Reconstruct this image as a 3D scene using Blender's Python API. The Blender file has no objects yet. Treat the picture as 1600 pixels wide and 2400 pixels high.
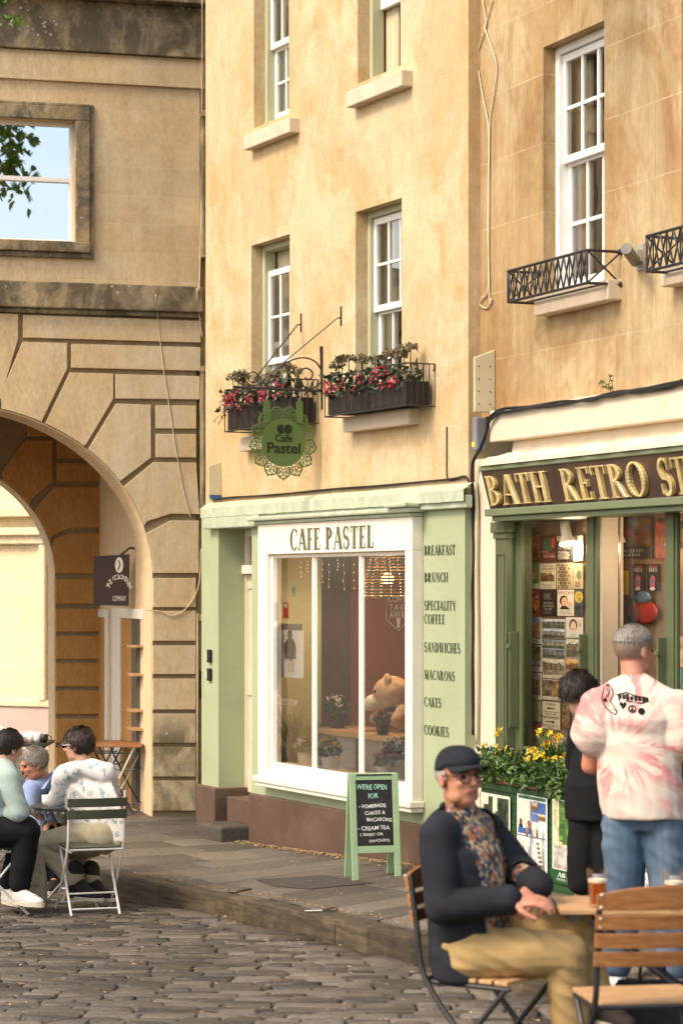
import bpy, bmesh, math, random
from mathutils import Vector, Matrix, Euler, noise
R = math.radians
rnd = random.Random(7)
scn = bpy.context.scene
COL = scn.collection

# ------------------------------------------------------------------ camera, sky, sun, exposure
ZC = 2.1                      # eye height
FPX, CX, HY = 5667.0, 800.0, 1375.0
cam = bpy.data.cameras.new('camera')
camo = bpy.data.objects.new('camera', cam); COL.objects.link(camo)
camo.location = (0, 0, ZC); camo.rotation_euler = (R(90), 0, 0)
cam.sensor_fit = 'VERTICAL'; cam.sensor_width = 24; cam.sensor_height = 36; cam.lens = 85.0
cam.shift_y = (HY - 1200) / 2400.0
cam.clip_start = 0.1; cam.clip_end = 2000
cam.dof.use_dof = True; cam.dof.focus_distance = 16.6; cam.dof.aperture_fstop = 3.4
scn.camera = camo
SUN_TO = Vector((-0.76, -0.54, 1.0)).normalized()      # direction towards the sun
w = bpy.data.worlds.new('World'); scn.world = w; w.use_nodes = True
wn = w.node_tree.nodes; wl = w.node_tree.links
sky = wn.new('ShaderNodeTexSky'); sky.sky_type = 'NISHITA'; sky.sun_disc = False
sky.sun_elevation = math.asin(SUN_TO.z); sky.sun_rotation = math.atan2(SUN_TO.x, SUN_TO.y)
sky.dust_density = 3.0; sky.ozone_density = 0.6; sky.air_density = 1.0
wt = wn.new('ShaderNodeMix'); wt.data_type = 'RGBA'; wt.blend_type = 'MULTIPLY'; wt.inputs[0].default_value = 1.0; wt.inputs[7].default_value = (1.0, 0.96, 0.90, 1)
wl.new(sky.outputs[0], wt.inputs[6]); wl.new(wt.outputs[2], wn['Background'].inputs[0]); wn['Background'].inputs[1].default_value = 0.15
sl = bpy.data.lights.new('sun', 'SUN'); sl.energy = 1.3; sl.angle = R(15); sl.color = (1.0, 0.86, 0.67)
so = bpy.data.objects.new('sun', sl); COL.objects.link(so)
so.rotation_euler = SUN_TO.to_track_quat('Z', 'Y').to_euler()
scn.view_settings.view_transform = 'Standard'; scn.view_settings.look = 'None'
scn.view_settings.exposure = 1.2; scn.view_settings.gamma = 1.0
scn.cycles.max_bounces = 8; scn.cycles.transparent_max_bounces = 16
scn.cycles.sample_clamp_indirect = 4.0

# ------------------------------------------------------------------ helpers
def lin(c):
    return tuple(((v/255.0)/12.92 if v/255.0 <= 0.04045 else ((v/255.0+0.055)/1.055)**2.4) for v in c)

class NT:
    def __init__(s, m):
        s.t = m.node_tree; s.n = s.t.nodes; s.l = s.t.links; s.b = s.n['Principled BSDF']
    def node(s, typ, **kw):
        n = s.n.new(typ)
        for k, v in kw.items(): setattr(n, k, v)
        return n
    def link(s, a, b): s.l.new(a, b)
    def coord(s, which='Object'):
        return s.node('ShaderNodeTexCoord').outputs[which]
    def mapping(s, vec, scale=(1,1,1), loc=(0,0,0), rot=(0,0,0)):
        m = s.node('ShaderNodeMapping'); s.link(vec, m.inputs[0])
        m.inputs['Scale'].default_value = scale; m.inputs['Location'].default_value = loc; m.inputs['Rotation'].default_value = rot
        return m.outputs[0]
    def noise(s, vec, scale, detail=4, rough=0.55, dist=0.0):
        n = s.node('ShaderNodeTexNoise'); s.link(vec, n.inputs['Vector'])
        n.inputs['Scale'].default_value = scale; n.inputs['Detail'].default_value = detail
        n.inputs['Roughness'].default_value = rough; n.inputs['Distortion'].default_value = dist
        return n.outputs[0]
    def ramp(s, fac, stops):
        r = s.node('ShaderNodeValToRGB'); s.link(fac, r.inputs[0]); e = r.color_ramp.elements
        while len(e) < len(stops): e.new(0.5)
        for i, (p, c) in enumerate(stops):
            e[i].position = p; e[i].color = (c, c, c, 1) if not hasattr(c, '__len__') else (*c[:3], 1)
        return r.outputs[0]
    def mix(s, fac, a, b, mode='MIX'):
        m = s.node('ShaderNodeMix', data_type='RGBA', blend_type=mode)
        for inp, v in ((m.inputs[0], fac), (m.inputs[6], a), (m.inputs[7], b)):
            if hasattr(v, 'default_value') or hasattr(v, 'is_linked'): s.link(v, inp)
            elif hasattr(v, '__len__'): inp.default_value = (*v[:3], 1)
            else: inp.default_value = v
        return m.outputs[2]
    def math(s, op, a, b=0.0, c=None):
        m = s.node('ShaderNodeMath', operation=op)
        for i, v in enumerate((a, b) if c is None else (a, b, c)):
            if hasattr(v, 'is_linked'): s.link(v, m.inputs[i])
            else: m.inputs[i].default_value = v
        return m.outputs[0]
    def sep(s, vec):
        n = s.node('ShaderNodeSeparateXYZ'); s.link(vec, n.inputs[0]); return n.outputs
    def comb(s, x, y, z=0.0):
        n = s.node('ShaderNodeCombineXYZ')
        for i, v in enumerate((x, y, z)):
            if hasattr(v, 'is_linked'): s.link(v, n.inputs[i])
            else: n.inputs[i].default_value = v
        return n.outputs[0]
    def bump(s, h, strength=0.3, dist=0.01, normal=None):
        b = s.node('ShaderNodeBump'); s.link(h, b.inputs['Height'])
        b.inputs['Strength'].default_value = strength; b.inputs['Distance'].default_value = dist
        if normal is not None: s.link(normal, b.inputs['Normal'])
        s.link(b.outputs[0], s.b.inputs['Normal']); return b.outputs[0]

def newmat(name):
    m = bpy.data.materials.new(name); m.use_nodes = True
    return m, NT(m)

_mc = {}
def M(name, col, rough=0.6, var=0.12, scale=6.0, bump=0.0, bscale=60.0, metal=0.0, spec=0.35, dirt=None, dirt_amt=0.4, dirt_scale=3.0, stretch=(1,1,1)):
    """plain paint / cloth / metal with uneven tone, fine bump and optional patches of dirt or painted highlight"""
    if name in _mc: return _mc[name]
    m, t = newmat(name); _mc[name] = m
    v = t.mapping(t.coord(), scale=stretch)
    n = t.noise(v, scale, 5)
    lo = tuple(c*(1-var) for c in col); hi = tuple(min(1, c*(1+var)) for c in col)
    c = t.ramp(n, [(0.3, lo), (0.7, hi)])
    if dirt is not None:
        d = t.ramp(t.noise(v, dirt_scale, 6, 0.65, 0.4), [(0.5, 0.0), (0.72, dirt_amt)])
        c = t.mix(d, c, dirt)
    t.link(c, t.b.inputs['Base Color'])
    t.b.inputs['Roughness'].default_value = rough; t.b.inputs['Metallic'].default_value = metal
    t.b.inputs['Specular IOR Level'].default_value = spec
    if bump: t.bump(t.noise(v, bscale, 4), bump, 0.006)
    return m

def emit(name, col, strength):
    if name in _mc: return _mc[name]
    m, t = newmat(name); _mc[name] = m
    t.b.inputs['Base Color'].default_value = (*col, 1)
    t.b.inputs['Emission Color'].default_value = (*col, 1); t.b.inputs['Emission Strength'].default_value = strength
    return m

def glassmat(name, tint=(0.93, 0.95, 0.93), refl=1.0, wob=0.0, f0=1.5):
    if name in _mc: return _mc[name]
    m, t = newmat(name); _mc[name] = m
    out = t.n['Material Output']
    tr = t.node('ShaderNodeBsdfTransparent'); tr.inputs[0].default_value = (*tint, 1)
    gl = t.node('ShaderNodeBsdfGlossy'); gl.inputs['Roughness'].default_value = 0.0
    fr = t.node('ShaderNodeFresnel'); fr.inputs[0].default_value = f0
    f = t.math('MULTIPLY', fr.outputs[0], refl)
    if wob:
        b = t.node('ShaderNodeBump'); b.inputs['Strength'].default_value = wob; b.inputs['Distance'].default_value = 0.02
        t.link(t.noise(t.coord(), 2.2, 2), b.inputs['Height']); t.link(b.outputs[0], gl.inputs['Normal'])
    mx = t.node('ShaderNodeMixShader'); t.link(f, mx.inputs[0]); t.link(tr.outputs[0], mx.inputs[1]); t.link(gl.outputs[0], mx.inputs[2])
    t.link(mx.outputs[0], out.inputs[0])
    return m

class MB:
    """collects shapes, then links them as one mesh object"""
    def __init__(s): s.v = []; s.f = []; s.m = []; s.mi = 0
    def add(s, verts, faces):
        o = len(s.v); s.v += [tuple(p) for p in verts]
        s.f += [tuple(i+o for i in f) for f in faces]; s.m += [s.mi]*len(faces); return s
    def box(s, x0, x1, y0, y1, z0, z1):
        x0, x1 = min(x0, x1), max(x0, x1); y0, y1 = min(y0, y1), max(y0, y1); z0, z1 = min(z0, z1), max(z0, z1)
        return s.add([(x0,y0,z0),(x1,y0,z0),(x1,y1,z0),(x0,y1,z0),(x0,y0,z1),(x1,y0,z1),(x1,y1,z1),(x0,y1,z1)],
              [(3,2,1,0),(4,5,6,7),(0,1,5,4),(1,2,6,5),(2,3,7,6),(3,0,4,7)])
    def hexa(s, p):      # 8 points, bottom ring then top ring
        return s.add(p, [(3,2,1,0),(4,5,6,7),(0,1,5,4),(1,2,6,5),(2,3,7,6),(3,0,4,7)])
    def bar(s, a, b, w, d=None, up=(0,0,1)):
        """rectangular bar from a to b"""
        a, b = Vector(a), Vector(b); d = w if d is None else d
        t = (b-a).normalized(); u = Vector(up)
        if abs(t.dot(u)) > 0.95: u = Vector((0,1,0)) if abs(t.y) < 0.9 else Vector((1,0,0))
        x = t.cross(u).normalized(); y = x.cross(t).normalized()
        p = []
        for c in (a, b):
            for sx, sy in ((-1,-1),(1,-1),(1,1),(-1,1)): p.append(c + x*sx*w/2 + y*sy*d/2)
        return s.hexa(p)
    def prism(s, poly, y0, y1):
        """polygon in x,z extruded along y"""
        n = len(poly)
        ar = sum(poly[i][0]*poly[(i+1)%n][1]-poly[(i+1)%n][0]*poly[i][1] for i in range(n))
        if ar < 0: poly = poly[::-1]
        v = [(x, y0, z) for x, z in poly] + [(x, y1, z) for x, z in poly]
        f = [tuple(range(n)), tuple(range(2*n-1, n-1, -1))]
        f += [(i, i+n, (i+1) % n + n, (i+1) % n) for i in range(n)]
        return s.add(v, f)
    def tube(s, path, r, n=8, cap=True, ry=None):
        P = [Vector(p) for p in path]; k = len(P)
        rr = r if hasattr(r, '__len__') else [r]*k
        v = []; fr = None
        for i in range(k):
            t = (P[min(i+1, k-1)] - P[max(i-1, 0)])
            t = t.normalized() if t.length > 1e-9 else Vector((0,0,1))
            if fr is None:
                u = Vector((0,0,1)) if abs(t.z) < 0.9 else Vector((1,0,0))
                fr = t.cross(u).normalized()
            else:
                fr = (fr - t*fr.dot(t)); fr = fr.normalized() if fr.length > 1e-6 else t.orthogonal().normalized()
            b = t.cross(fr)
            for j in range(n):
                a = 2*math.pi*j/n
                v.append(P[i] + (fr*math.cos(a) + b*math.sin(a)*(ry or 1))*rr[i])
        f = [(i*n+j, i*n+(j+1) % n, (i+1)*n+(j+1) % n, (i+1)*n+j) for i in range(k-1) for j in range(n)]
        if cap: f += [tuple(range(n))[::-1], tuple((k-1)*n+j for j in range(n))]
        return s.add(v, f)
    def lathe(s, prof, c=(0,0,0), n=20, sx=1, sy=1):
        v = []; f = []; k = len(prof)
        for r, z in prof:
            for j in range(n):
                a = 2*math.pi*j/n; v.append((c[0]+r*sx*math.cos(a), c[1]+r*sy*math.sin(a), c[2]+z))
        for i in range(k-1):
            for j in range(n): f.append((i*n+j, i*n+(j+1) % n, (i+1)*n+(j+1) % n, (i+1)*n+j))
        f.append(tuple(range(n))[::-1]); f.append(tuple((k-1)*n+j for j in range(n)))
        return s.add(v, f)
    def ball(s, c, rx, ry=None, rz=None, n=14, m=9, rot=None):
        ry = rx if ry is None else ry; rz = rx if rz is None else rz
        v = []; c = Vector(c)
        def P(x, y, z):
            q = Vector((x*rx, y*ry, z*rz))
            if rot is not None: q = rot @ q
            return c + q
        v.append(P(0,0,-1))
        for i in range(1, m):
            a = -math.pi/2 + math.pi*i/m
            for j in range(n):
                b = 2*math.pi*j/n; v.append(P(math.cos(a)*math.cos(b), math.cos(a)*math.sin(b), math.sin(a)))
        v.append(P(0,0,1)); f = []
        for j in range(n): f.append((0, 1+(j+1) % n, 1+j))
        for i in range(m-2):
            for j in range(n): f.append((1+i*n+j, 1+i*n+(j+1) % n, 1+(i+1)*n+(j+1) % n, 1+(i+1)*n+j))
        L = len(v)-1
        for j in range(n): f.append((L, 1+(m-2)*n+j, 1+(m-2)*n+(j+1) % n))
        return s.add(v, f)
    def quad(s, a, b, c, d): return s.add([a,b,c,d], [(0,1,2,3)])
    def mesh(s, mb2, mat=None):
        vs = s.v if False else mb2.v
        vv = [mat @ Vector(p) for p in vs] if mat is not None else vs
        o = len(s.v); s.v += [tuple(p) for p in vv]; s.f += [tuple(i+o for i in f) for f in mb2.f]; s.m += [s.mi]*len(mb2.f); return s
    def build(s, name, mats, parent=None, loc=None, rot=0.0, smooth=False, bevel=0.0, segs=2):
        me = bpy.data.meshes.new(name); me.from_pydata(s.v, [], s.f)
        mats = mats if isinstance(mats, (list, tuple)) else [mats]
        for m in mats: me.materials.append(m)
        if len(mats) > 1: me.polygons.foreach_set('material_index', s.m)
        if smooth: me.polygons.foreach_set('use_smooth', [True]*len(s.f))
        me.update()
        o = bpy.data.objects.new(name, me); COL.objects.link(o)
        if parent is not None: o.parent = parent
        if loc is not None: o.location = loc
        if rot: o.rotation_euler = (0, 0, rot)
        if bevel:
            b = o.modifiers.new('bevel', 'BEVEL'); b.width = bevel; b.segments = segs; b.limit_method = 'ANGLE'; b.angle_limit = R(40)
        return o

def tag(o, label=None, cat=None, group=None, kind=None):
    if label: o['label'] = label
    if cat: o['category'] = cat
    if group: o['group'] = group
    if kind: o['kind'] = kind
    return o
def empty(name, loc=(0,0,0), rot=0.0, parent=None):
    o = bpy.data.objects.new(name, None); COL.objects.link(o); o.location = loc; o.rotation_euler = (0,0,rot)
    o.empty_display_size = 0.1
    if parent is not None: o.parent = parent
    return o
def thing(name, label, cat, loc=(0,0,0), rot=0.0, group=None):
    return tag(empty(name, loc, rot), label, cat, group)
def kids(o): return [c for c in bpy.data.objects if c.parent == o]
def copy_tree(o, parent=None):
    c = o.copy(); COL.objects.link(c)
    if parent is not None: c.parent = parent
    for ch in kids(o): copy_tree(ch, c)
    return c

class Frame:
    """an upright plane: local x runs along it to the right, local y goes into it, z up"""
    def __init__(s, X, Y, deg):
        s.O = Vector((X, Y)); s.a = R(deg); s.u = Vector((math.cos(s.a), math.sin(s.a))); s.w = Vector((-math.sin(s.a), math.cos(s.a)))
    def at(s, px, py, d=0.0):
        a = (px-CX)/FPX; o = s.O + s.w*d
        t = (a*o.y - o.x)/(s.u.x - a*s.u.y); Y = o.y + t*s.u.y
        return t, ZC - (py-HY)/FPX*Y
    def x(s, px, d=0.0): return s.at(px, 0, d)[0]
    def pt(s, x, y, z):
        p = s.O + s.u*x + s.w*y; return Vector((p.x, p.y, z))
    def loc(s): return (s.O.x, s.O.y, 0)
    def thing(s, name, label, cat, x, y, z, group=None):
        return thing(name, label, cat, s.pt(x, y, z), s.a, group)
def ray(px, py, Y): return Vector(((px-CX)/FPX*Y, Y, ZC-(py-HY)/FPX*Y))

CAFE = Frame(0.279, 18.2, -63.7)
SHOP = Frame(0.995, 16.96, -67.5)
ARCH = Frame(-1.35, 22.5, 15.0)
def road_z(x, y): return ZC - 2.02 - 0.035*(max(y, 4)-10) if y < 24 else ZC - 2.51
def pave_z(x, y): return ZC + max(-2.01 + 0.0845*(x-0.6) - 0.0033*(y-17.55), -2.13)

def text_mesh(body, size, align='CENTER', bold=0.0):
    cu = bpy.data.curves.new('tmp', 'FONT'); cu.body = body; cu.size = size; cu.align_x = align; cu.align_y = 'CENTER'
    cu.resolution_u = 3; cu.offset = bold
    o = bpy.data.objects.new('tmp', cu); COL.objects.link(o)
    me = bpy.data.meshes.new_from_object(o.evaluated_get(bpy.context.evaluated_depsgraph_get()))
    vs = [tuple(v.co) for v in me.vertices]; fs = [tuple(p.vertices) for p in me.polygons]
    bpy.data.objects.remove(o); bpy.data.curves.remove(cu); bpy.data.meshes.remove(me)
    return vs, fs
def add_text(mb, body, cx, cz, y, h, width=None, align='CENTER', shear=0.0, jitter=0.0, rot=0.0, bold=0.0):
    """flat sans lettering in x,z at depth y; h = cap height"""
    vs, fs = text_mesh(body, h*1.38, align, bold*h)
    if not vs: return
    if width:
        w0 = max(v[0] for v in vs)-min(v[0] for v in vs); k = width/w0
    else: k = 1
    out = []
    for v in vs:
        X = v[0]*k + shear*v[1]; Z = v[1]
        if jitter: X += jitter*math.sin(v[0]*70+cz*50); Z += jitter*math.sin(v[0]*41+1+cx*30)
        c, s_ = math.cos(rot), math.sin(rot)
        out.append((cx + X*c - Z*s_, y, cz + X*s_ + Z*c))
    mb.add(out, fs)

# serif capitals drawn from strokes: each stroke is a list of quads in a unit-high box
def _arc(cx, cy, rx, ry, a0, a1, tx, ty, n=14):
    q = []
    for i in range(n):
        p = []
        for a in (a0+(a1-a0)*i/n, a0+(a1-a0)*(i+1)/n):
            c, s_ = math.cos(R(a)), math.sin(R(a))
            p += [(cx+rx*c, cy+ry*s_), (cx+(rx-tx)*c, cy+(ry-ty)*s_)]
        q.append((p[0], p[2], p[3], p[1]))
    return q
def _bx(x0, x1, y0, y1): return [((x0,y0),(x1,y0),(x1,y1),(x0,y1))]
def _dg(x0, y0, x1, y1, t): return [((x0-t/2,y0),(x0+t/2,y0),(x1+t/2,y1),(x1-t/2,y1))]
def _st(x, t, y0=0.0, y1=1.0, sf=0.07, b=True, tp=True):
    o = [_bx(x-t/2, x+t/2, y0, y1)]
    if b: o.append(_bx(x-t/2-sf, x+t/2+sf, y0, y0+0.045))
    if tp: o.append(_bx(x-t/2-sf, x+t/2+sf, y1-0.045, y1))
    return o
def glyph(ch, t=0.17):
    h = 0.06
    if ch == 'A': return 0.86, [_dg(0.10,0,0.42,1,0.07), _dg(0.74,0,0.44,1,t+0.02), _bx(0.2,0.62,0.30,0.36), _bx(0,0.22,0,0.045), _bx(0.56,0.90,0,0.045)]
    if ch == 'B': return 0.72, _st(0.18,t) + [_arc(0.2,0.755,0.38,0.245,-90,90,t,h), _arc(0.2,0.27,0.46,0.27,-90,90,t+0.02,h)]
    if ch == 'C': return 0.74, [_arc(0.42,0.5,0.42,0.515,48,312,t,h,22), _bx(0.66,0.71,0.66,0.98), _bx(0.66,0.70,0.10,0.24)]
    if ch == 'D': return 0.82, _st(0.18,t) + [_arc(0.2,0.5,0.56,0.5,-90,90,t+0.01,h,18)]
    if ch == 'E': return 0.66, _st(0.18,t,sf=0.08) + [_bx(0.2,0.58,0,h), _bx(0.2,0.56,1-h,1), _bx(0.2,0.46,0.48,0.54), _bx(0.55,0.60,0,0.25), _bx(0.52,0.57,0.78,1), _bx(0.42,0.46,0.40,0.62)]
    if ch == 'F': return 0.60, _st(0.18,t,sf=0.08) + [_bx(0.2,0.55,1-h,1), _bx(0.2,0.44,0.46,0.52), _bx(0.51,0.56,0.77,1), _bx(0.40,0.44,0.38,0.60)]
    if ch == 'G': return 0.82, [_arc(0.42,0.5,0.42,0.515,48,312,t,h,22), _bx(0.66,0.71,0.66,0.98), _bx(0.58,0.73,0.06,0.44), _bx(0.52,0.80,0.40,0.445)]
    if ch == 'H': return 0.86, _st(0.18,t) + _st(0.68,t) + [_bx(0.2,0.66,0.48,0.54)]
    if ch == 'I': return 0.36, _st(0.18,t)
    if ch == 'K': return 0.80, _st(0.18,t) + [_dg(0.24,0.40,0.62,0.98,0.07), _dg(0.66,0,0.38,0.58,t), _bx(0.50,0.74,0.955,1), _bx(0.54,0.80,0,0.045)]
    if ch == 'L': return 0.62, _st(0.18,t) + [_bx(0.2,0.56,0,h), _bx(0.53,0.58,0,0.28)]
    if ch == 'M': return 1.00, _st(0.14,0.07) + _st(0.82,t) + [_dg(0.20,1,0.47,0.05,t), _dg(0.78,1,0.48,0.05,0.06)]
    if ch == 'N': return 0.86, _st(0.14,0.07) + _st(0.72,0.07,b=False) + [_dg(0.17,1,0.70,0,t)]
    if ch == 'O': return 0.88, [_arc(0.43,0.5,0.43,0.515,0,360,t,h,28)]
    if ch == 'P': return 0.66, _st(0.18,t) + [_arc(0.2,0.73,0.42,0.27,-90,90,t,h)]
    if ch == 'R': return 0.80, _st(0.18,t) + [_arc(0.2,0.74,0.40,0.26,-90,90,t,h), _dg(0.66,0,0.36,0.5,t), _bx(0.56,0.80,0,0.045)]
    if ch == 'S':
        P = [(0.30+0.21*math.cos(R(a)), 0.74+0.245*math.sin(R(a))) for a in range(30, 241, 15)] + \
            [(0.30+0.22*math.cos(R(a)), 0.265+0.25*math.sin(R(a))) for a in range(60, -151, -15)]
        n = len(P); q = []; pr = None
        for i in range(n):
            a = Vector(P[max(i-1,0)]); b = Vector(P[min(i+1,n-1)]); d = (b-a).normalized(); nn = Vector((-d.y, d.x))
            u = i/(n-1); wd = 0.035 + 0.06*max(0, 1-abs(u-0.5)*2.6)
            c = Vector(P[i]); pr2 = (tuple(c+nn*wd), tuple(c-nn*wd))
            if pr: q.append((pr[0], pr2[0], pr2[1], pr[1]))
            pr = pr2
        return 0.62, [q, _bx(0.47,0.52,0.68,0.97), _bx(0.07,0.12,0.03,0.32)]
    if ch == 'T': return 0.72, _st(0.36,t,tp=False,sf=0.09) + [_bx(0.03,0.69,1-h,1), _bx(0.02,0.07,0.72,1), _bx(0.65,0.70,0.72,1)]
    if ch == 'U': return 0.84, [_bx(0.10,0.10+t,0.3,1), _bx(0.64,0.71,0.3,1), _arc(0.405,0.3,0.305,0.31,180,360,t*0.8,h), _bx(0.02,0.36,0.955,1), _bx(0.55,0.80,0.955,1)]
    if ch == 'W': return 1.16, [_dg(0.12,1,0.34,0,t), _dg(0.56,1,0.36,0,0.06), _dg(0.52,1,0.76,0,t), _dg(1.02,1,0.78,0,0.06), _bx(0,0.26,0.955,1), _bx(0.42,0.66,0.955,1), _bx(0.92,1.12,0.955,1)]
    if ch == 'Y': return 0.80, [_dg(0.12,1,0.40,0.42,t), _dg(0.70,1,0.42,0.42,0.06), _bx(0.32,0.32+t,0,0.46), _bx(0.24,0.56,0,0.045), _bx(0,0.28,0.955,1), _bx(0.58,0.80,0.955,1)]
    return 0.36, []
def serif(mb, text, x0, x1, z0, z1, y, depth=0.0, bold=0.17, skew=0.0):
    """serif capitals between x0..x1, z0..z1 standing 'depth' out of plane y (y grows inwards)"""
    tot = sum(glyph(c)[0] + 0.07 for c in text) - 0.07
    k = (x1-x0)/tot; hz = z1-z0; x = x0; nn = 0
    for c in text:
        wd, strokes = glyph(c, bold)
        for st in strokes:
            nn += 1
            yy = y - depth - (nn % 7)*0.0004
            for q in st:
                p = [(x+a*k, z0+b*hz) for a, b in q]
                ar = sum(p[i][0]*p[(i+1) % 4][1]-p[(i+1) % 4][0]*p[i][1] for i in range(4))
                if ar < 0: p = p[::-1]
                if depth > 0:
                    v = [(a, yy, b) for a, b in p] + [(a, y, b) for a, b in p]
                    mb.add(v, [(0,1,2,3)] + [(i, i+4, (i+1) % 4+4, (i+1) % 4) for i in range(4)])
                else: mb.add([(a, yy, b) for a, b in p], [(0,1,2,3)])
        x += (wd + 0.07)*k
# ------------------------------------------------------------------ stone, paint and ground materials
def stone(name, base, warm, course=0.32, block=0.75, joint=(0.60,0.50,0.34), joint_amt=0.35, stain_amt=0.5, soot=None, soot_z=None, var=0.10, off=(0,0), streak=0.5, rough=0.85, light=None, light_amt=0.5, pscale=1.3):
    """ashlar limestone: thin pale joints, ochre staining, vertical run marks, optional soot bands in local z"""
    m, t = newmat(name)
    co = t.coord(); x, y, z = t.sep(co)
    uv = t.comb(t.math('ADD', x, off[0]), t.math('ADD', z, off[1]), 0)
    n1 = t.noise(co, 1.1, 6, 0.62, 0.6)
    c = t.mix(t.ramp(n1, [(0.42, 0.0), (0.72, stain_amt)]), base, warm)
    if light is not None:
        pn = t.noise(t.mapping(co, scale=(1.0,1.0,0.8), loc=(7,3,1)), pscale, 7, 0.68, 1.1)
        c = t.mix(t.ramp(pn, [(0.46, 0.0), (0.60, light_amt)]), c, light)
        pn2 = t.noise(t.mapping(co, scale=(1.0,1.0,0.7), loc=(2,9,4)), pscale*2.2, 7, 0.7, 1.6)
        c = t.mix(t.ramp(pn2, [(0.55, 0.0), (0.70, stain_amt*0.8)]), c, warm)
    st = t.mapping(co, scale=(5.0, 5.0, 0.55))
    n2 = t.noise(st, 1.3, 6, 0.6, 0.3)
    c = t.mix(t.ramp(n2, [(0.45, 0.0), (0.75, streak)]), c, tuple(a*0.86 for a in warm))
    br = t.node('ShaderNodeTexBrick'); t.link(uv, br.inputs['Vector'])
    br.offset = 0.5; br.inputs['Scale'].default_value = 1.0
    br.inputs['Color1'].default_value = (1-var,)*3 + (1,); br.inputs['Color2'].default_value = (1+var*0.6,)*3 + (1,)
    br.inputs['Mortar'].default_value = (1,1,1,1)
    br.inputs['Mortar Size'].default_value = 0.004; br.inputs['Mortar Smooth'].default_value = 0.2
    br.inputs['Brick Width'].default_value = block; br.inputs['Row Height'].default_value = course
    c = t.mix(1.0, c, br.outputs['Color'], 'MULTIPLY')
    brk = t.ramp(t.noise(co, 2.6, 3), [(0.4, 0.25), (0.62, 1.0)])
    c = t.mix(t.math('MULTIPLY', t.math('MULTIPLY', br.outputs['Fac'], joint_amt), brk), c, joint)
    fine = t.noise(t.mapping(co, scale=(1,1,0.35)), 42, 5, 0.7)
    mot = t.noise(t.mapping(co, scale=(1,1,0.6), loc=(3,1,8)), 8.5, 9, 0.78, 0.5)
    c = t.mix(1.0, c, t.ramp(mot, [(0.28, 0.84), (0.50, 1.0), (0.72, 1.10)]), 'MULTIPLY')
    pit = t.noise(co, 95, 3, 0.6)
    c = t.mix(t.ramp(pit, [(0.66, 0.0), (0.74, 0.45)]), c, tuple(a*0.5 for a in warm))
    scr = t.noise(t.mapping(co, scale=(9,9,1.1), rot=(0,0.5,0)), 3.0, 6, 0.7, 0.8)
    c = t.mix(t.ramp(scr, [(0.62, 0.0), (0.70, 0.35)]), c, tuple(a*0.72 for a in warm))
    c = t.mix(1.0, c, t.ramp(fine, [(0.25, 0.82), (0.75, 1.09)]), 'MULTIPLY')
    if soot_z:
        for (z0, z1, amt) in soot_z:
            a = t.math('SMOOTH_MIN', t.math('MULTIPLY', t.math('SUBTRACT', z, z0), 1.0/(0.08)), 1.0, 0.1)
            b = t.math('SMOOTH_MIN', t.math('MULTIPLY', t.math('SUBTRACT', z1, z), 1.0/(0.25)), 1.0, 0.1)
            band = t.math('MAXIMUM', t.math('MINIMUM', a, b), 0.0)
            nn = t.ramp(t.noise(t.mapping(co, scale=(2.2,2.2,1.3)), 1.6, 7, 0.7, 0.5), [(0.36, 0.0), (0.58, amt)])
            c = t.mix(t.math('MULTIPLY', band, nn), c, soot)
            vo = t.node('ShaderNodeTexVoronoi'); t.link(co, vo.inputs['Vector']); vo.inputs['Scale'].default_value = 16
            sp = t.ramp(vo.outputs['Distance'], [(0.16, 1.0), (0.26, 0.0)])
            pm = t.ramp(t.noise(co, 2.4, 3), [(0.50, 0.0), (0.60, 0.8)])
            c = t.mix(t.math('MULTIPLY', t.math('MULTIPLY', sp, pm), t.math('MULTIPLY', band, nn)), c, (0.55,0.52,0.46))
    t.link(c, t.b.inputs['Base Color']); t.b.inputs['Roughness'].default_value = rough
    t.b.inputs['Specular IOR Level'].default_value = 0.2
    hgt = t.math('ADD', t.math('MULTIPLY', fine, 0.5), t.math('MULTIPLY', br.outputs['Fac'], -0.5))
    t.bump(t.math('ADD', hgt, t.math('MULTIPLY', mot, 0.8)), 0.5, 0.008)
    return m
SOOT = (0.085, 0.07, 0.05)
m_cafe = stone('cafe_stone', (0.555,0.415,0.235), (0.48,0.285,0.095), course=0.36, block=0.82, joint=(0.66,0.56,0.40), joint_amt=0.30, stain_amt=0.60, var=0.03, streak=0.25, light=(0.63,0.515,0.335), light_amt=0.75)
m_shop = stone('shop_stone', (0.43,0.30,0.148), (0.29,0.145,0.045), course=0.46, block=0.95, joint=(0.62,0.50,0.32), joint_amt=0.65, stain_amt=0.95, var=0.07, streak=0.55, light=(0.51,0.395,0.23), light_amt=0.85, pscale=0.9)
m_arch = stone('arch_stone', (0.60,0.475,0.29), (0.50,0.33,0.14), course=0.262, block=0.64, joint=(0.58,0.50,0.35), joint_amt=0.45, stain_amt=0.6, var=0.10, soot=SOOT, streak=0.35, off=(0.2,0.05))
m_archblk = stone('arch_block_stone', (0.60,0.47,0.28), (0.52,0.34,0.145), course=9.0, block=9.0, joint_amt=0.0, stain_amt=0.55, var=0.0, streak=0.35, light=(0.58,0.50,0.35), light_amt=0.6, soot=(0.055,0.05,0.018), soot_z=[(ZC-2.3, ZC-1.15, 0.75)])
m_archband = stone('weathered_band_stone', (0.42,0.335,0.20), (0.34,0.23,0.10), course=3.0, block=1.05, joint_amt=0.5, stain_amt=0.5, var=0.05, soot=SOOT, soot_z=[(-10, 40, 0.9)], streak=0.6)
m_groove = stone('joint_stone', (0.33,0.25,0.145), (0.27,0.18,0.085), course=9, block=9, joint_amt=0, stain_amt=0.5, var=0)
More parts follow.
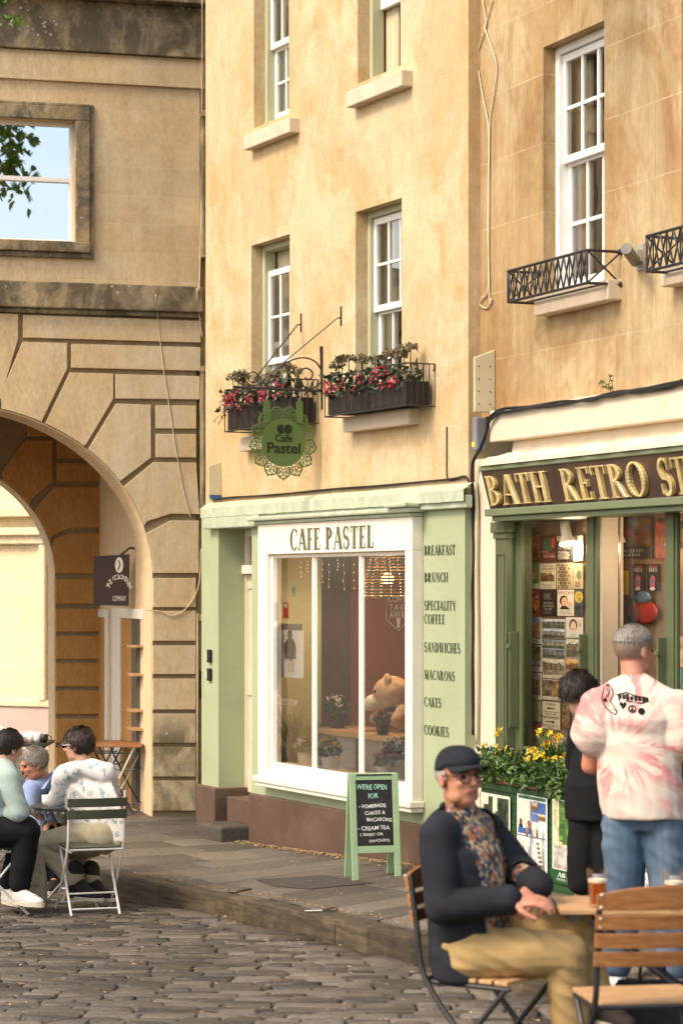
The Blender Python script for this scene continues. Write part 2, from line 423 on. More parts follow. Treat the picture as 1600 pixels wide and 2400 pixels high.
m_inner = stone('passage_stone', (0.50,0.27,0.085), (0.42,0.19,0.045), course=9, block=9, joint_amt=0, stain_amt=0.6, var=0.0, streak=0.3)  # same stone; passage shade and warm bounce are put into the orange
m_bounce = stone('bounce_toned_stone', (0.74,0.55,0.335), (0.68,0.45,0.22), course=0.5, block=1.1, joint_amt=0.3, stain_amt=0.35, var=0.03, streak=0.2)  # arch stone made paler to stand in for light bounced from the courtyard
m_far = stone('bright_courtyard_stone', (0.82,0.70,0.47), (0.78,0.56,0.28), course=0.5, block=1.1, joint_amt=0.3, stain_amt=0.35, var=0.03, streak=0.2)  # base colour raised to stand in for strong courtyard sun
m_sill = M('sill_stone', (0.60,0.49,0.36), 0.8, 0.08, 5, 0.3, 40, dirt=(0.30,0.22,0.12), dirt_amt=0.35, dirt_scale=4)
m_green = M('mint_green_paint', (0.36,0.405,0.245), 0.45, 0.05, 3, 0.25, 30, spec=0.4, dirt=(0.26,0.29,0.16), dirt_amt=0.35, dirt_scale=2.2)
m_lead = M('painted_lead', (0.42,0.47,0.34), 0.4, 0.12, 9, 0.8, 14, spec=0.5, dirt=(0.66,0.68,0.56), dirt_amt=0.5, dirt_scale=5)
m_cream = M('cream_paint', (0.80,0.73,0.61), 0.45, 0.04, 4, 0.12, 40, spec=0.4, dirt=(0.55,0.46,0.32), dirt_amt=0.15, dirt_scale=3)
m_beige = M('beige_paint', (0.62,0.53,0.37), 0.5, 0.05, 4, 0.1, 40)
m_white = M('white_gloss_paint', (0.80,0.78,0.73), 0.35, 0.04, 5, 0.1, 40, spec=0.45, dirt=(0.5,0.45,0.36), dirt_amt=0.2)
m_boxgreen = M('sash_box_paint', (0.42,0.42,0.27), 0.5, 0.06, 4, 0.1, 40)
m_brown = M('brown_plinth_paint', (0.095,0.058,0.038), 0.55, 0.15, 3, 0.5, 22, dirt=(0.16,0.11,0.075), dirt_amt=0.6, dirt_scale=2.6)
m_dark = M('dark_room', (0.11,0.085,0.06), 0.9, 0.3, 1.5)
m_curtain = M('cream_curtain', (0.58,0.50,0.34), 0.9, 0.2, 1.0, stretch=(14,14,0.3))
m_iron = M('black_iron', (0.022,0.02,0.018), 0.45, 0.3, 20, 0.3, 60, spec=0.5)
m_glass = glassmat('window_glass', (0.92,0.94,0.91), 3.0, 0.05)
m_bigglass = glassmat('sky_glass', (0.85,0.9,0.95), 24.0, 0.05)

# ------------------------------------------------------------------ ground, road, pavement
KP = [(2.0,6.2),(6,4.2),(8,3.15),(11.4,1.5),(13.65,0.564),(16.5,-0.742),(18,-1.75),(19.0,-3.0),(19.5,-5),(19.7,-9),(19.8,-14)]
def kerb_x(y):
    for (a, xa), (b, xb) in zip(KP, KP[1:]):
        if a <= y <= b: return xa + (xb-xa)*(y-a)/(b-a)
    return KP[0][1] if y < KP[0][0] else -99.0

m_earth, t = newmat('joint_earth')
co = t.coord()
c = t.ramp(t.noise(co, 9, 6, 0.7), [(0.35, (0.035,0.027,0.018)), (0.50, (0.07,0.052,0.032)), (0.62, (0.26,0.175,0.085))])
t.link(c, t.b.inputs['Base Color']); t.b.inputs['Roughness'].default_value = 0.95
t.bump(t.noise(co, 60, 4), 0.5, 0.01)

def stone_floor(name, cols, scale=3.0, rough=0.6, speck=(0.27,0.19,0.10), tw=0.45, layers=0.0):
    m, t = newmat(name); co = t.coord()
    at = t.node('ShaderNodeAttribute'); at.attribute_name = 'tone'
    n = t.noise(co, scale, 6, 0.65)
    v = t.math('ADD', t.math('MULTIPLY', n, 1-tw), t.math('MULTIPLY', at.outputs['Fac'], tw))
    if layers: v = t.math('ADD', v, t.math('MULTIPLY', t.math('SUBTRACT', t.noise(t.mapping(co, scale=(2,2,26)), 1.4, 4, 0.6), 0.5), layers))
    c = t.ramp(v, [(0.25, cols[0]), (0.5, cols[1]), (0.78, cols[2])])
    g = t.noise(co, 120, 3, 0.7)
    c = t.mix(1.0, c, t.ramp(g, [(0.3, 0.75), (0.7, 1.2)]), 'MULTIPLY')
    c = t.mix(t.ramp(t.noise(co, 14, 6, 0.75), [(0.60, 0.0), (0.72, 0.55)]), c, speck)
    t.link(c, t.b.inputs['Base Color'])
    t.link(t.ramp(t.noise(co, 5, 4), [(0.3, rough-0.14), (0.7, rough+0.14)]), t.b.inputs['Roughness'])
    t.b.inputs['Specular IOR Level'].default_value = 0.4
    mid = t.noise(co, 28, 4, 0.7)
    t.bump(t.math('ADD', t.math('ADD', t.math('MULTIPLY', n, 0.6), t.math('MULTIPLY', mid, 0.7)), t.math('MULTIPLY', g, 0.25)), 0.7, 0.014)
    return m
m_sett = stone_floor('granite_sett', ((0.036,0.029,0.022),(0.076,0.063,0.049),(0.15,0.127,0.10)), 6.0, 0.5)
m_flag = stone_floor('flagstone', ((0.064,0.052,0.039),(0.102,0.085,0.065),(0.15,0.127,0.10)), 2.5, 0.68)
m_kerb = stone_floor('kerbstone', ((0.028,0.021,0.011),(0.06,0.042,0.022),(0.13,0.095,0.055)), 5.0, 0.75, tw=0.5, layers=0.9)

def add_tone(o, vals):
    a = o.data.attributes.new('tone', 'FLOAT', 'FACE'); a.data.foreach_set('value', vals)

# one sheet to the horizon
g = MB(); xs = [-600,-60,-20,-12,-8,-5,-3,-1.5,0,1.5,3,5,8,14,40,600]; ys = [-600,-60,-12,-2,4,6,8,10,12,14,16,18,20,22,24,30,40,70,600]
for j, y in enumerate(ys):
    for i, x in enumerate(xs): g.v.append((x, y, road_z(x, y) - 0.035))
for j in range(len(ys)-1):
    for i in range(len(xs)-1):
        k = j*len(xs)+i; g.f.append((k, k+1, k+1+len(xs), k+len(xs))); g.m.append(0)
tag(g.build('ground', m_earth), 'brown earth showing in the joints between the setts', kind='structure')

def pillow(mb, cx, cy, lx, ly, zf, th, rot, tone, tones, nx=3, ny=3, clampf=None, edge=0.018, bow=0.006, rr=rnd, wob=1.0):
    """one worn paving stone: flat-topped, rounded rim, a little tilted"""
    tx, ty = rr.gauss(0, 0.008*wob), rr.gauss(0, 0.008*wob); dz = rr.gauss(0, 0.003*wob)
    c, s_ = math.cos(rot), math.sin(rot); P = []
    us = [-1, -1+2*edge/lx*1.6, 0, 1-2*edge/lx*1.6, 1]; vs = [-1, -1+2*edge/ly*1.6, 0, 1-2*edge/ly*1.6, 1]
    jx = [[rr.gauss(0, 0.004) for _ in us] for _ in vs]; jy = [[rr.gauss(0, 0.0035) for _ in us] for _ in vs]
    o = len(mb.v)
    for b, v in enumerate(vs):
        for a, u in enumerate(us):
            x0, y0 = u*lx/2 + jx[b][a], v*ly/2 + jy[b][a]
            x, y = cx + x0*c - y0*s_, cy + x0*s_ + y0*c
            if clampf: x = clampf(x, y)
            e = (abs(u) == 1) + (abs(v) == 1)
            z = zf(x, y) + dz + tx*x0/lx*2*0.5 + ty*y0/ly*2*0.5 + bow*(1-u*u)*(1-v*v) - (edge*0.75 if e == 1 else edge*1.3 if e == 2 else 0)
            mb.v.append((x, y, z))
    for b in range(4):
        for a in range(4):
            k = o+b*5+a; mb.f.append((k, k+1, k+6, k+5)); mb.m.append(0); tones.append(tone)
    rim = [o+i for i in (0,1,2,3,4,9,14,19,24,23,22,21,20,15,10,5)]
    base = len(mb.v)
    for r_ in rim: x, y, z = mb.v[r_]; mb.v.append((x, y, z-th))
    n = len(rim)
    for i in range(n): mb.f.append((rim[i], base+i, base+(i+1) % n, rim[(i+1) % n])); mb.m.append(0); tones.append(tone)

road = MB(); tones = []; y = 4.5; rr = random.Random(3)
while y < 20.2:
    d = rr.uniform(0.105, 0.14); x = -7.5 + rr.uniform(0, 0.3)
    while x < 5.2:
        L = rr.choice((0.18,0.22,0.26,0.32,0.38)) * rr.uniform(0.9, 1.1)
        cx, cy = x+L/2, y+d/2 + 0.05*math.sin(x*0.9) - 0.035*x + 0.03*math.sin(x*2.3+y)
        kx = kerb_x(cy)
        if cx + L*0.30 < kx - 0.22 and abs(cx) < 0.2*cy+1.2:
            pillow(road, cx, cy, L-0.014, d-0.024, lambda a, b: road_z(a, b), 0.05, rr.uniform(-0.05,0.05)-0.035, rr.random(), tones, edge=0.008, bow=0.003, rr=rr, wob=0.8)
        x += L
    y += d
# the gutter course of larger stones along the kerb
yy = 5.0
while yy < 18.9:
    L = rr.uniform(0.26, 0.5); x0, x1 = kerb_x(yy), kerb_x(yy+L*0.88)
    ang = math.atan2(L*0.88, x1-x0); cx, cy = (x0+x1)/2 - 0.135, yy+L*0.44-0.06
    pillow(road, cx, cy, math.hypot(x1-x0, L*0.88)-0.02, rr.uniform(0.18,0.24), lambda a, b: road_z(a, b)-0.005, 0.06, ang, rr.random(), tones, edge=0.018, rr=rr)
    yy += L*0.88
ro = road.build('road', m_sett, smooth=True); add_tone(ro, tones)
tag(ro, 'grey brown cobbled road of worn setts', kind='structure')

pv = MB(); tones = []; rr = random.Random(11); x = -9.0
while x < 13:
    wd = rr.uniform(0.38, 0.62); yv = 0.35 - rr.uniform(0, 0.5)
    while yv > -7.0:
        L = rr.uniform(0.6, 1.15); cx, cy = x+wd/2, yv-L/2
        P = CAFE.pt(cx, cy, 0)
        if 3 < P.y < 23.5 and P.x + 0.25 > kerb_x(P.y) + 0.1 and P.x > -9.5:
            pillow(pv, P.x, P.y, wd-0.010, L-0.010, pave_z, 0.07, CAFE.a, rr.random(), tones, clampf=lambda a, b: max(a, kerb_x(b)+0.155), edge=0.006, bow=0.0, rr=rr, wob=0.3)
        yv -= L
    x += wd
po = pv.build('pavement', m_flag, smooth=True); add_tone(po, tones)
tag(po, 'worn flagstone pavement in front of the shops', kind='structure')
bp = MB(); NB = 14
for j in range(60):
    yb = 3.0 + j*0.36; xa = max(kerb_x(yb)+0.06, -9.9)
    for i in range(NB+1):
        xb_ = xa + (5.0-xa)*(i/NB)**1.6; bp.v.append((xb_, yb, pave_z(xb_, yb)-0.03))
for j in range(59):
    for i in range(NB): k = j*(NB+1)+i; bp.f.append((k, k+1, k+NB+2, k+NB+1)); bp.m.append(0)
tag(bp.build('pavement_bed', m_earth), 'sandy bed under the flagstones', kind='structure')

kb = MB(); tones = []; rr = random.Random(5); yy = 3.0
while yy < 18.95:
    L = rr.uniform(0.5, 0.85); y1 = yy+L-0.024
    N = 4; nx = Vector((0.88, 0.44))
    o = len(kb.v)
    prof = [(0.0,-0.25),(0.004,-0.035),(0.012,-0.012),(0.03,0.0),(0.15,0.0),(0.155,-0.12)]
    jit = [rr.gauss(0,0.004) for _ in range(N+1)]
    for i in range(N+1):
        yb = yy + (y1-yy)*i/N; xb = kerb_x(yb); zt = pave_z(xb, yb)
        for (a, dz) in prof: kb.v.append((xb+nx.x*(a+(jit[i] if a < 0.02 else 0)), yb+nx.y*a*0.6, zt+dz+(jit[i]*0.5 if dz > -0.1 else 0)))
    n = len(prof); tn = rr.random()
    for i in range(N):
        for k in range(n-1): kb.f.append((o+i*n+k, o+i*n+k+1, o+(i+1)*n+k+1, o+(i+1)*n+k)); kb.m.append(0); tones.append(tn)
    kb.f.append(tuple(o+k for k in range(n))); kb.m.append(0); tones.append(tn)
    kb.f.append(tuple(o+N*n+k for k in range(n))[::-1]); kb.m.append(0); tones.append(tn)
    yy += L*0.88
ko = kb.build('kerb', m_kerb); add_tone(ko, tones)
tag(ko, 'worn brown stone kerb between setts and flagstones', kind='structure')
cy_ = MB(); tones = []; rr = random.Random(21); y = 18.6
while y < 36:
    d = rr.uniform(0.4, 0.6); x = -12.0 + rr.uniform(0, 0.5)
    while x < 1.5:
        L = rr.uniform(0.5, 1.0)
        if y > 23.3 or (x+L < kerb_x(min(y,19.75))-0.1 and y > 19.2): pillow(cy_, x+L/2, y+d/2, L-0.012, d-0.012, lambda a, b: ZC-2.145, 0.07, 0.0, rr.random(), tones, edge=0.006, bow=0.0, rr=rr, wob=0.3)
        x += L
    y += d
cyo = cy_.build('passage_paving', m_flag, smooth=True); add_tone(cyo, tones)
tag(cyo, 'flagstones running through the archway', kind='structure')

# dry plant litter caught in the joints and along the foot of the walls
lt = MB(); rr = random.Random(61)
def flake(x, y, z, L):
    a = rr.uniform(0, 6.28); c_, s_ = math.cos(a)*L, math.sin(a)*L; w_ = rr.uniform(0.25, 0.6)
    lt.quad((x-c_, y-s_, z+0.002), (x+s_*w_, y-c_*w_, z+0.004+rr.uniform(0, 0.006)), (x+c_, y+s_, z+0.003), (x-s_*w_, y+c_*w_, z+0.004))
for i in range(2600):
    y = rr.uniform(9.5, 18.5); x = rr.uniform(-3.2, min(2.2, kerb_x(y)-0.05)); flake(x, y, road_z(x, y)-0.012+rr.uniform(0, 0.012), rr.uniform(0.006, 0.018))
for i in range(1500):
    s_ = rr.uniform(-2.6, 1.5); P_ = CAFE.pt(s_, -0.09-abs(rr.gauss(0, 0.05)), 0); flake(P_.x, P_.y, pave_z(P_.x, P_.y)+0.004, rr.uniform(0.006, 0.02))
for i in range(900):
    y = rr.uniform(10, 18); x = kerb_x(y)+0.16+abs(rr.gauss(0, 0.05)); flake(x, y, pave_z(x, y)+0.003, rr.uniform(0.005, 0.014))
for i in range(500):
    s_ = rr.uniform(-3, 3); P_ = CAFE.pt(s_, -rr.uniform(0.1, 2.2), 0)
    if P_.x > kerb_x(P_.y)+0.2: flake(P_.x, P_.y, pave_z(P_.x, P_.y)+0.004, rr.uniform(0.005, 0.014))
tag(lt.build('leaf_litter', M('dry_litter', (0.36,0.24,0.11), 0.9, 0.5, 9)), 'tan plant litter scattered in the joints and along the walls', kind='stuff')

def wall_holes(mb, x0, x1, z0, z1, holes, y0, y1):
    """wall slab between y0 (front) and y1 with rectangular holes (hx0,hx1,hz0,hz1), reveals included"""
    xs = sorted({x0, x1} | {min(max(v, x0), x1) for h in holes for v in h[:2]}); zs = sorted({z0, z1} | {min(max(v, z0), z1) for h in holes for v in h[2:]})
    idx = {}
    def vid(x, y, z):
        k = (round(x,5), y, round(z,5))
        if k not in idx: idx[k] = len(mb.v); mb.v.append((x, y, z))
        return idx[k]
    solid = {}
    for i in range(len(xs)-1):
        for j in range(len(zs)-1):
            cx, cz = (xs[i]+xs[i+1])/2, (zs[j]+zs[j+1])/2
            solid[i, j] = not any(h[0] < cx < h[1] and h[2] < cz < h[3] for h in holes)
    def F(*p): mb.f.append(tuple(vid(*q) for q in p)); mb.m.append(mb.mi)
    for (i, j), s in solid.items():
        if not s: continue
        a, b, c, d = xs[i], xs[i+1], zs[j], zs[j+1]
        F((a,y0,c),(b,y0,c),(b,y0,d),(a,y0,d)); F((b,y1,c),(a,y1,c),(a,y1,d),(b,y1,d))
        if not solid.get((i-1, j)): F((a,y1,c),(a,y0,c),(a,y0,d),(a,y1,d))
        if not solid.get((i+1, j)): F((b,y0,c),(b,y1,c),(b,y1,d),(b,y0,d))
        if not solid.get((i, j-1)): F((a,y1,c),(b,y1,c),(b,y0,c),(a,y0,c))
        if not solid.get((i, j+1)): F((a,y0,d),(b,y0,d),(b,y1,d),(a,y1,d))

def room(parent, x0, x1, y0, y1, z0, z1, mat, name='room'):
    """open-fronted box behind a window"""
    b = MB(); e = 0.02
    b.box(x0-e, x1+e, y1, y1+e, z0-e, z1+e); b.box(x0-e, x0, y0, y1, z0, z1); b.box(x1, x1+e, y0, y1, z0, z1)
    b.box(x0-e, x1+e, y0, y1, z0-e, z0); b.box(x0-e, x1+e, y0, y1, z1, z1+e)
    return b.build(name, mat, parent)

def sash_window(parent, x0, x1, z0, z1, y, zm, cols=3, rows=2, drop=0.0, raise_=0.0, sill=None, box=0.05, mbox=None, curtain='sides', bar=0.022):
    """vertically sliding sash: box frame, two sashes with glazing bars, panes, curtains behind"""
    wd = empty('window', parent=parent)
    f = MB(); f.box(x0, x0+box, y, y+0.10, z0, z1); f.box(x1-box, x1, y, y+0.10, z0, z1)
    f.box(x0+box, x1-box, y, y+0.10, z1-0.05, z1); f.box(x0+box, x1-box, y-0.01, y+0.10, z0, z0+0.045)
    f.build('frame', mbox or m_boxgreen, wd, bevel=0.004)
    a, b = x0+box+0.002, x1-box-0.002
    for nm, lo, hi, yy in (('upper_sash', zm-drop, z1-0.055-drop, y+0.03), ('lower_sash', z0+0.05+raise_, zm+0.03+raise_, y+0.068)):
        s = MB(); st = 0.042
        s.box(a, a+st, yy, yy+0.036, lo, hi); s.box(b-st, b, yy, yy+0.036, lo, hi)
        s.box(a+st, b-st, yy, yy+0.036, lo, lo+(0.05 if nm == 'upper_sash' else 0.07)); s.box(a+st, b-st, yy, yy+0.036, hi-0.05, hi)
        for k in range(1, cols):
            xx = a+st + (b-a-2*st)*k/cols; s.box(xx-bar/2, xx+bar/2, yy+0.004, yy+0.030, lo+0.05, hi-0.05)
        for k in range(1, rows):
            zz = lo + (hi-lo)*k/rows; s.box(a+st, b-st, yy+0.003, yy+0.029, zz-bar/2, zz+bar/2)
        s.build(nm, m_white, wd, bevel=0.003)
        g_ = MB(); g_.quad((a+st*0.5, yy+0.018, lo+0.02), (b-st*0.5, yy+0.018, lo+0.02), (b-st*0.5, yy+0.018, hi-0.02), (a+st*0.5, yy+0.018, hi-0.02))
        g_.build('pane', m_glass, wd)
    if curtain:
        c_ = MB(); wdt = x1-x0
        spans = [(x0+0.02, x0+wdt*0.36), (x1-wdt*0.42, x1-0.02)] if curtain == 'sides' else [(x0+0.02, x1-0.02)]
        for p, q in spans:
            n = 26; o = len(c_.v)
            for i in range(n+1):
                xx = p + (q-p)*i/n; yy = y+0.135+0.018*math.sin(i*1.35)
                c_.v += [(xx, yy, z0+0.02), (xx, yy, z1-0.03)]
            for i in range(n): c_.f.append((o+2*i, o+2*i+2, o+2*i+3, o+2*i+1)); c_.m.append(0)
        c_.build('curtain', m_curtain, wd, smooth=True)
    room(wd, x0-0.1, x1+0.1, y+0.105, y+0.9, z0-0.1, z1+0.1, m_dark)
    if sill:
        sx0, sx1, sz0, sz1, so_ = sill
        s = MB(); s.box(sx0, sx1, -so_, y-0.012, sz0, sz1); s.build('sill', m_sill, wd, bevel=0.008)
    return wd
# ------------------------------------------------------------------ archway building at the end of the street
A = ARCH
ab = tag(empty('archway_building', A.loc(), A.a), 'weathered ashlar building with a rusticated round archway through its ground floor', 'building')
AP = lambda px, py, d=0.0: A.at(px, py, d)
# ellipse of the opening, from three points of its rim
xj = A.x(359); zs_ = AP(359, 1345)[1]
xc = xj - 1.86; ax = 1.86; az = AP(0, 957)[1]; 
u0 = (A.x(0)-xc)/ax; az = (az - zs_)/math.sqrt(1-u0*u0)
def rim(k, n=40, scale=1.0): 
    a = math.pi*k/n; return (xc + ax*scale*math.cos(a), zs_ + az*scale*math.sin(a))
zbase = ZC-2.16; ztop = 8.0; xl = -6.2; xr = A.x(462)
z_str0 = AP(237, 735)[1]; z_str1 = AP(237, 666)[1]
# backing wall with the arch-shaped hole (front face shows only in the grooves)
TH = 0.58
def arch_wall(mb, x0, x1, z0, z1, y0, y1, rimf, xa, xb, n=40):
    """slab with an arched hole: left pier, right pier, and the part over the rim"""
    mb.box(x0, xa, y0, y1, z0, z1); mb.box(xb, x1, y0, y1, z0, z1)
    pts = [rimf(k, n) for k in range(n+1)]
    for (p, q) in zip(pts, pts[1:]):
        # p is right of q
        v = [(q[0],y0,q[1]),(p[0],y0,p[1]),(p[0],y1,p[1]),(q[0],y1,q[1]),(q[0],y0,z1),(p[0],y0,z1),(p[0],y1,z1),(q[0],y1,z1)]
        mb.add(v, [(0,1,5,4),(2,3,7,6),(3,2,1,0),(4,5,6,7)])
b = MB(); arch_wall(b, xl, xr, zbase, z_str0, 0.035, TH, rim, xc-ax, xc+ax)
b.build('arch_backing', m_groove, ab)
sj = MB()   # lining just inside the rim, paler to hold bounced light in its colour
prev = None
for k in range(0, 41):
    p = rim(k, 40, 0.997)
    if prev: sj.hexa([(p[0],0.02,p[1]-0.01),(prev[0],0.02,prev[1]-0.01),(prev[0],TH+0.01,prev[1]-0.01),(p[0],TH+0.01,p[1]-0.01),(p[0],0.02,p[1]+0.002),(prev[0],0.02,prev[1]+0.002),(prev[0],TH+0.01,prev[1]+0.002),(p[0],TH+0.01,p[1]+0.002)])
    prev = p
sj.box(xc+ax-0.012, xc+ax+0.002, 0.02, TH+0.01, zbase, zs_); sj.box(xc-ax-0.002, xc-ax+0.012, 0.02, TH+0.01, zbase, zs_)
sj.build('soffit', m_bounce, ab)

def blk(polys, mat, name, y0=-0.005, y1=0.05, shrink=0.0):
    m_ = MB()
    for P in polys: m_.prism(P, y0, y1)
    return m_.build(name, mat, ab, bevel=0.014, segs=1)
g = 0.021
def L(*pts): return [AP(*p) for p in pts]
def rim_between(p0, p1, n=6):
    """points along the rim from pixel x of p0 to pixel x of p1"""
    a0 = math.acos(max(-1, min(1, (A.x(p0)-xc)/ax))); a1 = math.acos(max(-1, min(1, (A.x(p1)-xc)/ax)))
    return [(xc+ax*math.cos(a0+(a1-a0)*i/n), zs_+az*math.sin(a0+(a1-a0)*i/n)) for i in range(n+1)]
# voussoirs and courses; outlines follow the photographed joints with a groove's half width left free
P_ = []
P_.append(L((55,738),(470,752),(470,803),(55,791)))                                        # top course
P_.append([*L((54,801),(158,804),(158,863),(97,990))] + rim_between(96, 4) + [AP(4, 918)])  # voussoir
P_.append(L((168,806),(470,814),(470,869),(168,862)))
P_.append([*L((266,876),(266,935),(203,1040))] + rim_between(197, 107) + [AP(107, 992), AP(164, 873)])
P_.append(L((271,877),(468,882),(468,936),(271,934)))
P_.append([*L((354,949),(354,1073),(287,1124))] + rim_between(282, 207) + [AP(272, 946)])
P_.append(L((366,950),(460,951),(460,1005),(366,1004)))
P_.append(L((366,1017),(460,1018),(460,1072),(366,1072)))
P_.append([*L((460,1085),(468,1205),(400,1204),(345,1222))] + rim_between(339, 291) + [AP(360, 1083)])
P_.append([*L((466,1220),(466,1343))] + [AP(359,1343)] + rim_between(357, 345) + [AP(400, 1220)])
rows = [1355, 1423, 1432, 1502, 1513, 1580, 1591, 1663, 1673, 1741, 1752, 1820, 1830, 1900]
for k in range(0, len(rows), 2):
    P_.append(L((359, rows[k]), (459, rows[k]), (459, rows[k+1]), (359, rows[k+1])))
# the mirror half left of the crown
for P in list(P_): P_.append([(2*xc - x, z) for x, z in P][::-1])
P_.append([(A.x(43), AP(43,736)[1]), (2*xc-A.x(43), AP(43,736)[1]), (2*xc-A.x(43), AP(43,794)[1])] + [(2*xc-x, z) for x, z in rim_between(-4, -8, 1)] + rim_between(-8, -4, 1) + [AP(43,794)])
xm = 2*xc - A.x(470)
z_ = zbase
while z_ < z_str0-0.1:
    P_.append([(xl, z_), (xm-0.03, z_), (xm-0.03, min(z_+0.27, z_str0)), (xl, min(z_+0.27, z_str0))]); z_ += 0.30
blk(P_, m_archblk, 'voussoirs')
# string course, upper wall with its window, cornice bands
wx0, wx1 = -3.9, A.x(176); wz0, wz1 = AP(100, 566)[1], AP(100, 281)[1]
b = MB(); wall_holes(b, xl, A.x(468), z_str1, ztop, [(wx0, wx1, wz0, wz1)], 0.0, TH); b.build('wall', m_arch, ab)
b = MB()
b.box(xl, A.x(474), -0.075, TH, z_str0+0.03, z_str1); b.box(xl, A.x(472), -0.03, TH, z_str0-0.015, z_str0+0.03)
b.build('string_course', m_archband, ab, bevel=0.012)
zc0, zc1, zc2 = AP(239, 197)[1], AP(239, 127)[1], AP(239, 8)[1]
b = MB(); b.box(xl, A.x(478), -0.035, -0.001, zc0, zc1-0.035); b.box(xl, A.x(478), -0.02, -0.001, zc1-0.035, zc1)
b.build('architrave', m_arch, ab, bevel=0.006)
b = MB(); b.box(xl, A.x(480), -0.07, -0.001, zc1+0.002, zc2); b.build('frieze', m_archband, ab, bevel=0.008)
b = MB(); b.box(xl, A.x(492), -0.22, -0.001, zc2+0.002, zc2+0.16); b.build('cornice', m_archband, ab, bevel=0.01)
# window: moulded stone surround, frame, two panes
wn_ = empty('window', parent=ab)
sx1, sz0, sz1 = A.x(209), AP(100, 591)[1], AP(100, 249)[1]
b = MB(); b.box(wx0-0.16, sx1, -0.06, -0.001, wz1, sz1); b.box(wx0-0.16, sx1, -0.08, -0.001, sz0, wz0)
b.box(wx1, sx1, -0.06, -0.001, wz0, wz1); b.box(wx0-0.16, wx0, -0.06, -0.001, wz0, wz1)
b.box(wx0-0.2, A.x(219), -0.045, -0.0015, sz0-0.05, sz0); b.box(sx1, A.x(219), -0.03, -0.001, sz0, sz1+0.03); b.box(wx0-0.2, sx1, -0.05, -0.001, sz1, sz1+0.03)
b.build('surround', m_archband, wn_, bevel=0.008)
b = MB(); fy = 0.10; f = 0.035; zm = AP(100, 420, 0.1)[1]
b.box(wx0, wx0+f, fy, fy+0.06, wz0, wz1); b.box(wx1-f, wx1, fy, fy+0.06, wz0, wz1); b.box(wx0+f, wx1-f, fy, fy+0.06, wz0, wz0+f); b.box(wx0+f, wx1-f, fy, fy+0.06, wz1-f, wz1); b.box(wx0+f, wx1-f, fy, fy+0.05, zm-0.02, zm+0.02)
b.build('frame', m_white, wn_, bevel=0.004)
for (p, q, yy) in ((wz0+f, zm-0.02, fy+0.04), (zm+0.02, wz1-f, fy+0.025)):
    MB().quad((wx0+f, yy, p), (wx1-f, yy, p), (wx1-f, yy, q), (wx0+f, yy, q)).build('pane', m_bigglass, wn_)
MB().box(wx0+f, wx1-f, fy+0.07, fy+0.075, wz0+f, wz1-f).build('net_curtain', m_white, wn_)
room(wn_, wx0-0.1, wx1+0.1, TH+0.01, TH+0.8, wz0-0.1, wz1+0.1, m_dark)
# the passage: right-hand side wall, vault, inner wall with a smaller arch
PY = 3.05
MB().box(xc+ax, xc+ax+0.35, TH+0.012, PY, zbase, zs_+az+0.4).build('passage_wall', m_bounce, ab); MB().box(xc-ax-0.35, xc-ax, PY-0.4, PY, zbase, zs_+az+0.4).build('passage_pier', m_bounce, ab)  # unseen left side left open to let sky light into the passage
b = MB(); b.box(xc-ax-0.35, xc+ax+0.35, TH+0.012, PY+0.5, zs_+az+0.41, zs_+az+0.7); b.build('ceiling', m_inner, ab)
xi = A.x(131, PY); zi = AP(131, 1352, PY)[1]; ri = 1.33; xci = xi - ri; azi = ri*0.93
def rim2(k, n=32): a = math.pi*k/n; return (xci + ri*math.cos(a), zi + azi*math.sin(a))
b = MB(); arch_wall(b, xc-ax-0.3, xc+ax+0.3, zbase, zs_+az+0.4, PY+0.03, PY+0.45, rim2, xci-ri, xci+ri, 32); b.build('inner_backing', m_groove, ab)
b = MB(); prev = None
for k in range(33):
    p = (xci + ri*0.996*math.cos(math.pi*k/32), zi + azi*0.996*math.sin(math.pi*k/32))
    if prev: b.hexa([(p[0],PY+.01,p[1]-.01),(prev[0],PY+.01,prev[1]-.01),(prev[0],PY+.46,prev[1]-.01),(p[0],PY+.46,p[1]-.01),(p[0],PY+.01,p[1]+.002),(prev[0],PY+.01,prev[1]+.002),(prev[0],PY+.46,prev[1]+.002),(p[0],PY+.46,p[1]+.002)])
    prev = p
b.box(xi-0.012, xi+0.002, PY+0.01, PY+0.46, zbase, zi); b.build('inner_soffit', m_bounce, ab)
IP = lambda px, py: A.at(px, py, PY)
def r2(p0, p1, n=5):
    a0 = math.acos(max(-1, min(1, (A.x(p0, PY)-xci)/ri))); a1 = math.acos(max(-1, min(1, (A.x(p1, PY)-xci)/ri)))
    return [(xci+ri*math.cos(a0+(a1-a0)*i/n), zi+azi*math.sin(a0+(a1-a0)*i/n)) for i in range(n+1)]
Q = []
I = lambda *pts: [IP(*p) for p in pts]
Q.append(I((60,1030),(125,1030),(125,1130),(75,1170)) + r2(70, 6) + I((6,1105)))
Q.append(I((65,975),(122,975),(122,1022),(65,1022)))
Q.append(I((133,1030),(240,1030),(240,1074),(133,1074)))
Q.append(I((133,1084),(240,1084),(240,1128),(133,1128)))
Q.append(I((128,1140),(240,1140),(240,1238),(160,1240),(124,1255)) + r2(119, 80) )
Q.append(I((165,1250),(240,1248),(240,1345),(131,1345)) + r2(130, 122, 3) + I((125,1263)))
rows2 = [1356, 1416, 1426, 1482, 1490, 1546, 1554, 1610, 1619, 1675, 1684, 1742, 1752, 1812, 1822, 1890]
for k in range(0, len(rows2), 2): Q.append(I((131, rows2[k]), (240, rows2[k]), (240, rows2[k+1]), (131, rows2[k+1])))
m_ = MB()
for P in Q: m_.prism(P, PY-0.01, PY+0.04)
m_.build('inner_blocks', m_inner, ab, bevel=0.012, segs=1)
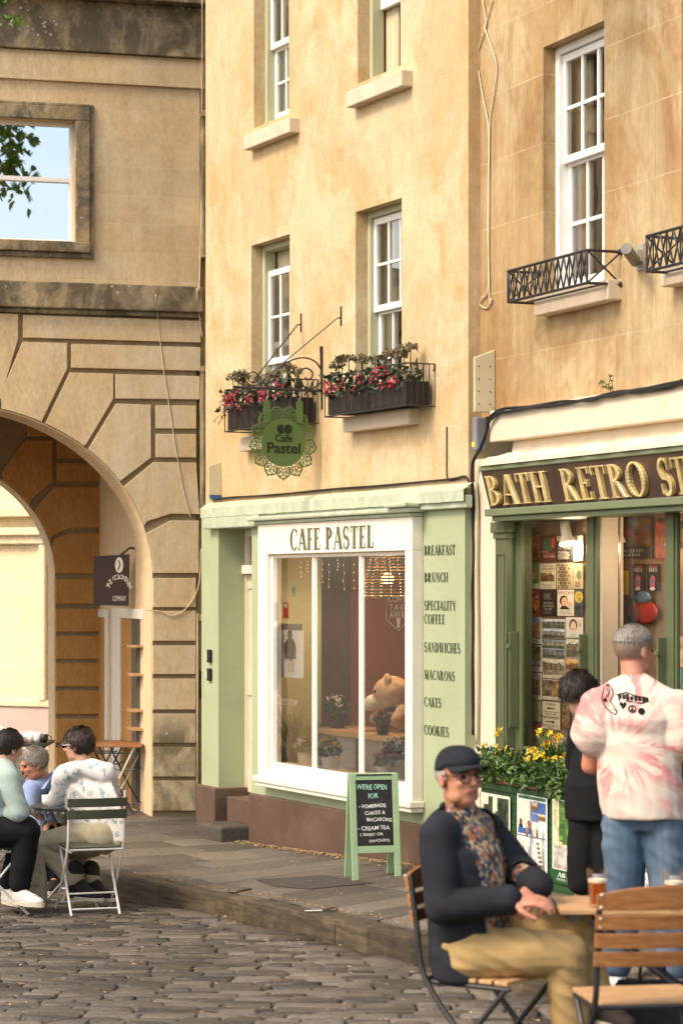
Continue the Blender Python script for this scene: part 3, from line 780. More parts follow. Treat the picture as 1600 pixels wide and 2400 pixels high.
# narrow return of the building beside the cafe
b = MB(); b.box(xr+0.002, 0.75, 0.10, 0.5, zbase, ztop); b.build('return_wall', m_arch, ab)
b = MB(); b.box(A.x(461), A.x(465), -0.01, 0.098, zbase, AP(461,1437)[1]); b.box(A.x(461), A.x(478), 0.0, 0.098, AP(470,1455)[1], AP(470,1440)[1]); b.build('gate_surround', m_archblk, ab, bevel=0.004)
for (t0, t1) in ((280, 590), (875, 1190)):
    b = MB()
    zt, zb = AP(470, t0)[1], AP(470, t1)[1]
    b.box(A.x(469), A.x(475), -0.12, 0.09, zb, zt)
    b.box(A.x(468), A.x(500), -0.16, 0.09, zt+0.001, zt+0.06); b.box(A.x(468), A.x(500), -0.16, 0.09, zb-0.07, zb-0.001)
    b.build('side_surround', m_archband, ab, bevel=0.006)
b = MB(); b.tube([(xc-ax-0.75,-0.06,zbase),(xc-ax-0.75,-0.06,ztop-0.3)], 0.05, 12); b.build('downpipe', m_white, ab)
b = MB(); b.box(xc-ax-1.9, xc-ax-1.1, -0.03, -0.012, zbase, zbase+2.2); b.build('service_door', m_cream, ab)
# roof and ends so that no light leaks in
b = MB(); b.box(xl, 0.8, TH+0.001, PY+0.45, ztop-0.25, ztop); b.build('roof', m_groove, ab)

# building seen through the two arches
FB = Frame(-6.5, 33.0, -24.0)
fb = tag(empty('far_building', FB.loc(), FB.a), 'pale sunlit stone building seen through the archway', 'building')
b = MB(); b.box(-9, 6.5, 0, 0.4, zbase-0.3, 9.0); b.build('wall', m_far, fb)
b = MB()
za = FB.at(40, 1255)[1]; zb_ = FB.at(40, 1275)[1]
b.box(-9, FB.x(112), -0.10, -0.001, zb_, za); b.box(-9, FB.x(112), -0.16, -0.001, za, za+0.10)
zd0, zd1 = FB.at(40, 1655)[1], FB.at(40, 1640)[1]
b.box(-9, 6.5, -0.06, -0.001, zd0, zd1); b.box(FB.x(98), FB.x(112), -0.08, -0.001, zd1, zb_)
zt_ = FB.at(40, 1212)[1]; b.box(-9, 6.5, -0.2, -0.001, zt_, zt_+0.12)
b.build('moulding', m_far, fb, bevel=0.01)
b = MB(); b.box(-9, 6.5, -0.03, -0.001, zbase-0.3, zd0-0.01); b.build('plinth', M('pinkish_plinth', (0.55,0.42,0.36), 0.8, 0.08, 2, 0.2), fb)
# ------------------------------------------------------------------ cafe building
C = CAFE
cb = tag(empty('cafe_building', C.loc(), C.a), 'cream limestone townhouse with a mint green cafe front on its ground floor', 'building')
P = C.at
cl, cr = C.x(482), C.x(1097)
z_sf = P(813, 1150)[1]                       # top of the shopfront
# upper windows: (left px, right px, head pt or None, sill-top pt)
def hole(pl, pr, top, bot): return (C.x(pl), C.x(pr), bot, top)
zW2h = P(887, 480)[1]; zW2s = P(870, 968)[1]
zW4s = P(870, 183)[1]; zW3s = P(623, 289)[1]
h2 = hole(833, 941, zW2h, zW2s); h1 = hole(589, 679, P(634, 562)[1], zW2s-0.0)
h4 = hole(838, 938, zW4s+1.55, zW4s); h3 = hole(595, 677, zW4s+1.55, zW3s)
b = MB(); wall_holes(b, cl, cr, z_sf-0.05, 9.4, [h1, h2, h3, h4], 0.0, 0.42); b.build('wall', m_cafe, cb)
b = MB(); b.box(cl, cr, 0.43, 6.0, 9.1, 9.4); b.box(cl, cl+0.3, 0.43, 6.0, zbase, 9.09); b.box(cr-0.3, cr, 0.43, 6.0, zbase, 9.09); b.build('side_wall', m_cafe, cb)
def sl(px0, px1, py0, py1, so, hh):
    xa, xb = C.x(px0, -so), C.x(px1, -so); zt = P((px0+px1)/2, (py0+py1)/2, -so)[1]
    return (xa, xb, zt-hh, zt, so)
sash_window(cb, *h2, 0.10, P(902, 728, 0.14)[1], drop=0.0, sill=sl(802, 957, 978, 957, 0.09, 0.115))
sash_window(cb, *h1, 0.10, P(634, 805, 0.14)[1]-0.02, drop=0.16, sill=sl(560, 690, 1030, 1005, 0.09, 0.115))
sash_window(cb, *h4, 0.10, zW4s+0.80, raise_=0.52, sill=sl(810, 941, 216, 162, 0.09, 0.12))
sash_window(cb, *h3, 0.10, P(652, 103, 0.14)[1]-0.03, sill=sl(570, 678, 320, 273, 0.09, 0.12))

# shopfront: green rendered wall with door recess at the left and window opening
zg0 = pave_z(*C.pt(0, 0, 0).xy)
FD = -0.03                                  # front of the green wall
dx0, dx1 = C.x(512, FD), C.x(590, FD)
ox0, ox1 = C.x(626, -0.12), C.x(948, -0.12)
zo1 = P(786, 1295, -0.12)[1]; zo0 = P(718, 1811, -0.12)[1]
zdt = P(560, 1237, FD)[1]
shop = empty('shopfront', parent=cb)
b = MB(); wall_holes(b, cl-0.02, cr+0.005, zbase-0.3, z_sf-0.052, [(dx0, dx1, -1, zdt), (ox0-0.06, ox1+0.06, zo0-0.06, zo1+0.06)], FD, 0.40)
b.build('green_wall', m_green, shop)
# wavy lead flashing and the pale fascia board over the door
b = MB(); n = 90; rr = random.Random(4); o = 0
x0, x1 = C.x(474, -0.09), C.x(1091, -0.09)
prof = [(0.0, 0.10), (-0.012, 0.098), (-0.072, 0.055), (-0.078, 0.05), (-0.078, -0.03)]
zf = [P(480, 1182)[1], P(1087, 1131)[1]]
for i in range(n+1):
    u = i/n; x = x0+(x1-x0)*u; zt = z_sf - 0.055
    for k, (yy, dz) in enumerate(prof):
        wv = 0.0015*math.sin(x*13.7+k*2.1)+rr.gauss(0, 0.0012)
        b.v.append((x, yy + FD + (wv*0.7 if k > 1 else 0), zt + dz - 0.06 + wv*0.6))
m = len(prof)
for i in range(n):
    for k in range(m-1): b.f.append((i*m+k, i*m+k+1, (i+1)*m+k+1, (i+1)*m+k)); b.m.append(0)
fl = b.build('flashing', m_lead, shop)
b = MB(); b.box(C.x(477, -0.1), C.x(606, -0.1), FD-0.075, FD-0.001, P(560, 1236, -0.10)[1], z_sf-0.10); b.box(C.x(606,-0.1), C.x(1087,-0.1), FD-0.055, FD-0.001, P(786, 1238, -0.1)[1]+0.10, z_sf-0.10)
b.build('fascia', m_lead, shop, bevel=0.01)
# bay of the display window
bay = empty('display_window', parent=cb)
BD = -0.12
bx0, bx1 = C.x(604, BD), C.x(965, BD)
zb1 = P(786, 1220, BD)[1]; zb0 = P(701, 1833, BD)[1]
b = MB()
b.box(bx0, bx1, BD, FD-0.001, zo1, zb1); b.box(bx0, ox0, BD, FD-0.001, zb0, zo1); b.box(ox1, bx1, BD, FD-0.001, zb0, zo1); b.box(ox0, ox1, BD, FD-0.001, zb0, zo0)
b.build('surround', m_cream, bay, bevel=0.006)
b = MB(); b.box(bx0-0.03, bx1+0.03, BD-0.035, FD-0.001, zb0-0.05, zb0-0.001); b.box(bx0-0.015, bx1+0.015, BD-0.018, FD-0.001, zb0-0.085, zb0-0.051); b.build('sill', m_cream, bay, bevel=0.008)
b = MB(); b.box(bx0-0.10, bx1+0.05, BD-0.06, FD-0.001, zb1+0.03, zb1+0.065); b.box(bx0-0.02, bx1+0.02, BD-0.025, FD-0.001, zb1+0.001, zb1+0.029); b.box(C.x(925, BD), bx1+0.07, BD-0.10, FD-0.0015, zb1+0.066, zb1+0.10); b.build('hood', m_lead, bay, bevel=0.01)
# frame and mullions, glass
b = MB(); g0 = -0.06
zi1 = zo1; fw = 0.05
b.box(ox0+0.0005, ox0+fw, g0-0.03, g0+0.01, zo0, zo1); b.box(ox1-0.02, ox1-0.0005, g0-0.03, g0+0.01, zo0, zo1)
b.box(ox0+fw, ox1-0.02, g0-0.02, 0.05, zo1-0.03, zo1-0.0005); b.box(ox0+fw, ox1-0.02, g0-0.02, 0.05, zo0+0.0005, zo0+0.035)
mx = []
for (pa, pb) in ((728, 741), (837, 852)):
    xa, xb = C.x(pa, g0-0.01), C.x(pb, g0-0.01); xm_ = (xa+xb)/2; mx.append(xm_)
    b.box(xm_-0.020, xm_+0.020, g0-0.015, g0+0.012, zo0+0.035, zo1-0.03); b.box(xm_-0.034, xm_+0.034, g0-0.002, g0+0.006, zo0+0.036, zo1-0.031)
b.build('frame', m_cream, bay, bevel=0.006)
edges = [ox0+fw, mx[0], mx[1], ox1-0.02]
for a, c_ in zip(edges, edges[1:]):
    MB().quad((a+0.01, g0+0.004, zo0+0.02), (c_-0.01, g0+0.004, zo0+0.02), (c_-0.01, g0+0.004, zo1-0.02), (a+0.01, g0+0.004, zo1-0.02)).build('pane', m_glass, bay)
m_letters = M('olive_lettering', (0.13,0.125,0.07), 0.5, 0.2, 12)
m_dkletters = M('dark_green_lettering', (0.035,0.05,0.022), 0.5, 0.2, 12)
b = MB(); serif(b, 'CAFE PASTEL', C.x(680, BD), C.x(876, BD), P(780, 1287, BD)[1], P(780, 1235, BD)[1], BD-0.003, bold=0.23); b.build('lettering', m_letters, bay)
# menu words on the green wall
b = MB()
for (wd, px1, cyp, hh) in (('BREAKFAST',1067,1289,23),('BRUNCH',1050,1353,22),('SPECIALITY',1069,1419,22),('COFFEE',1043,1451,22),('SANDWICHES',1079,1518,23),('MACARONS',1066,1583,22),('CAKES',1034,1646,22),('COOKIES',1052,1713,23)):
    xa = C.x(994.5, FD); xb = C.x(px1, FD); zz = P((994+px1)/2, cyp, FD)[1]; hz = hh*0.5/ (FPX/C.pt(xa,0,0).y)
    serif(b, wd, xa, xb, zz-hz, zz+hz, FD-0.003, bold=0.19)
b.build('menu_lettering', m_dkletters, shop)
# plinth and pilaster base
b = MB(); zp = P(688, 1878, -0.07)[1]
b.box(C.x(583,-0.07), cr+0.02, -0.075, FD-0.001, zbase-0.3, zp); b.build('plinth', m_brown, shop, bevel=0.012)
zq = P(500, 1845, -0.06)[1]
b = MB(); b.box(cl-0.05, dx0+0.004, -0.075, 0.30, zbase-0.3, zq); b.build('pilaster_base', m_brown, shop, bevel=0.015)
# door, its frame and the light over it
DY = 0.215
dr = empty('door', parent=cb)
zt1 = P(570, 1345, DY)[1]; zt0 = P(570, 1325, DY)[1]
dz0 = P(570, 1862, DY)[1]; dxa = C.x(553, DY)
b = MB(); b.box(dx0+0.001, dxa, DY+0.0, DY+0.1, dz0, zdt-0.001); b.box(dx1-0.06, dx1-0.001, DY, DY+0.1, dz0, zdt-0.001); b.box(dxa, dx1-0.06, DY, DY+0.1, zdt-0.06, zdt-0.001); b.box(dx0+0.001, dx1-0.002, DY-0.03, DY+0.1, zt1, zt0)
b.build('frame', m_cream, dr, bevel=0.005)
b = MB(); da, db = dxa+0.002, dx1-0.062
b.box(da, da+0.11, DY+0.03, DY+0.075, dz0+0.02, zt1-0.003); b.box(db-0.11, db, DY+0.03, DY+0.075, dz0+0.02, zt1-0.003)
for (q0, q1) in ((dz0+0.02, dz0+0.24), (dz0+0.86, dz0+1.02), (zt1-0.13, zt1-0.003)): b.box(da+0.11, db-0.11, DY+0.03, DY+0.075, q0, q1)
b.box(da+0.11, db-0.11, DY+0.045, DY+0.065, dz0+0.241, zt1-0.131); b.build('leaf', m_beige, dr, bevel=0.006)
b = MB(); b.box(da+0.03, da+0.07, DY+0.005, DY+0.029, dz0+0.98, dz0+1.1); b.tube([(da+0.05, DY+0.005, dz0+1.04), (da+0.05, DY-0.03, dz0+1.04), (da+0.13, DY-0.03, dz0+1.04)], 0.008); b.build('handle', M('brass', (0.5,0.35,0.12), 0.3, 0.1, metal=1), dr)
MB().quad((dxa, DY+0.05, zt0), (dx1-0.06, DY+0.05, zt0), (dx1-0.06, DY+0.05, zdt-0.06), (dxa, DY+0.05, zdt-0.06)).build('pane', m_glass, dr)
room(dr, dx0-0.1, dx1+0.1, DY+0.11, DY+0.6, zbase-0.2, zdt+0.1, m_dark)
b = MB(); b.box(C.x(551, 0.10), dx1+0.03, 0.02, 0.5, zbase-0.3, dz0-0.001); b.build('threshold', m_brown, dr, bevel=0.012)
b = MB(); sx0, sx1 = C.x(470, -0.28), C.x(592, 0.0); zs = P(520, 1928, -0.15)[1]
b.box(sx0, sx1, -0.30, 0.015, zbase-0.3, zs); b.build('doorstep', m_flag, dr, bevel=0.03, segs=3)
# cafe interior: warm back wall, counter, floor and ceiling
m_cafein = M('warm_plaster', (0.34,0.135,0.065), 0.8, 0.1, 1.2)
m_cafelt = M('pale_plaster', (0.38,0.33,0.27), 0.8, 0.1, 1.2)
ri = empty('cafe_room', parent=cb)
rx0, rx1, rz0, rz1 = ox0-0.5, ox1+0.6, zg0-0.1, z_sf-0.2
RB = 2.6
b = MB(); b.box(rx0, rx1, RB, RB+0.05, rz0, rz1); b.box(rx1, rx1+0.05, 0.41, RB, rz0, rz1); b.box(rx0-0.05, rx0, 0.41, RB, rz0, rz1); b.build('back_wall', m_cafein, ri)
b = MB(); b.box(rx0, rx1, 0.41, RB, rz1, rz1+0.05); b.box(rx0, rx1, 0.41, RB, rz0-0.05, rz0); b.build('ceiling', m_cafelt, ri)
zsh = P(786, 1712, 0.35)[1]
# counter shelf in the window with a panelled front below it
b = MB(); b.box(ox0-0.05, ox1+0.05, 0.30, 0.75, zsh-0.035, zsh+0.012); b.build('shelf', M('pale_oak', (0.56,0.36,0.17), 0.5, 0.15, 2, 0.1, stretch=(1.5,25,25)), ri, bevel=0.004)
b = MB(); b.box(ox0-0.05, ox1+0.05, 0.36, 0.40, zo0-0.2, zsh-0.036)
for k in range(5):
    xx = ox0 + (ox1-ox0)*(k+0.4)/5; b.box(xx-0.02, xx+0.02, 0.335, 0.359, zo0-0.02, zsh-0.037)
b.build('panel', m_cafelt, ri, bevel=0.003)
b = MB(); b.box(ox0-0.05, ox1+0.05, -0.02, 0.335, zo0-0.06, zo0+0.004); b.build('window_board', m_cream, ri)
# ------------------------------------------------------------------ shop building to the right
S = SHOP; SP = S.at
m_sgreen = M('sage_green_paint', (0.088,0.108,0.05), 0.4, 0.07, 4, 0.15, 35, spec=0.45, dirt=(0.12,0.12,0.07), dirt_amt=0.3)
m_sgreenlt = M('sage_green_worn', (0.15,0.175,0.095), 0.4, 0.08, 4, 0.15, 35, spec=0.45)
m_shopglass = glassmat('shop_glass', (0.95,0.95,0.93), 0.8, 0.04)
m_fascia = M('dark_fascia_paint', (0.055,0.033,0.024), 0.45, 0.25, 3, 0.15, 30, dirt=(0.10,0.065,0.045), dirt_amt=0.5)
m_gold = M('gilded_letters', (0.66,0.50,0.22), 0.35, 0.35, 9, 0.3, 18, metal=0.35, spec=0.5, dirt=(0.80,0.74,0.50), dirt_amt=0.5, dirt_scale=6)  # pale patches are highlights painted into the gilding
m_render = M('cream_render', (0.64,0.545,0.405), 0.75, 0.05, 2, 0.35, 30, dirt=(0.45,0.33,0.18), dirt_amt=0.3, dirt_scale=2)
m_dkgreen = M('bottle_green_paint', (0.022,0.065,0.02), 0.4, 0.15, 4, 0.2, 40, spec=0.5)
m_shopin = M('shop_back_board', (0.20,0.13,0.075), 0.8, 0.15, 2)
sb = tag(empty('gift_shop_building', S.loc(), S.a), 'ochre stained stone house with a dark shop fascia and green shop windows', 'building')
XR = 6.5
zk = SP(1385, 933)[1]                              # top of the cream band
h5 = (S.x(1272), S.x(1415), SP(1335, 683)[1], SP(1344, 79)[1])
wdt5 = h5[1]-h5[0]
h6 = (S.x(1600)-0.02, S.x(1600)-0.02+wdt5, h5[2], h5[3])
b = MB(); wall_holes(b, -0.30, XR, zk-0.02, 9.2, [h5, h6], 0.0, 0.42); b.build('wall', m_shop, sb)
b = MB(); b.box(-0.3, XR, 0.43, 6.0, 8.9, 9.2); b.box(XR-0.3, XR, 0.43, 6.0, zbase, 8.89); b.build('side_wall', m_shop, sb)
def s_sill(px0, px1, pt, hh, so):
    xa, xb = S.x(px0, -so), S.x(px1, -so); return (xa, xb, pt-hh, pt, so)
zm5 = SP(1356, 375, 0.14)[1]
sash_window(sb, *h5, 0.09, zm5, sill=s_sill(1250, 1423, h5[2]-0.002, 0.13, 0.10), mbox=m_white, curtain='sides', bar=0.026)
sash_window(sb, *h6, 0.09, zm5, sill=(h6[0]-0.08, h6[1]+0.08, h6[2]-0.13, h6[2]-0.002, 0.10), mbox=m_white, curtain=None, bar=0.026)
# cream band, coved lead, slanted fascia board
sf = empty('shopfront', parent=sb)
xa = S.x(1146, -0.10)
zb0_ = SP(1372, 1009, -0.10)[1]
b = MB(); b.box(xa, XR, -0.10, -0.001, zb0_, zk); b.build('band', m_render, sf, bevel=0.01)
zl0 = SP(1361, 1068, -0.26)[1]; xL = S.x(1123, -0.27)
b = MB(); pr = [(-0.02, zb0_-0.002), (-0.03, zb0_-0.09), (-0.07, zb0_-0.14), (-0.20, zl0+0.07), (-0.265, zl0+0.03), (-0.27, zl0), (-0.02, zl0)]
n = 60
for i in range(n+1):
    x = xL + (XR-xL)*i/n
    for k, (yy, zz) in enumerate(pr): b.v.append((x, yy+0.006*math.sin(x*17+k), zz+(0.008*math.sin(x*11+k*1.7) if k in (3, 4) else 0)))
m = len(pr)
for i in range(n):
    for k in range(m): b.f.append((i*m+k, i*m+(k+1) % m, (i+1)*m+(k+1) % m, (i+1)*m+k)); b.m.append(0)
b.f.append(tuple(range(m))[::-1]); b.m.append(0); b.f.append(tuple(n*m+k for k in range(m))); b.m.append(0)
b.build('lead_cove', m_render, sf)
zf1 = zl0-0.035; zf0 = SP(1372, 1178, -0.20)[1]
b = MB(); b.box(S.x(1122, -0.25), XR, -0.255, -0.02, zf1+0.001, zl0-0.001)
b.box(S.x(1142, -0.2), XR, -0.225, -0.02, zf0-0.05, zf0-0.001); b.box(S.x(1150, -0.2), XR, -0.195, -0.02, zf0-0.085, zf0-0.051)
b.build('moulding', m_sgreenlt, sf, bevel=0.006)
xf0, xf1 = S.x(1127, -0.245), S.x(1148, -0.185)
b = MB(); b.hexa([(xf1,-0.185,zf0),(XR,-0.185,zf0),(XR,-0.03,zf0),(xf1,-0.03,zf0),(xf0,-0.245,zf1),(XR,-0.245,zf1),(XR,-0.03,zf1),(xf0,-0.03,zf1)])
b.build('fascia_board', m_fascia, sf)
# raised gilded capitals on the slanted board: built upright, then leaned to the board's slope
def shop_word(word, pa, pb, pt, pbm):
    q = MB(); x0_, x1_ = S.x(pa, -0.22), S.x(pb, -0.22)
    pc = (pa+pb)/2; z1_, z0_ = SP(pc, pt, -0.235)[1], SP(pc, pbm, -0.2)[1]
    serif(q, word, x0_, x1_, z0_, z1_, 0.0, depth=0.028, bold=0.165)
    q.v = [(x, y - 0.187 - 0.06*(z-zf0)/(zf1-zf0), z) for (x, y, z) in q.v]
    return q
for a in (('BATH', 1146, 1287, 1110, 1182), ('RETRO', 1320, 1517, 1090, 1170), ('STORE', 1549, 1745, 1066, 1156)): shop_word(*a).build('lettering', m_gold, sf, bevel=0.004, segs=1)
# rendered pier at the corner, green pilaster, window frame
zbS = -0.5
b = MB(); b.box(S.x(1117, -0.03), S.x(1159, -0.05), -0.05, 0.06, zbS, zb0_-0.1); b.build('pier', m_render, sf, bevel=0.008)
zs0 = SP(1300, 1778, -0.05)[1]
zh = SP(1290, 1212, -0.05)[1]
b = MB()
pa, pb = S.x(1160, -0.10), S.x(1185, -0.10)
b.box(pa, pb, -0.10, 0.1, zbS, zf0-0.087); b.box(pa-0.02, pb+0.02, -0.13, 0.0, zf0-0.16, zf0-0.0865); b.box(pa-0.01, pb+0.01, -0.115, 0.0, zf0-0.20, zf0-0.161)
b.box(pa+0.02, pa+0.032, -0.108, -0.099, zs0-0.2, zf0-0.30); b.box(pb-0.032, pb-0.02, -0.108, -0.099, zs0-0.2, zf0-0.30); b.box(pa+0.033, pb-0.033, -0.108, -0.099, zf0-0.312, zf0-0.30)
b.build('pilaster', m_sgreen, sf, bevel=0.005)
b = MB(); e0 = S.x(1197, -0.02); e1 = S.x(1218, -0.04)
b.box(pb+0.001, e1, -0.03, -0.005, zbS, zf0-0.087)
m1 = (S.x(1363, -0.06), S.x(1386, -0.06)); m2 = (S.x(1546, -0.06), S.x(1574, -0.06)); m3 = (S.x(1762, -0.06), S.x(1790, -0.06))
for (p, q_) in (m1, m2, m3): b.box(p, q_, -0.03, -0.004, zs0, zf0-0.087); b.box(p+0.02, q_-0.02, -0.042, -0.0305, zs0, zf0-0.087)
b.box(e1, XR, -0.035, 0.08, zh, zf0-0.087); b.box(e1, XR, -0.06, 0.10, zs0-0.06, zs0)
b.box(e1, XR, -0.02, 0.10, zs0+0.001, zs0+0.05)
for p in (e1-0.05, m1[0]+0.03, m2[0]+0.03):
    zz = SP(1300, 1520, -0.08)[1]; b.box(p-0.006, p+0.012, -0.10, -0.03, zz-0.55, zz+0.1); b.box(p-0.012, p+0.03, -0.115, -0.10, zz-0.01, zz+0.015)
b.build('window_frame', m_sgreen, sf, bevel=0.004)
for (p, q_) in ((e1, m1[0]), (m1[1], m2[0]), (m2[1], m3[0]), (m3[1], XR-0.3)):
    MB().quad((p-0.005, -0.012, zs0), (q_+0.005, -0.012, zs0), (q_+0.005, -0.012, zh+0.01), (p-0.005, -0.012, zh+0.01)).build('pane', m_shopglass, sf)
b = MB(); b.box(m1[1]-0.005, m1[1]+0.02, 0.0, 0.12, zs0, zh); b.box(m1[1]-0.015, m1[1]+0.015, 0.141, 0.16, zs0, zh+0.05); b.build('inner_post', m_cream, sf, bevel=0.004)
b = MB(); b.box(pb, XR, -0.06, 0.10, zbS, zs0-0.061); b.build('stall_riser', m_sgreen, sf)
# display interior
D1, D2 = 0.13, 0.34
b = MB(); b.box(e1-0.3, m1[1]-0.02, D1+0.012, D1+0.03, zs0, zh+0.1); b.box(e1, XR, D2+0.012, D2+0.04, zs0, zh+0.1); b.build('back_board', m_shopin, sf)
b = MB(); b.box(e1-0.3, XR, 0.101, D2+0.05, zh+0.1, zh+0.14); b.build('display_ceiling', m_shopin, sf)
b = MB(); b.box(e1-0.3, XR, 0.101, D2+0.01, zs0-0.03, zs0+0.03); b.build('display_floor', m_cream, sf)

# ------------------------------------------------------------------ printed things: one mesh each, colours on its faces
def printmat(name, rough):
    m, t = newmat(name); a = t.node('ShaderNodeAttribute'); a.attribute_name = 'print'
    sc_ = t.noise(t.coord(), 30, 4, 0.7)
    t.link(t.mix(1.0, a.outputs['Color'], t.ramp(sc_, [(0.3, 0.92), (0.7, 1.08)]), 'MULTIPLY'), t.b.inputs['Base Color'])
    t.b.inputs['Roughness'].default_value = rough; return m
m_print = printmat('printed_tin', 0.35); m_paper = printmat('printed_paper', 0.6)
m_lamin = printmat('chalked_board', 0.8)
class PB(MB):
    """printed sheet in unit coordinates u (right), v (up), placed on a frame's plane"""
    def __init__(s, x0, x1, z0, z1, y, th=0.004):
        super().__init__(); s.r = (x0, x1, z0, z1); s.y = y; s.c = []; s.k = 0; s.col = (1,1,1)
        s.col = (0.3,0.3,0.3)
    def ink(s, c): s.col = lin(c) if max(c) > 1.01 else c; return s
    def _fill(s): s.c += [s.col]*(len(s.f)-len(s.c))
    def U(s, u, v): x0, x1, z0, z1 = s.r; return (x0+(x1-x0)*u, z0+(z1-z0)*v)
    def base(s, c, th=0.004):
        s.ink(c); x0, x1, z0, z1 = s.r; s.box(x0, x1, s.y, s.y+th, z0, z1); s._fill(); return s
    def layer(s): s.k += 1; return s.y - 0.0006*s.k
    def rect(s, c, u0, v0, u1, v1):
        s.ink(c); y = s.layer(); a, b_ = s.U(u0, v0), s.U(u1, v1); s.quad((a[0],y,a[1]), (b_[0],y,a[1]), (b_[0],y,b_[1]), (a[0],y,b_[1])); s._fill(); return s
    def poly(s, c, pts):
        s.ink(c); y = s.layer(); pp = [s.U(*p) for p in pts]
        s.add([(p[0], y, p[1]) for p in pp], [tuple(range(len(pp)))]); s._fill(); return s
    def oval(s, c, u, v, ru, rv, n=18):
        return s.poly(c, [(u+ru*math.cos(2*math.pi*i/n), v+rv*math.sin(2*math.pi*i/n)) for i in range(n)])
    def text(s, c, body, u, v, hv, wu=None, rot=0.0, ser=False, align='CENTER', jitter=0.0):
        s.ink(c); y = s.layer(); p = s.U(u, v); h = hv*(s.r[3]-s.r[2])
        if ser:
            w_ = wu*(s.r[1]-s.r[0]); serif(s, body, p[0]-w_/2, p[0]+w_/2, p[1]-h/2, p[1]+h/2, y); s.k += 5
        else: add_text(s, body, p[0], p[1], y, h, wu*(s.r[1]-s.r[0]) if wu else None, align, rot=rot, jitter=jitter)
        s._fill(); return s
    def lines(s, c, u0, u1, v0, v1, n, fill=0.45, rr=rnd):
        for i in range(n):
            v = v0 + (v1-v0)*(i+0.5)/n; h = abs(v1-v0)/n*fill/2
            s.rect(c, u0 + rr.uniform(0, 0.06)*(u1-u0), v-h, u1 - rr.uniform(0, 0.25)*(u1-u0), v+h)
        return s
    def photo(s, u0, v0, u1, v1, fn, nu=16, nv=16):
        """picture made of small coloured cells; fn(u,v) gives 0..255 colour"""
        y = s.layer()
        for i in range(nu):
            for j in range(nv):
                a = s.U(u0+(u1-u0)*i/nu, v0+(v1-v0)*j/nv); b_ = s.U(u0+(u1-u0)*(i+1)/nu, v0+(v1-v0)*(j+1)/nv)
                s.ink(tuple(max(2.0, q) for q in fn((i+.5)/nu, (j+.5)/nv))); s.quad((a[0],y,a[1]), (b_[0],y,a[1]), (b_[0],y,b_[1]), (a[0],y,b_[1])); s._fill()
        return s
    def done(s, name, label, cat, frame, mat=None, group=None, bow=0.0):
        x0, x1, z0, z1 = s.r; cx, cz = (x0+x1)/2, z0
        s.v = [(x-cx, y-s.y, z-cz) for x, y, z in s.v]
        o = s.build(name, mat or m_print, None, frame.pt(cx, s.y, cz), frame.a)
        a = o.data.attributes.new('print', 'FLOAT_COLOR', 'FACE'); a.data.foreach_set('color', [q for c in s.c for q in (*c[:3], 1.0)])
        return tag(o, label, cat, group)
def nz(u, v, s=3.0, o=0.0): return noise.noise(Vector((u*s+o, v*s, o*1.7)))
def townscape(sky=(150,170,190), stone_=(190,160,110), ground_=(120,115,95), seed=0.0, hz=0.35, top=0.75):
    def f(u, v):
        n = nz(u, v, 4, seed)*35 + nz(u, v, 14, seed)*40; roof = top + 0.12*nz(u, 0, 6, seed+3)
        c = ground_ if v < hz else stone_ if v < roof else sky
        if hz < v < roof and (int(u*9+seed) % 2 == 0) and (int(v*12) % 2 == 0): n -= 70
        return tuple(q+n for q in c)
    return f
def foliage_view(seed=0.0):
    def f(u, v):
        n = nz(u, v, 5, seed)*50 + nz(u, v, 17, seed)*45
        c = (75,95,40) if v > 0.35+0.2*nz(u, 0, 4, seed) else (205,180,130) if v > 0.3 else (150,145,135)
        return tuple(q+n for q in c)
    return f
def sepia(seed=0.0):
    g_ = townscape((200,180,140), (140,105,65), (110,80,45), seed, 0.4, 0.7); return g_

def SB(px0, py0, px1, py1, d):
    xa, xb = S.x(px0, d), S.x(px1, d); pc = (px0+px1)/2
    return PB(xa, xb, SP(pc, py1, d)[1], SP(pc, py0, d)[1], d)
K = lambda x: 1120 + x*0.3061
KY = lambda y: 1180 + y*0.3061
def sign(x0, y0, x1, y1, d=D1): return SB(K(x0), KY(y0), K(x1), KY(y1), d-0.002)
GS = 'printed tin signs on the window board'
def sdone(p, label): p.done('tin_sign', label, 'tin sign', S, group=GS)
p = sign(335,240,465,440).base((150,120,80)).rect((110,50,35),0,0,1,.45).rect((140,85,50),.05,.5,.95,.95).text((225,205,160),'HUNGRY',.5,.86,.10,.8).oval((200,150,110),.75,.64,.14,.09).poly((170,90,60),[(.5,.42),(.95,.3),(.97,.36),(.55,.5)]).text((205,165,120),'DRINK',.35,.2,.08,.5).text((205,165,120),'CHEAP WINE',.5,.08,.08,.85); sdone(p, 'brown tin sign reading drink cheap wine, top left of the sign board')
p = sign(470,245,592,440).base((95,45,38)).oval((60,95,70),.55,.65,.40,.25).oval((190,60,50),.86,.72,.12,.22).text((230,160,120),'NICE',.35,.36,.07,.4).text((240,190,150),'FEET HERE',.62,.17,.09,.7).text((220,160,120),'PUT YOUR',.66,.27,.06,.5); sdone(p, 'dark red tin sign with a green oval and the words feet here')
p = sign(598,245,722,440).base((45,45,48)).rect((205,195,170),.03,.80,.97,.98).text((40,40,42),'TEENAGERS',.5,.89,.11,.85).lines((205,195,170),.12,.88,.62,.76,2).text((225,215,190),'ACT NOW!',.5,.50,.12,.75).lines((195,185,165),.12,.88,.06,.40,7); sdone(p, 'black tin sign reading act now in white block capitals')
p = sign(728,245,800,440).base((205,195,170)).text((60,55,50),'To',.45,.68,.2,.6).text((70,60,50),'HA',.6,.36,.1).text((70,60,50),'LAUG',.55,.24,.1).text((70,60,50),'IN',.6,.1,.1).oval((120,110,95),.3,.48,.15,.05); sdone(p, 'pale tin sign with handwritten To, cut by the window post')
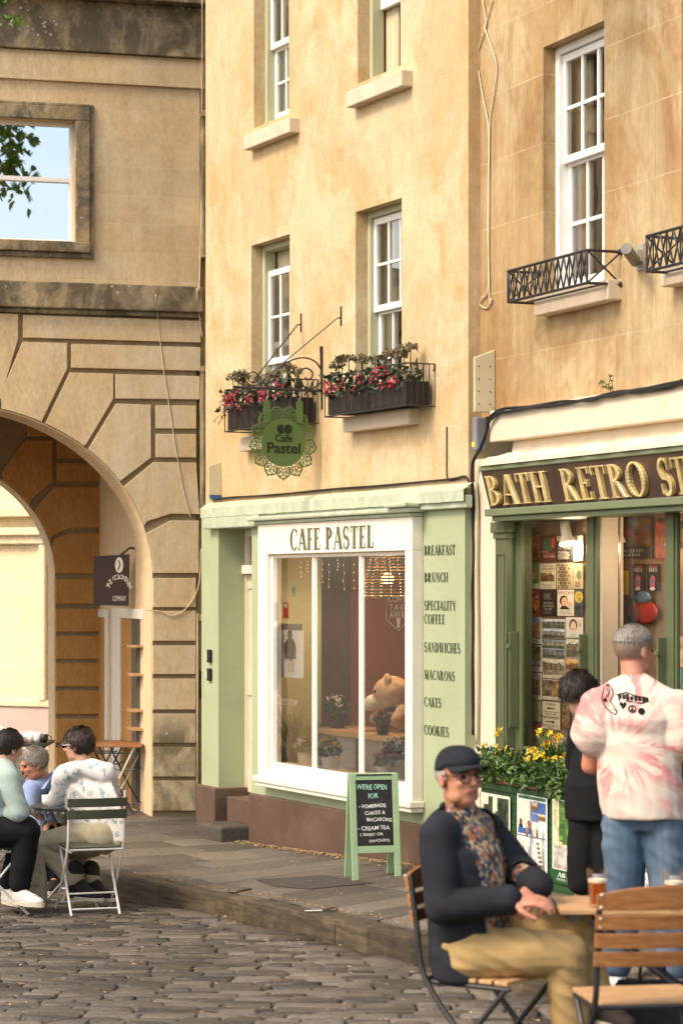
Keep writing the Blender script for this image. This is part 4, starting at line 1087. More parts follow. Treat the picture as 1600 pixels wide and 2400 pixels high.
p = sign(332,452,464,652).base((120,150,105)).rect((235,228,210),0,0,1,.2).oval((225,190,70),.5,.56,.33,.30).oval((170,45,40),.5,.66,.27,.14).oval((232,190,70),.5,.56,.25,.16).oval((240,205,170),.5,.42,.19,.20).oval((240,215,180),.2,.11,.22,.09).oval((150,40,40),.5,.33,.06,.02).rect((60,45,35),.38,.44,.46,.46).rect((60,45,35),.54,.44,.62,.46); sdone(p, 'mint tin sign of a blonde woman drawn with a red headband')
p = sign(468,460,592,655).base((205,190,155)).text((60,50,40),'Life is an',.5,.90,.07,.6).text((60,50,40),'Adventure',.55,.80,.10,.75).photo(.08,.3,.92,.72,sepia(2.0),14,9).text((60,50,40),'Take one',.5,.16,.08,.6).text((60,50,40),'every day',.5,.06,.06,.5); sdone(p, 'cream tin sign of riders under the word adventure')
p = sign(600,455,722,652).base((185,170,135))
for i in range(6):
    for j in range(7):
        if (i+j) % 2 == 0: p.oval((95,75,55), .12+.15*i, .07+.143*j, .055, .05, 8)
p.lines((90,70,50),.25,.75,.08,.92,12); sdone(p, 'beige tin sign crowded with small engraved emblems')
p = sign(728,460,800,652).base((200,180,140)).text((70,60,50),'Tea',.5,.85,.1).oval((110,125,110),.6,.55,.28,.2).lines((90,70,50),.15,.9,.05,.3,4); sdone(p, 'cream tin sign with a grey green cup, cut by the window post')
p = sign(332,660,466,862).base((165,45,28)).rect((215,120,30),.35,.32,1,.62).text((248,225,190),'Man',.45,.87,.14,.55,rot=.16).text((248,225,190),'Cave',.68,.70,.14,.55,rot=.16).poly((50,32,28),[(0,0),(.8,0),(.75,.22),(.45,.48),(.2,.55),(0,.4)]).oval((225,170,120),.22,.62,.11,.10).oval((50,35,28),.22,.69,.12,.06).text((250,200,70),'COLD BEER',.5,.05,.06,.8).oval((235,170,40),.82,.33,.09,.12); sdone(p, 'red tin sign reading Man Cave in slanting script')
p = sign(470,662,600,862).base((28,28,30)).text((190,180,155),'GRUMPY',.5,.50,.08,.6).text((190,180,155),'OLD MENS',.5,.38,.08,.65).text((190,180,155),'CLUB',.5,.26,.08,.4).lines((120,112,95),.25,.75,.62,.88,4).oval((120,112,95),.5,.78,.12,.04).lines((120,112,95),.25,.75,.08,.18,2); sdone(p, 'black tin sign reading grumpy old mens club')
p = sign(605,660,730,860).base((232,218,190)).text((140,30,25),'MAN CAVE',.5,.87,.13,.92).oval((38,28,25),.40,.58,.25,.20).oval((226,180,140),.45,.54,.19,.18).oval((226,180,140),.78,.46,.13,.10).poly((30,28,32),[(.15,.25),(.8,.25),(.55,.38),(.3,.38)]).text((60,50,45),'BUILT MEN',.5,.18,.05,.6).text((60,50,45),'THE WORLD NEEDS',.5,.09,.05,.85); sdone(p, 'white tin sign of a dark haired man under red words MAN CAVE')
p = sign(735,660,802,862).base((70,75,85)).oval((205,180,70),.5,.72,.5,.22).text((60,50,30),'LOVE',.5,.8,.08).text((60,50,30),'WI',.6,.62,.16).lines((40,44,52),.05,.95,.05,.42,6); sdone(p, 'yellow and slate tin sign beside the window post')
GP = 'printed town posters and view cards in the window'
def pdone(p, label, nm='view_card'): p.done(nm, label, 'picture card', S, m_paper, GP)
def bathcard(r, fn, label, txt='BATH'):
    p = sign(*r).base((215,208,190)).photo(.05,.18,.95,.97,fn,16,20).text((60,55,50),txt,.27,.10,.09,.42,ser=True).lines((120,115,105),.55,.93,.05,.14,3); pdone(p, label)
bathcard((347,870,482,1073), townscape((120,145,185),(190,150,90),(150,120,80),1.2), 'town poster of sunny terraces under a blue sky')
bathcard((350,1085,485,1285), foliage_view(4.4), 'town poster of dark trees, second in its column')
bathcard((347,1297,482,1500), townscape((165,165,150),(150,120,90),(110,90,75),5.1), 'town poster of a crowded square, third in its column')
def land(r, fn, label, cap=0.0):
    p = sign(*r).base((205,195,170)); p.photo(.02,.03+cap,.98,.97,fn,20,12)
    if cap: p.text((70,60,50),'BATH',.2,cap*.5,cap*.5).lines((120,105,85),.4,.9,cap*.3,cap*.8,2)
    pdone(p, label)
land((487,885,664,958), townscape((205,205,205),(110,105,95),(80,85,60),7.7), 'grey landscape view card at the top of the middle column')
land((487,960,664,1033), townscape((190,200,215),(130,125,110),(70,75,50),8.9), 'grey green river view card below the topmost grey card')
land((487,1045,664,1112), townscape((110,130,150),(150,145,110),(60,75,40),9.3), 'green park view card above a bluish view card')
land((487,1114,664,1183), townscape((90,110,135),(120,115,100),(60,70,50),10.3), 'bluish view card with a dark foreground')
land((490,1190,662,1340), townscape((205,190,160),(120,105,80),(140,125,95),11.0), 'sepia view card with a tall spire', .14)
land((668,1190,800,1340), townscape((225,175,105),(120,80,45),(150,110,65),12.0), 'orange sunset view card beside the window post', .14)
p = sign(670,872,800,1030).base((222,212,190)).oval((45,30,25),.44,.62,.24,.30).oval((235,195,160),.45,.55,.17,.26).poly((190,195,180),[(.2,.02),(.75,.02),(.6,.22),(.3,.22)]).rect((150,50,40),.38,.42,.52,.46).text((70,60,50),'G',.85,.65,.2); pdone(p, 'white card of a dark haired woman drawn smiling', 'picture_card')
land((670,1038,800,1182), townscape((215,205,185),(120,105,85),(95,90,70),13.3), 'pale view card with church roofs')
land((490,1350,660,1505), lambda u, v: tuple(q+nz(u, v, 5, 2)*70 for q in ((150,110,60) if u > .45 else (110,95,75))), 'warm card of people in an old interior', .13)
land((668,1350,800,1505), townscape((200,190,160),(130,105,75),(120,110,70),14.1), 'small tan view card under the sunset card', .13)
p = sign(345,1508,478,1662).base((165,175,140))
for i in range(9): p.rect((190,60,45) if i % 4 == 0 else (110,125,95), .08+.1*i, .15+.08*(i*5 % 9), .14+.1*i, .22+.08*(i*5 % 9))
p.lines((120,130,105),.05,.95,.05,.95,9,.2); pdone(p, 'pale green street map with small red marks', 'map_sheet')
p = sign(490,1520,625,1728).base((205,192,155)).text((35,32,28),'MEN',.5,.90,.10,.5).poly((30,28,26),[(.25,.76),(.40,.82),(.40,.78),(.75,.78),(.75,.74),(.40,.74),(.40,.70)]).text((45,40,35),'TO THE LEFT',.5,.63,.06,.8).text((45,40,35),'BECAUSE',.5,.54,.06,.6).text((35,32,28),'WOMEN',.5,.42,.10,.9).poly((30,28,26),[(.75,.27),(.60,.33),(.60,.29),(.25,.29),(.25,.25),(.60,.25),(.60,.21)]).text((45,40,35),'ARE ALWAYS',.5,.13,.06,.85).text((45,40,35),'RIGHT',.5,.05,.05,.4); sdone(p, 'cream tin sign with the big words MEN and WOMEN and arrows')
p = sign(638,1545,702,1725).base((60,85,50)).photo(.05,.05,.95,.95,lambda u, v: tuple(q+nz(u, v, 7, 6)*90 for q in (120,85,50)),8,14); pdone(p, 'narrow dark green card beside the MEN and WOMEN sign', 'picture_card')
p = sign(335,1668,490,1892).base((150,115,75)).rect((90,100,110),0,.85,1,1).photo(0,.3,1,.84,townscape((100,90,80),(165,130,85),(130,100,65),15.0,.1,.95),20,12).oval((200,70,50),.82,.86,.12,.08).text((215,190,150),'THE GEORGIAN',.5,.42,.07,.9).text((225,200,160),'BATH',.5,.28,.12,.7,ser=True).lines((110,85,55),.1,.9,.03,.2,4); pdone(p, 'brown book cover poster of a columned terrace', 'picture_card')
# leaning booklets in front of the board
bk = [((500,1765,562,1880),(95,140,55),'bright green'),((497,1810,548,1900),(225,110,50),'orange'),((562,1770,625,1900),(235,165,90),'peach'),((622,1790,690,1890),(215,165,175),'pink'),((630,1830,690,1915),(110,150,105),'sage green'),((690,1800,760,1900),(80,130,150),'teal')]
for i, (r, c_, nm) in enumerate(bk):
    p = sign(*r, d=0.10-0.006*i).base(c_, 0.012).lines(tuple(q*.6 for q in c_), .15,.85,.65,.85,2).oval(tuple(min(255,q*1.25) for q in c_), .5,.35,.28,.2)
    if nm == 'peach': p.oval((245,240,230),.38,.5,.16,.12).oval((245,240,230),.66,.5,.16,.12).oval((25,20,20),.40,.5,.07,.07).oval((25,20,20),.64,.5,.07,.07)
    p.done('booklet', f'small {nm} booklet leaning in the bottom of the shop window', 'booklet', S, m_paper, 'booklets in the shop window')
# second window: goods on the rear board
p = sign(1040,110,1330,420,D2).base((40,36,32)).photo(.05,.3,.95,.98,lambda u, v: (90+110*max(0,nz(u,v,4,3)), 60+70*max(0,nz(u,v,5,8)), 45+40*nz(u,v,6,5)),18,16).text((225,215,200),'KEEPING OUR BOYS',.42,.18,.08,.7).text((225,215,200),'REGULAR SINCE',.40,.08,.07,.6); p.done('large_poster','large dark poster with white capitals along its foot','poster',S,m_paper)
p = sign(1350,130,1480,430,D2).base((120,40,30)).photo(.05,.05,.95,.95,lambda u, v: (150+60*nz(u,v,4,1), 60+60*nz(u,v,4,6), 40),8,14); p.done('red_poster','red patterned poster half hidden by the second window post','poster',S,m_paper)
p = sign(1040,515,1145,700,D2).base((205,170,40)).poly((120,85,20),[(.15,.45),(.85,.6),(.85,.55),(.15,.40)]).oval((175,135,30),.5,.72,.3,.12).lines((120,90,25),.15,.85,.08,.3,3); p.done('tin_sign','yellow tin sign hanging in the middle shop window','tin sign',S)
for (r, w_) in (((1178,465,1272,668),'left'),((1290,465,1385,668),'right')):
    p = sign(*r, d=D2).base((26,24,30)).text((225,120,110),'FRESH',.5,.90,.09,.6).text((240,225,215),'TREE',.5,.78,.13,.7,ser=True).poly((190,90,110),[(.3,.15),(.7,.12),(.72,.5),(.5,.6),(.3,.48)]).poly((235,225,225),[(.25,.06),(.5,.0),(.75,.06),(.6,.14),(.4,.14)]).oval((90,120,160),.5,.35,.12,.1)
    p.done('air_freshener_card', f'black hanging card with white TREE lettering, the {"one beside the yellow sign" if w_ == "left" else "one by the green post"}', 'product card', S, m_paper, 'hanging cards in the middle window')
p = sign(1010,705,1100,845,D2).base((50,70,50)).rect((200,160,80),.3,.2,.7,.75).rect((60,80,110),.33,.5,.47,.72).rect((60,80,110),.53,.5,.67,.72); p.done('picture_card','small green framed picture of a lit window','picture card',S,m_paper)
p = sign(1130,720,1200,930,D2).base((45,50,38)).lines((80,85,65),.2,.8,.1,.9,8); p.done('tin_sign','narrow dark olive tin sign beside the red tray','tin sign',S)
b = MB(); b.ball((0,0,0.08), 0.19, 0.02, 0.078, 24, 8); o_ = b.build('tray', M('red_enamel',(0.35,0.02,0.015),0.25,0.1,3,spec=0.6), None, S.pt(S.x(K(1290),D2), D2-0.03, SP(K(1290),KY(925),D2)[1]), S.a, smooth=True); tag(o_, 'shiny red oval tray standing on the rear board', 'tray')
b = MB(); b.ball((0,0,0.03), 0.11, 0.02, 0.04, 16, 6); o_ = b.build('model_boat', M('blue_tin',(0.08,0.13,0.2),0.3,0.3,12,spec=0.6), None, S.pt(S.x(K(1300),D2), D2-0.04, SP(K(1300),KY(755),D2)[1]), S.a, smooth=True); tag(o_, 'small blue tin boat shape above the red tray', 'tin toy')
# card rack and cards behind the man
for i in range(3):
    for j in range(5):
        c_ = rnd.choice([(205,70,55),(230,220,200),(70,120,130),(235,190,90),(90,130,80),(215,150,150),(40,55,90),(245,240,230)])
        r = (965+i*58, 1105+j*33, 965+i*58+54, 1105+j*33+40)
        p = sign(*r, d=0.24-0.01*j).base(c_, 0.003).photo(.1,.1,.9,.9,(lambda cc, sd: (lambda u, v: tuple(q+nz(u,v,5,sd)*120 for q in cc)))(c_, i*3.1+j),5,6)
        p.done('greetings_card', 'colourful greetings card in the rack beside the grey haired head', 'greetings card', S, m_paper, 'greetings cards in the rack')
p = sign(985,1045,1085,1108,0.18).base((215,205,185)).text((90,75,60),'FAMILY',.5,.62,.2,.7).text((90,75,60),'BOOKLETS',.5,.3,.2,.8); p.done('label_card','white label card on top of the card rack','label',S,m_paper)
for (r, c_, nm) in (((1015,1245,1095,1330),(180,40,35),'red'),((1500,1020,1568,1250),(225,190,150),'floral cream'),((1500,1265,1560,1420),(120,160,180),'pale blue'),((1555,1310,1600,1420),(120,150,60),'leaf green')):
    p = sign(*r, d=0.16).base(c_, 0.01).photo(.1,.1,.9,.9,(lambda cc: (lambda u, v: tuple(q+nz(u,v,6,cc[0])*80 for q in cc)))(c_),7,9); p.done('gift_book', f'{nm} gift book standing low in the shop window', 'book', S, m_paper, 'gift books in the shop window')

# ------------------------------------------------------------------ spot lamps in the window
m_bulb = emit('lamp_glow', (1.0,0.72,0.42), 5.0)
def spot(px, py, d, lean, label):
    x, z = SP(px, py, d)
    t_ = S.thing('spot_lamp', label, 'lamp', x, d, z, 'spot lamps inside the shop window')
    hd = Matrix.Rotation(lean, 4, 'Y')
    q = MB(); q.lathe([(0.0,0.075),(0.032,0.07),(0.036,0.02),(0.036,-0.03),(0.06,-0.075),(0.063,-0.085),(0.055,-0.085),(0.032,-0.03),(0.0,-0.03)], n=18)
    q.v = [tuple(hd @ Vector(v)) for v in q.v]; q.build('shade', m_white, t_, smooth=True)
    q = MB(); q.ball((0,0,-0.06), 0.034, None, None, 10, 6); q.v = [tuple(hd @ Vector(v)) for v in q.v]; q.build('bulb', m_bulb, t_, smooth=True)
    q = MB(); q.tube([(0,0,0.06),(0,0.0,0.12),(0,0,0.20)], 0.008); q.build('stem', m_white, t_)
    pl_ = bpy.data.lights.new('spot_lamp_light', 'POINT'); pl_.energy = 3.0; pl_.color = (1.0,0.72,0.45); pl_.shadow_soft_size = 0.03
    po_ = bpy.data.objects.new('spot_lamp_light', pl_); COL.objects.link(po_); po_.parent = t_; po_.location = hd @ Vector((0,-0.0,-0.13))
spot(1326, 1246, 0.085, -0.32, 'white spot lamp tilted over the tin signs'); spot(1444, 1240, 0.15, 0.05, 'white spot lamp hanging over the middle shop window'); spot(1584, 1248, 0.2, 0.3, 'white spot lamp at the top of the third shop window')
# ------------------------------------------------------------------ things fixed to the walls and standing in the street
def leaf_into(mb, c, L, W, d, up, rr, bend=0.25):
    """one pointed leaf of four faces"""
    d = Vector(d).normalized(); up = Vector(up)
    s_ = d.cross(up); s_ = s_.normalized() if s_.length > 1e-4 else d.orthogonal().normalized(); n = s_.cross(d)
    c = Vector(c); m_ = c + d*L*0.45 + n*L*bend*0.5; t = c + d*L - n*L*bend*0.3
    o = len(mb.v); mb.v += [tuple(c), tuple(m_+s_*W/2), tuple(t), tuple(m_-s_*W/2), tuple(m_ - n*W*0.18)]
    mb.f += [(o, o+1, o+4), (o+1, o+2, o+4), (o+2, o+3, o+4), (o+3, o, o+4)]; mb.m += [mb.mi]*4
def rdir(rr): 
    v = Vector((rr.gauss(0,1), rr.gauss(0,1), rr.gauss(0,1))); return v.normalized()
def leafmat(name, c1, c2, rough=0.5):
    m, t = newmat(name); co = t.coord()
    t.link(t.ramp(t.noise(co, 22, 3, 0.7), [(0.3, c1), (0.7, c2)]), t.b.inputs['Base Color'])
    t.b.inputs['Roughness'].default_value = rough; t.b.inputs['Subsurface Weight'].default_value = 0.0
    return m
m_leaf = leafmat('leaf_green', (0.018,0.045,0.010), (0.06,0.12,0.022)); m_leaf2 = leafmat('leaf_bright', (0.06,0.13,0.012), (0.14,0.24,0.03))
m_leafd = leafmat('leaf_dark', (0.012,0.026,0.010), (0.04,0.065,0.024)); m_dry = leafmat('dried_petals', (0.07,0.055,0.025), (0.21,0.17,0.085), 0.8)
m_red = leafmat('red_petals', (0.28,0.014,0.026), (0.50,0.05,0.08), 0.5); m_yel = leafmat('yellow_petals', (0.60,0.40,0.015), (0.80,0.62,0.05), 0.5)
m_pinkp = leafmat('pink_petals', (0.55,0.16,0.20), (0.75,0.38,0.36), 0.6); m_twig = M('twig', (0.05,0.032,0.018), 0.8)
m_terra = M('terracotta', (0.42,0.19,0.10), 0.75, 0.15, 6, 0.2)

# hanging cafe sign on a wrought iron bracket, square to the wall
bx_ = C.x(756); bo = C.pt(bx_, 0, 0)
HF = Frame(bo.x, bo.y, 26.3)
HPt = lambda px, py, d=0.0: Vector((HF.at(px, py, d)[0], d, HF.at(px, py, d)[1]))
brk = tag(empty('sign_bracket', (bo.x, bo.y, 0), HF.a), 'black wrought iron bracket with a scroll, fixed beside the flower boxes', 'bracket')
c5 = lambda x, y: (460+x*0.3444, 700+y*0.3444)
b = MB(); b.tube([HPt(*c5(250,600)), HPt(*c5(450,610)), HPt(*c5(845,628))], 0.011, 8); b.build('arm', m_iron, brk)
b = MB(); b.bar(HPt(*c5(852,325)), HPt(*c5(862,755)), 0.028, 0.014); b.bar(HPt(*c5(868,318)), HPt(*c5(852,400)), 0.012); b.build('wall_bar', m_iron, brk)
from itertools import chain
def smooth_path(P, n=6):
    out = []
    for i in range(len(P)-1):
        p0 = P[max(i-1,0)]; p1 = P[i]; p2 = P[i+1]; p3 = P[min(i+2,len(P)-1)]
        for k in range(n):
            t = k/n; out.append(0.5*((2*p1)+(p2-p0)*t+(2*p0-5*p1+4*p2-p3)*t*t+(3*p1-p0-3*p2+p3)*t**3))
    out.append(P[-1]); return out
sc_ = [(430,570),(520,495),(610,435),(720,402),(810,430),(858,510),(845,570),(800,605),(750,610),(705,570),(694,525),(712,485),(755,474),(788,500),(785,535),(757,550),(740,535)]
b = MB(); b.tube(smooth_path([HPt(*c5(*p)) for p in sc_]), 0.0065, 6)
b.tube(smooth_path([HPt(*c5(385+36*math.cos(a*math.pi/6), 535+36*math.sin(a*math.pi/6))) for a in range(13)], 2), 0.005, 6); b.build('scroll', m_iron, brk)
inv = Matrix.Translation(Vector((bo.x, bo.y, 0))) @ Matrix.Rotation(HF.a, 4, 'Z'); inv.invert()
for (pb_, pw) in (((400,545),(716,178)), ((425,575),(988,132))):
    wx, wz = C.at(*c5(*pw)); b = MB(); W_ = C.pt(wx, -0.035, wz)
    a_ = HPt(*c5(*pb_)); e_ = inv @ W_
    b.tube([a_, e_], 0.0055, 6); wv = inv @ C.pt(wx, -0.004, wz+0.09); wv2 = inv @ C.pt(wx, -0.004, wz-0.06)
    b.bar(wv, wv2, 0.014, 0.008); b.tube([e_, inv @ C.pt(wx, 0.0, wz)], 0.006, 6); b.build('stay_rod', m_iron, brk)
# the sign
sc0 = HPt(664, 1037); Rr = 0.285
m_sgn = M('sign_green', (0.098,0.165,0.045), 0.4, 0.06, 3, spec=0.4); m_sgnt = M('sign_ink', (0.012,0.022,0.010), 0.5)
sg = tag(empty('hanging_sign', HF.pt(sc0.x, 0, sc0.z), HF.a), 'round green Cafe Pastel sign with a lacy doily edge hanging from its bracket', 'sign')
b = MB(); N = 64
b.prism([(Rr*0.665*math.cos(2*math.pi*i/N), Rr*0.665*math.sin(2*math.pi*i/N)) for i in range(N)], -0.006, 0.006)
for (sx, tx) in ((-1, c5(480,715)), (1, c5(703,715))):
    t = HPt(*tx) - sc0; b.box(t.x-0.026, t.x+0.026, -0.0055, 0.0055, Rr*0.55, t.z)
    b.prism([(t.x+0.026*math.cos(math.pi*i/10), t.z+0.026*math.sin(math.pi*i/10)) for i in range(11)], -0.0055, 0.0055)
b.build('disc', m_sgn, sg)
b = MB()
def ann(cx, cz, r0, r1, a0=0, a1=2*math.pi, n=14, y=0.005):
    for i in range(n):
        p, q_ = a0+(a1-a0)*i/n, a0+(a1-a0)*(i+1)/n
        b.prism([(cx+r0*math.cos(p), cz+r0*math.sin(p)), (cx+r1*math.cos(p), cz+r1*math.sin(p)), (cx+r1*math.cos(q_), cz+r1*math.sin(q_)), (cx+r0*math.cos(q_), cz+r0*math.sin(q_))], -y, y)
NS = 13
for k in range(NS):
    a = 2*math.pi*(k+0.5)/NS + math.pi/2; P2 = lambda r_, d_=0.0: (Rr*r_*math.cos(a+d_), Rr*r_*math.sin(a+d_))
    c_ = P2(0.80); ann(*c_, Rr*0.175, Rr*0.208, a-1.9, a+1.9, 14, 0.0045)
    ann(*P2(0.67), Rr*0.145, Rr*0.165, a-1.5, a+1.5, 10, 0.004); ann(*P2(0.66), Rr*0.07, Rr*0.088, a-1.5, a+1.5, 8, 0.0042)
    for j in range(-2, 3):
        d_ = a + j*0.55; m_ = P2(0.66); b.bar((m_[0]+Rr*.07*math.cos(d_), 0, m_[1]+Rr*.07*math.sin(d_)), (m_[0]+Rr*.16*math.cos(d_), 0, m_[1]+Rr*.16*math.sin(d_)), Rr*0.018, 0.007, up=(0,1,0))
    for (r_, d_, o_) in ((0.885,0,.045),(0.93,.10,.035),(0.93,-.10,.035),(0.84,.14,.035),(0.84,-.14,.035),(0.73,.241,.045),(0.80,.241,.035),(0.87,.241,.03),(1.015,0,.03)): ann(*P2(r_, d_), Rr*o_*0.45, Rr*o_, n=7, y=0.0038)
b.build('lace_border', m_sgn, sg)
b = MB()
for (x_, z_, r_) in ((-0.024, 0.103, 0.036), (0.038, 0.105, 0.036)):
    b.add([(x_+r_*math.cos(i*.314)*.95, -0.0085 - (0.001 if x_ > 0 else 0), z_+r_*math.sin(i*.314)) for i in range(20)], [tuple(range(20))])
add_text(b, 'Cafe', 0.0, 0.03, -0.0085, 0.058, 0.15, bold=0.03); add_text(b, 'Pastel', 0.0, -0.048, -0.0085, 0.083, 0.285, bold=0.035)
b.build('lettering', m_sgnt, sg)
b = MB(); b.tube([(0.032+0.036*math.cos(i*.314)*.85-0.005, -0.0105, 0.105+0.036*math.sin(i*.314)*.95) for i in range(7, 15)], 0.002, 5); b.build('emblem_line', m_sgn, sg)
b = MB()
for tx in (c5(482,620), c5(702,632)):
    t = HPt(*tx) - sc0; tb = HPt(tx[0], c5(0,715)[1]) - sc0
    b.tube([(t.x, 0, t.z), (t.x+0.008, 0, t.z-0.05), (t.x-0.006, 0, (t.z+tb.z)/2-0.01), (tb.x, 0, tb.z)], 0.005, 6)
b.build('hook', M('steel', (0.55,0.53,0.5), 0.3, 0.1, metal=1), sg)

# window boxes with flowers
m_trough = M('black_trough', (0.028,0.020,0.017), 0.5, 0.25, 10, 0.2, 40)
def window_box(px0, px1, pyb, pyr, label, plabel, seed, d=0.24):
    xa, xb = C.x(px0, -d), C.x(px1, -d); pc = (px0+px1)/2; zb_ = C.at(px0, pyb, -d)[1]; zr = C.at(px0, pyr, -d)[1]
    rr = random.Random(seed); w_ = xb-xa; h = zr-zb_
    t_ = C.thing('window_box', label, 'window box', (xa+xb)/2, 0, zb_)
    q = MB(); q.box(-w_/2+0.02, w_/2-0.03, -d+0.015, -0.03, 0.012, h*0.60); q.build('trough', m_trough, t_, bevel=0.006)
    q = MB()
    for z_ in (0.0, h): 
        q.tube([(-w_/2, 0, z_), (-w_/2, -d, z_), (w_/2, -d, z_), (w_/2, 0, z_)], 0.006, 6)
    n = 11
    for i in range(n+1):
        x = -w_/2 + w_*i/n; q.tube([(x, -d, 0), (x, -d, h)], 0.0042, 5)
    for i in range(5): q.tube([(w_/2, -d*i/5, 0), (w_/2, -d*i/5, h)], 0.0042, 5)
    for sx in (-1, 1):
        q.tube([(sx*0.05+sx*0.045*math.cos(a*.5)*(1-a*.05), -d-0.004, h*0.2+0.045*math.sin(a*.5)*(1-a*.05)) for a in range(0, 18)], 0.004, 5)
        q.tube([(sx*0.045, -d-0.004, h*0.3), (sx*0.02, -d-0.004, h*.55), (sx*0.005, -d-0.004, h*.9)], 0.004, 5)
    for x in (-w_/2, w_/2): q.tube([(x, 0, h), (x, -0.01, h-0.05)], 0.01, 6)
    q.build('basket', m_iron, t_)
    p = C.thing('flowering_plants', plabel, 'plant', (xa+xb)/2, 0, zb_+h*0.5)
    lf = MB(); fl_ = MB(); st = MB()
    for i in range(330):
        c = Vector((rr.uniform(-w_/2-0.02, w_/2-0.02), rr.uniform(-d-0.06, -0.03), rr.uniform(-0.02, h*0.5)))
        leaf_into(lf, c, rr.uniform(0.045,0.085), rr.uniform(0.03,0.05), rdir(rr)+Vector((0,-0.5,0.1)), rdir(rr), rr)
    for k in range(22):
        cc = Vector((rr.uniform(-w_/2-0.02, w_/2-0.05), rr.uniform(-d-0.09, -d+0.06), rr.uniform(h*0.03, h*0.42)))
        for i in range(13):
            leaf_into(fl_, cc + rdir(rr)*0.028, rr.uniform(0.02,0.034), 0.024, rdir(rr), rdir(rr), rr)
    for k in range(13):
        cc = Vector((rr.uniform(-w_/2+0.06, w_/2-0.06), rr.uniform(-d+0.02, -0.06), h*0.5+rr.uniform(0.05,0.14)))
        st.tube([(cc.x*0.97, cc.y, 0), tuple(cc)], 0.004, 5); dr_ = MB()
        for i in range(46):
            v = rdir(rr); v.z = abs(v.z)*0.9-0.2; leaf_into(dr_, cc + v*0.045, 0.03, 0.026, rdir(rr), v, rr)
        dr_.build('dried_head', m_dry, p)
    lf.build('foliage', m_leafd, p); fl_.build('blossom', m_red, p); st.build('stems', m_twig, p)
    if seed == 1:
        q = MB()
        for k in range(9):
            a = Vector((-w_/2+0.02, -d+0.05, 0.02)); e = a + Vector((-rr.uniform(0.05,0.20), -rr.uniform(0,0.1), rr.uniform(-0.16,0.10))); q.tube([a, (a+e)/2+Vector((0,0,0.03)), e], 0.002, 4)
            for i in range(5): leaf_into(q, a.lerp(e, 0.5+0.1*i), 0.02, 0.012, rdir(rr), rdir(rr), rr)
        q.build('trailing_twigs', m_twig, p)
window_box(527, 682, 1012, 916, 'black window box in a scrolled iron basket, left and lower in the photo', 'red flowers and dried hydrangea heads in the box behind the hanging sign', 1)
window_box(761, 950, 977, 884, 'black window box in an iron basket, to the right of the bracket scroll', 'red flowers and dried hydrangea heads in the window box right of the sign', 2)

# iron guards at the shop's first floor windows
def window_guard(px0, px1, pyt0, pyb0, label, d=0.24, nx=7, wide=None):
    xa = S.x(px0, -d); xb = S.x(px1, -d) if wide is None else xa+wide; z1 = S.at(px0, pyt0, -d)[1]; z0 = S.at(px0, pyb0, -d)[1]; h = z1-z0
    t_ = S.thing('window_guard', label, 'window guard', xa, 0, z0, 'iron window guards'); w_ = xb-xa
    q = MB()
    for z_ in (0, h): q.tube([(0, 0, z_), (0, -d, z_), (w_, -d, z_), (w_, 0, z_)], 0.010, 6)
    for x in (0, w_): q.tube([(x, -d, 0), (x, -d, h)], 0.009, 6); q.ball((x, -0.01, 0), 0.02, None, None, 8, 6); q.ball((x, -0.01, h), 0.02, None, None, 8, 6)
    q.tube([(0, -d*0.5, 0), (w_, -d*0.5, 0)], 0.007, 6); q.build('rails', m_iron, t_)
    q = MB(); n = nx
    for i in range(n):
        a, c_ = w_*i/n, w_*(i+1)/n; m_ = (a+c_)/2
        q.tube([(a, -d, 0), (m_, -d, h), (c_, -d, 0)], 0.0065, 5); q.tube([(a, -d, h), (m_, -d, 0), (c_, -d, h)], 0.0065, 5)
        q.tube([(m_, -d, 0), (m_, -d, h)], 0.005, 5)
    for x in (0, w_):
        q.tube([(x, -d, 0), (x, 0, h)], 0.0065, 5); q.tube([(x, -d, h), (x, 0, 0)], 0.0065, 5); q.ball((x, -d/2, h/2), 0.014, None, None, 8, 6)
    q.build('lattice', m_iron, t_)
    return w_
gw = window_guard(1190, 1375, 636, 708, 'black iron window guard of crossed bars under the tall sash window')
window_guard(1514, 0, 554, 636, 'black iron window guard cut off by the right edge of the photo', wide=gw)

# boxes and lamp tubes on the walls
m_alarm = M('ivory_box', (0.60,0.54,0.36), 0.5, 0.06, 4, dirt=(0.3,0.25,0.15), dirt_amt=0.25)
def wall_box(F_, px0, px1, pyt, pyb, d, label, name='alarm_box', slope=0.04, blue=False):
    xa, xb = F_.x(px0, -d), F_.x(px1, 0.0); zt, zb_ = F_.at(px0, pyt, -d)[1], F_.at(px0, pyb, -d)[1]
    t_ = F_.thing(name, label, 'box', (xa+xb)/2, 0, zb_); w_ = (xb-xa)/2; h = zt-zb_
    q = MB(); q.hexa([(-w_,-d,0),(w_,-d,0),(w_,-0.001,0),(-w_,-0.001,0),(-w_,-d,h),(w_,-d,h),(w_,-0.001,h+slope),(-w_,-0.001,h+slope)]); q.build('case', m_alarm, t_, bevel=0.006)
    q = MB()
    for k in range(4): 
        for yy in (-d*0.25, -d*0.8): q.ball((w_, yy, h*(0.15+0.23*k)), 0.006, None, None, 6, 4)
    q.build('screws', m_iron, t_)
    if blue: q = MB(); q.box(-w_+0.01, w_-0.003, -d*0.9, -0.005, -0.035, -0.001); q.build('base', M('blue_plastic', (0.03,0.10,0.25), 0.4), t_)
wall_box(C, 489, 518, 1092, 1160, 0.12, 'small ivory alarm box with a blue base above the cafe door', blue=True)
wall_box(S, 1108, 1160, 838, 966, 0.16, 'tall ivory box with a sloped top where the two houses meet', name='cable_box', slope=0.06)
xx, zz = S.at(1114, 1058, -0.06)
t_ = S.thing('meter_box', 'small grey plastic box with a yellow sticker among the black cables', 'box', xx+0.03, 0, zz)
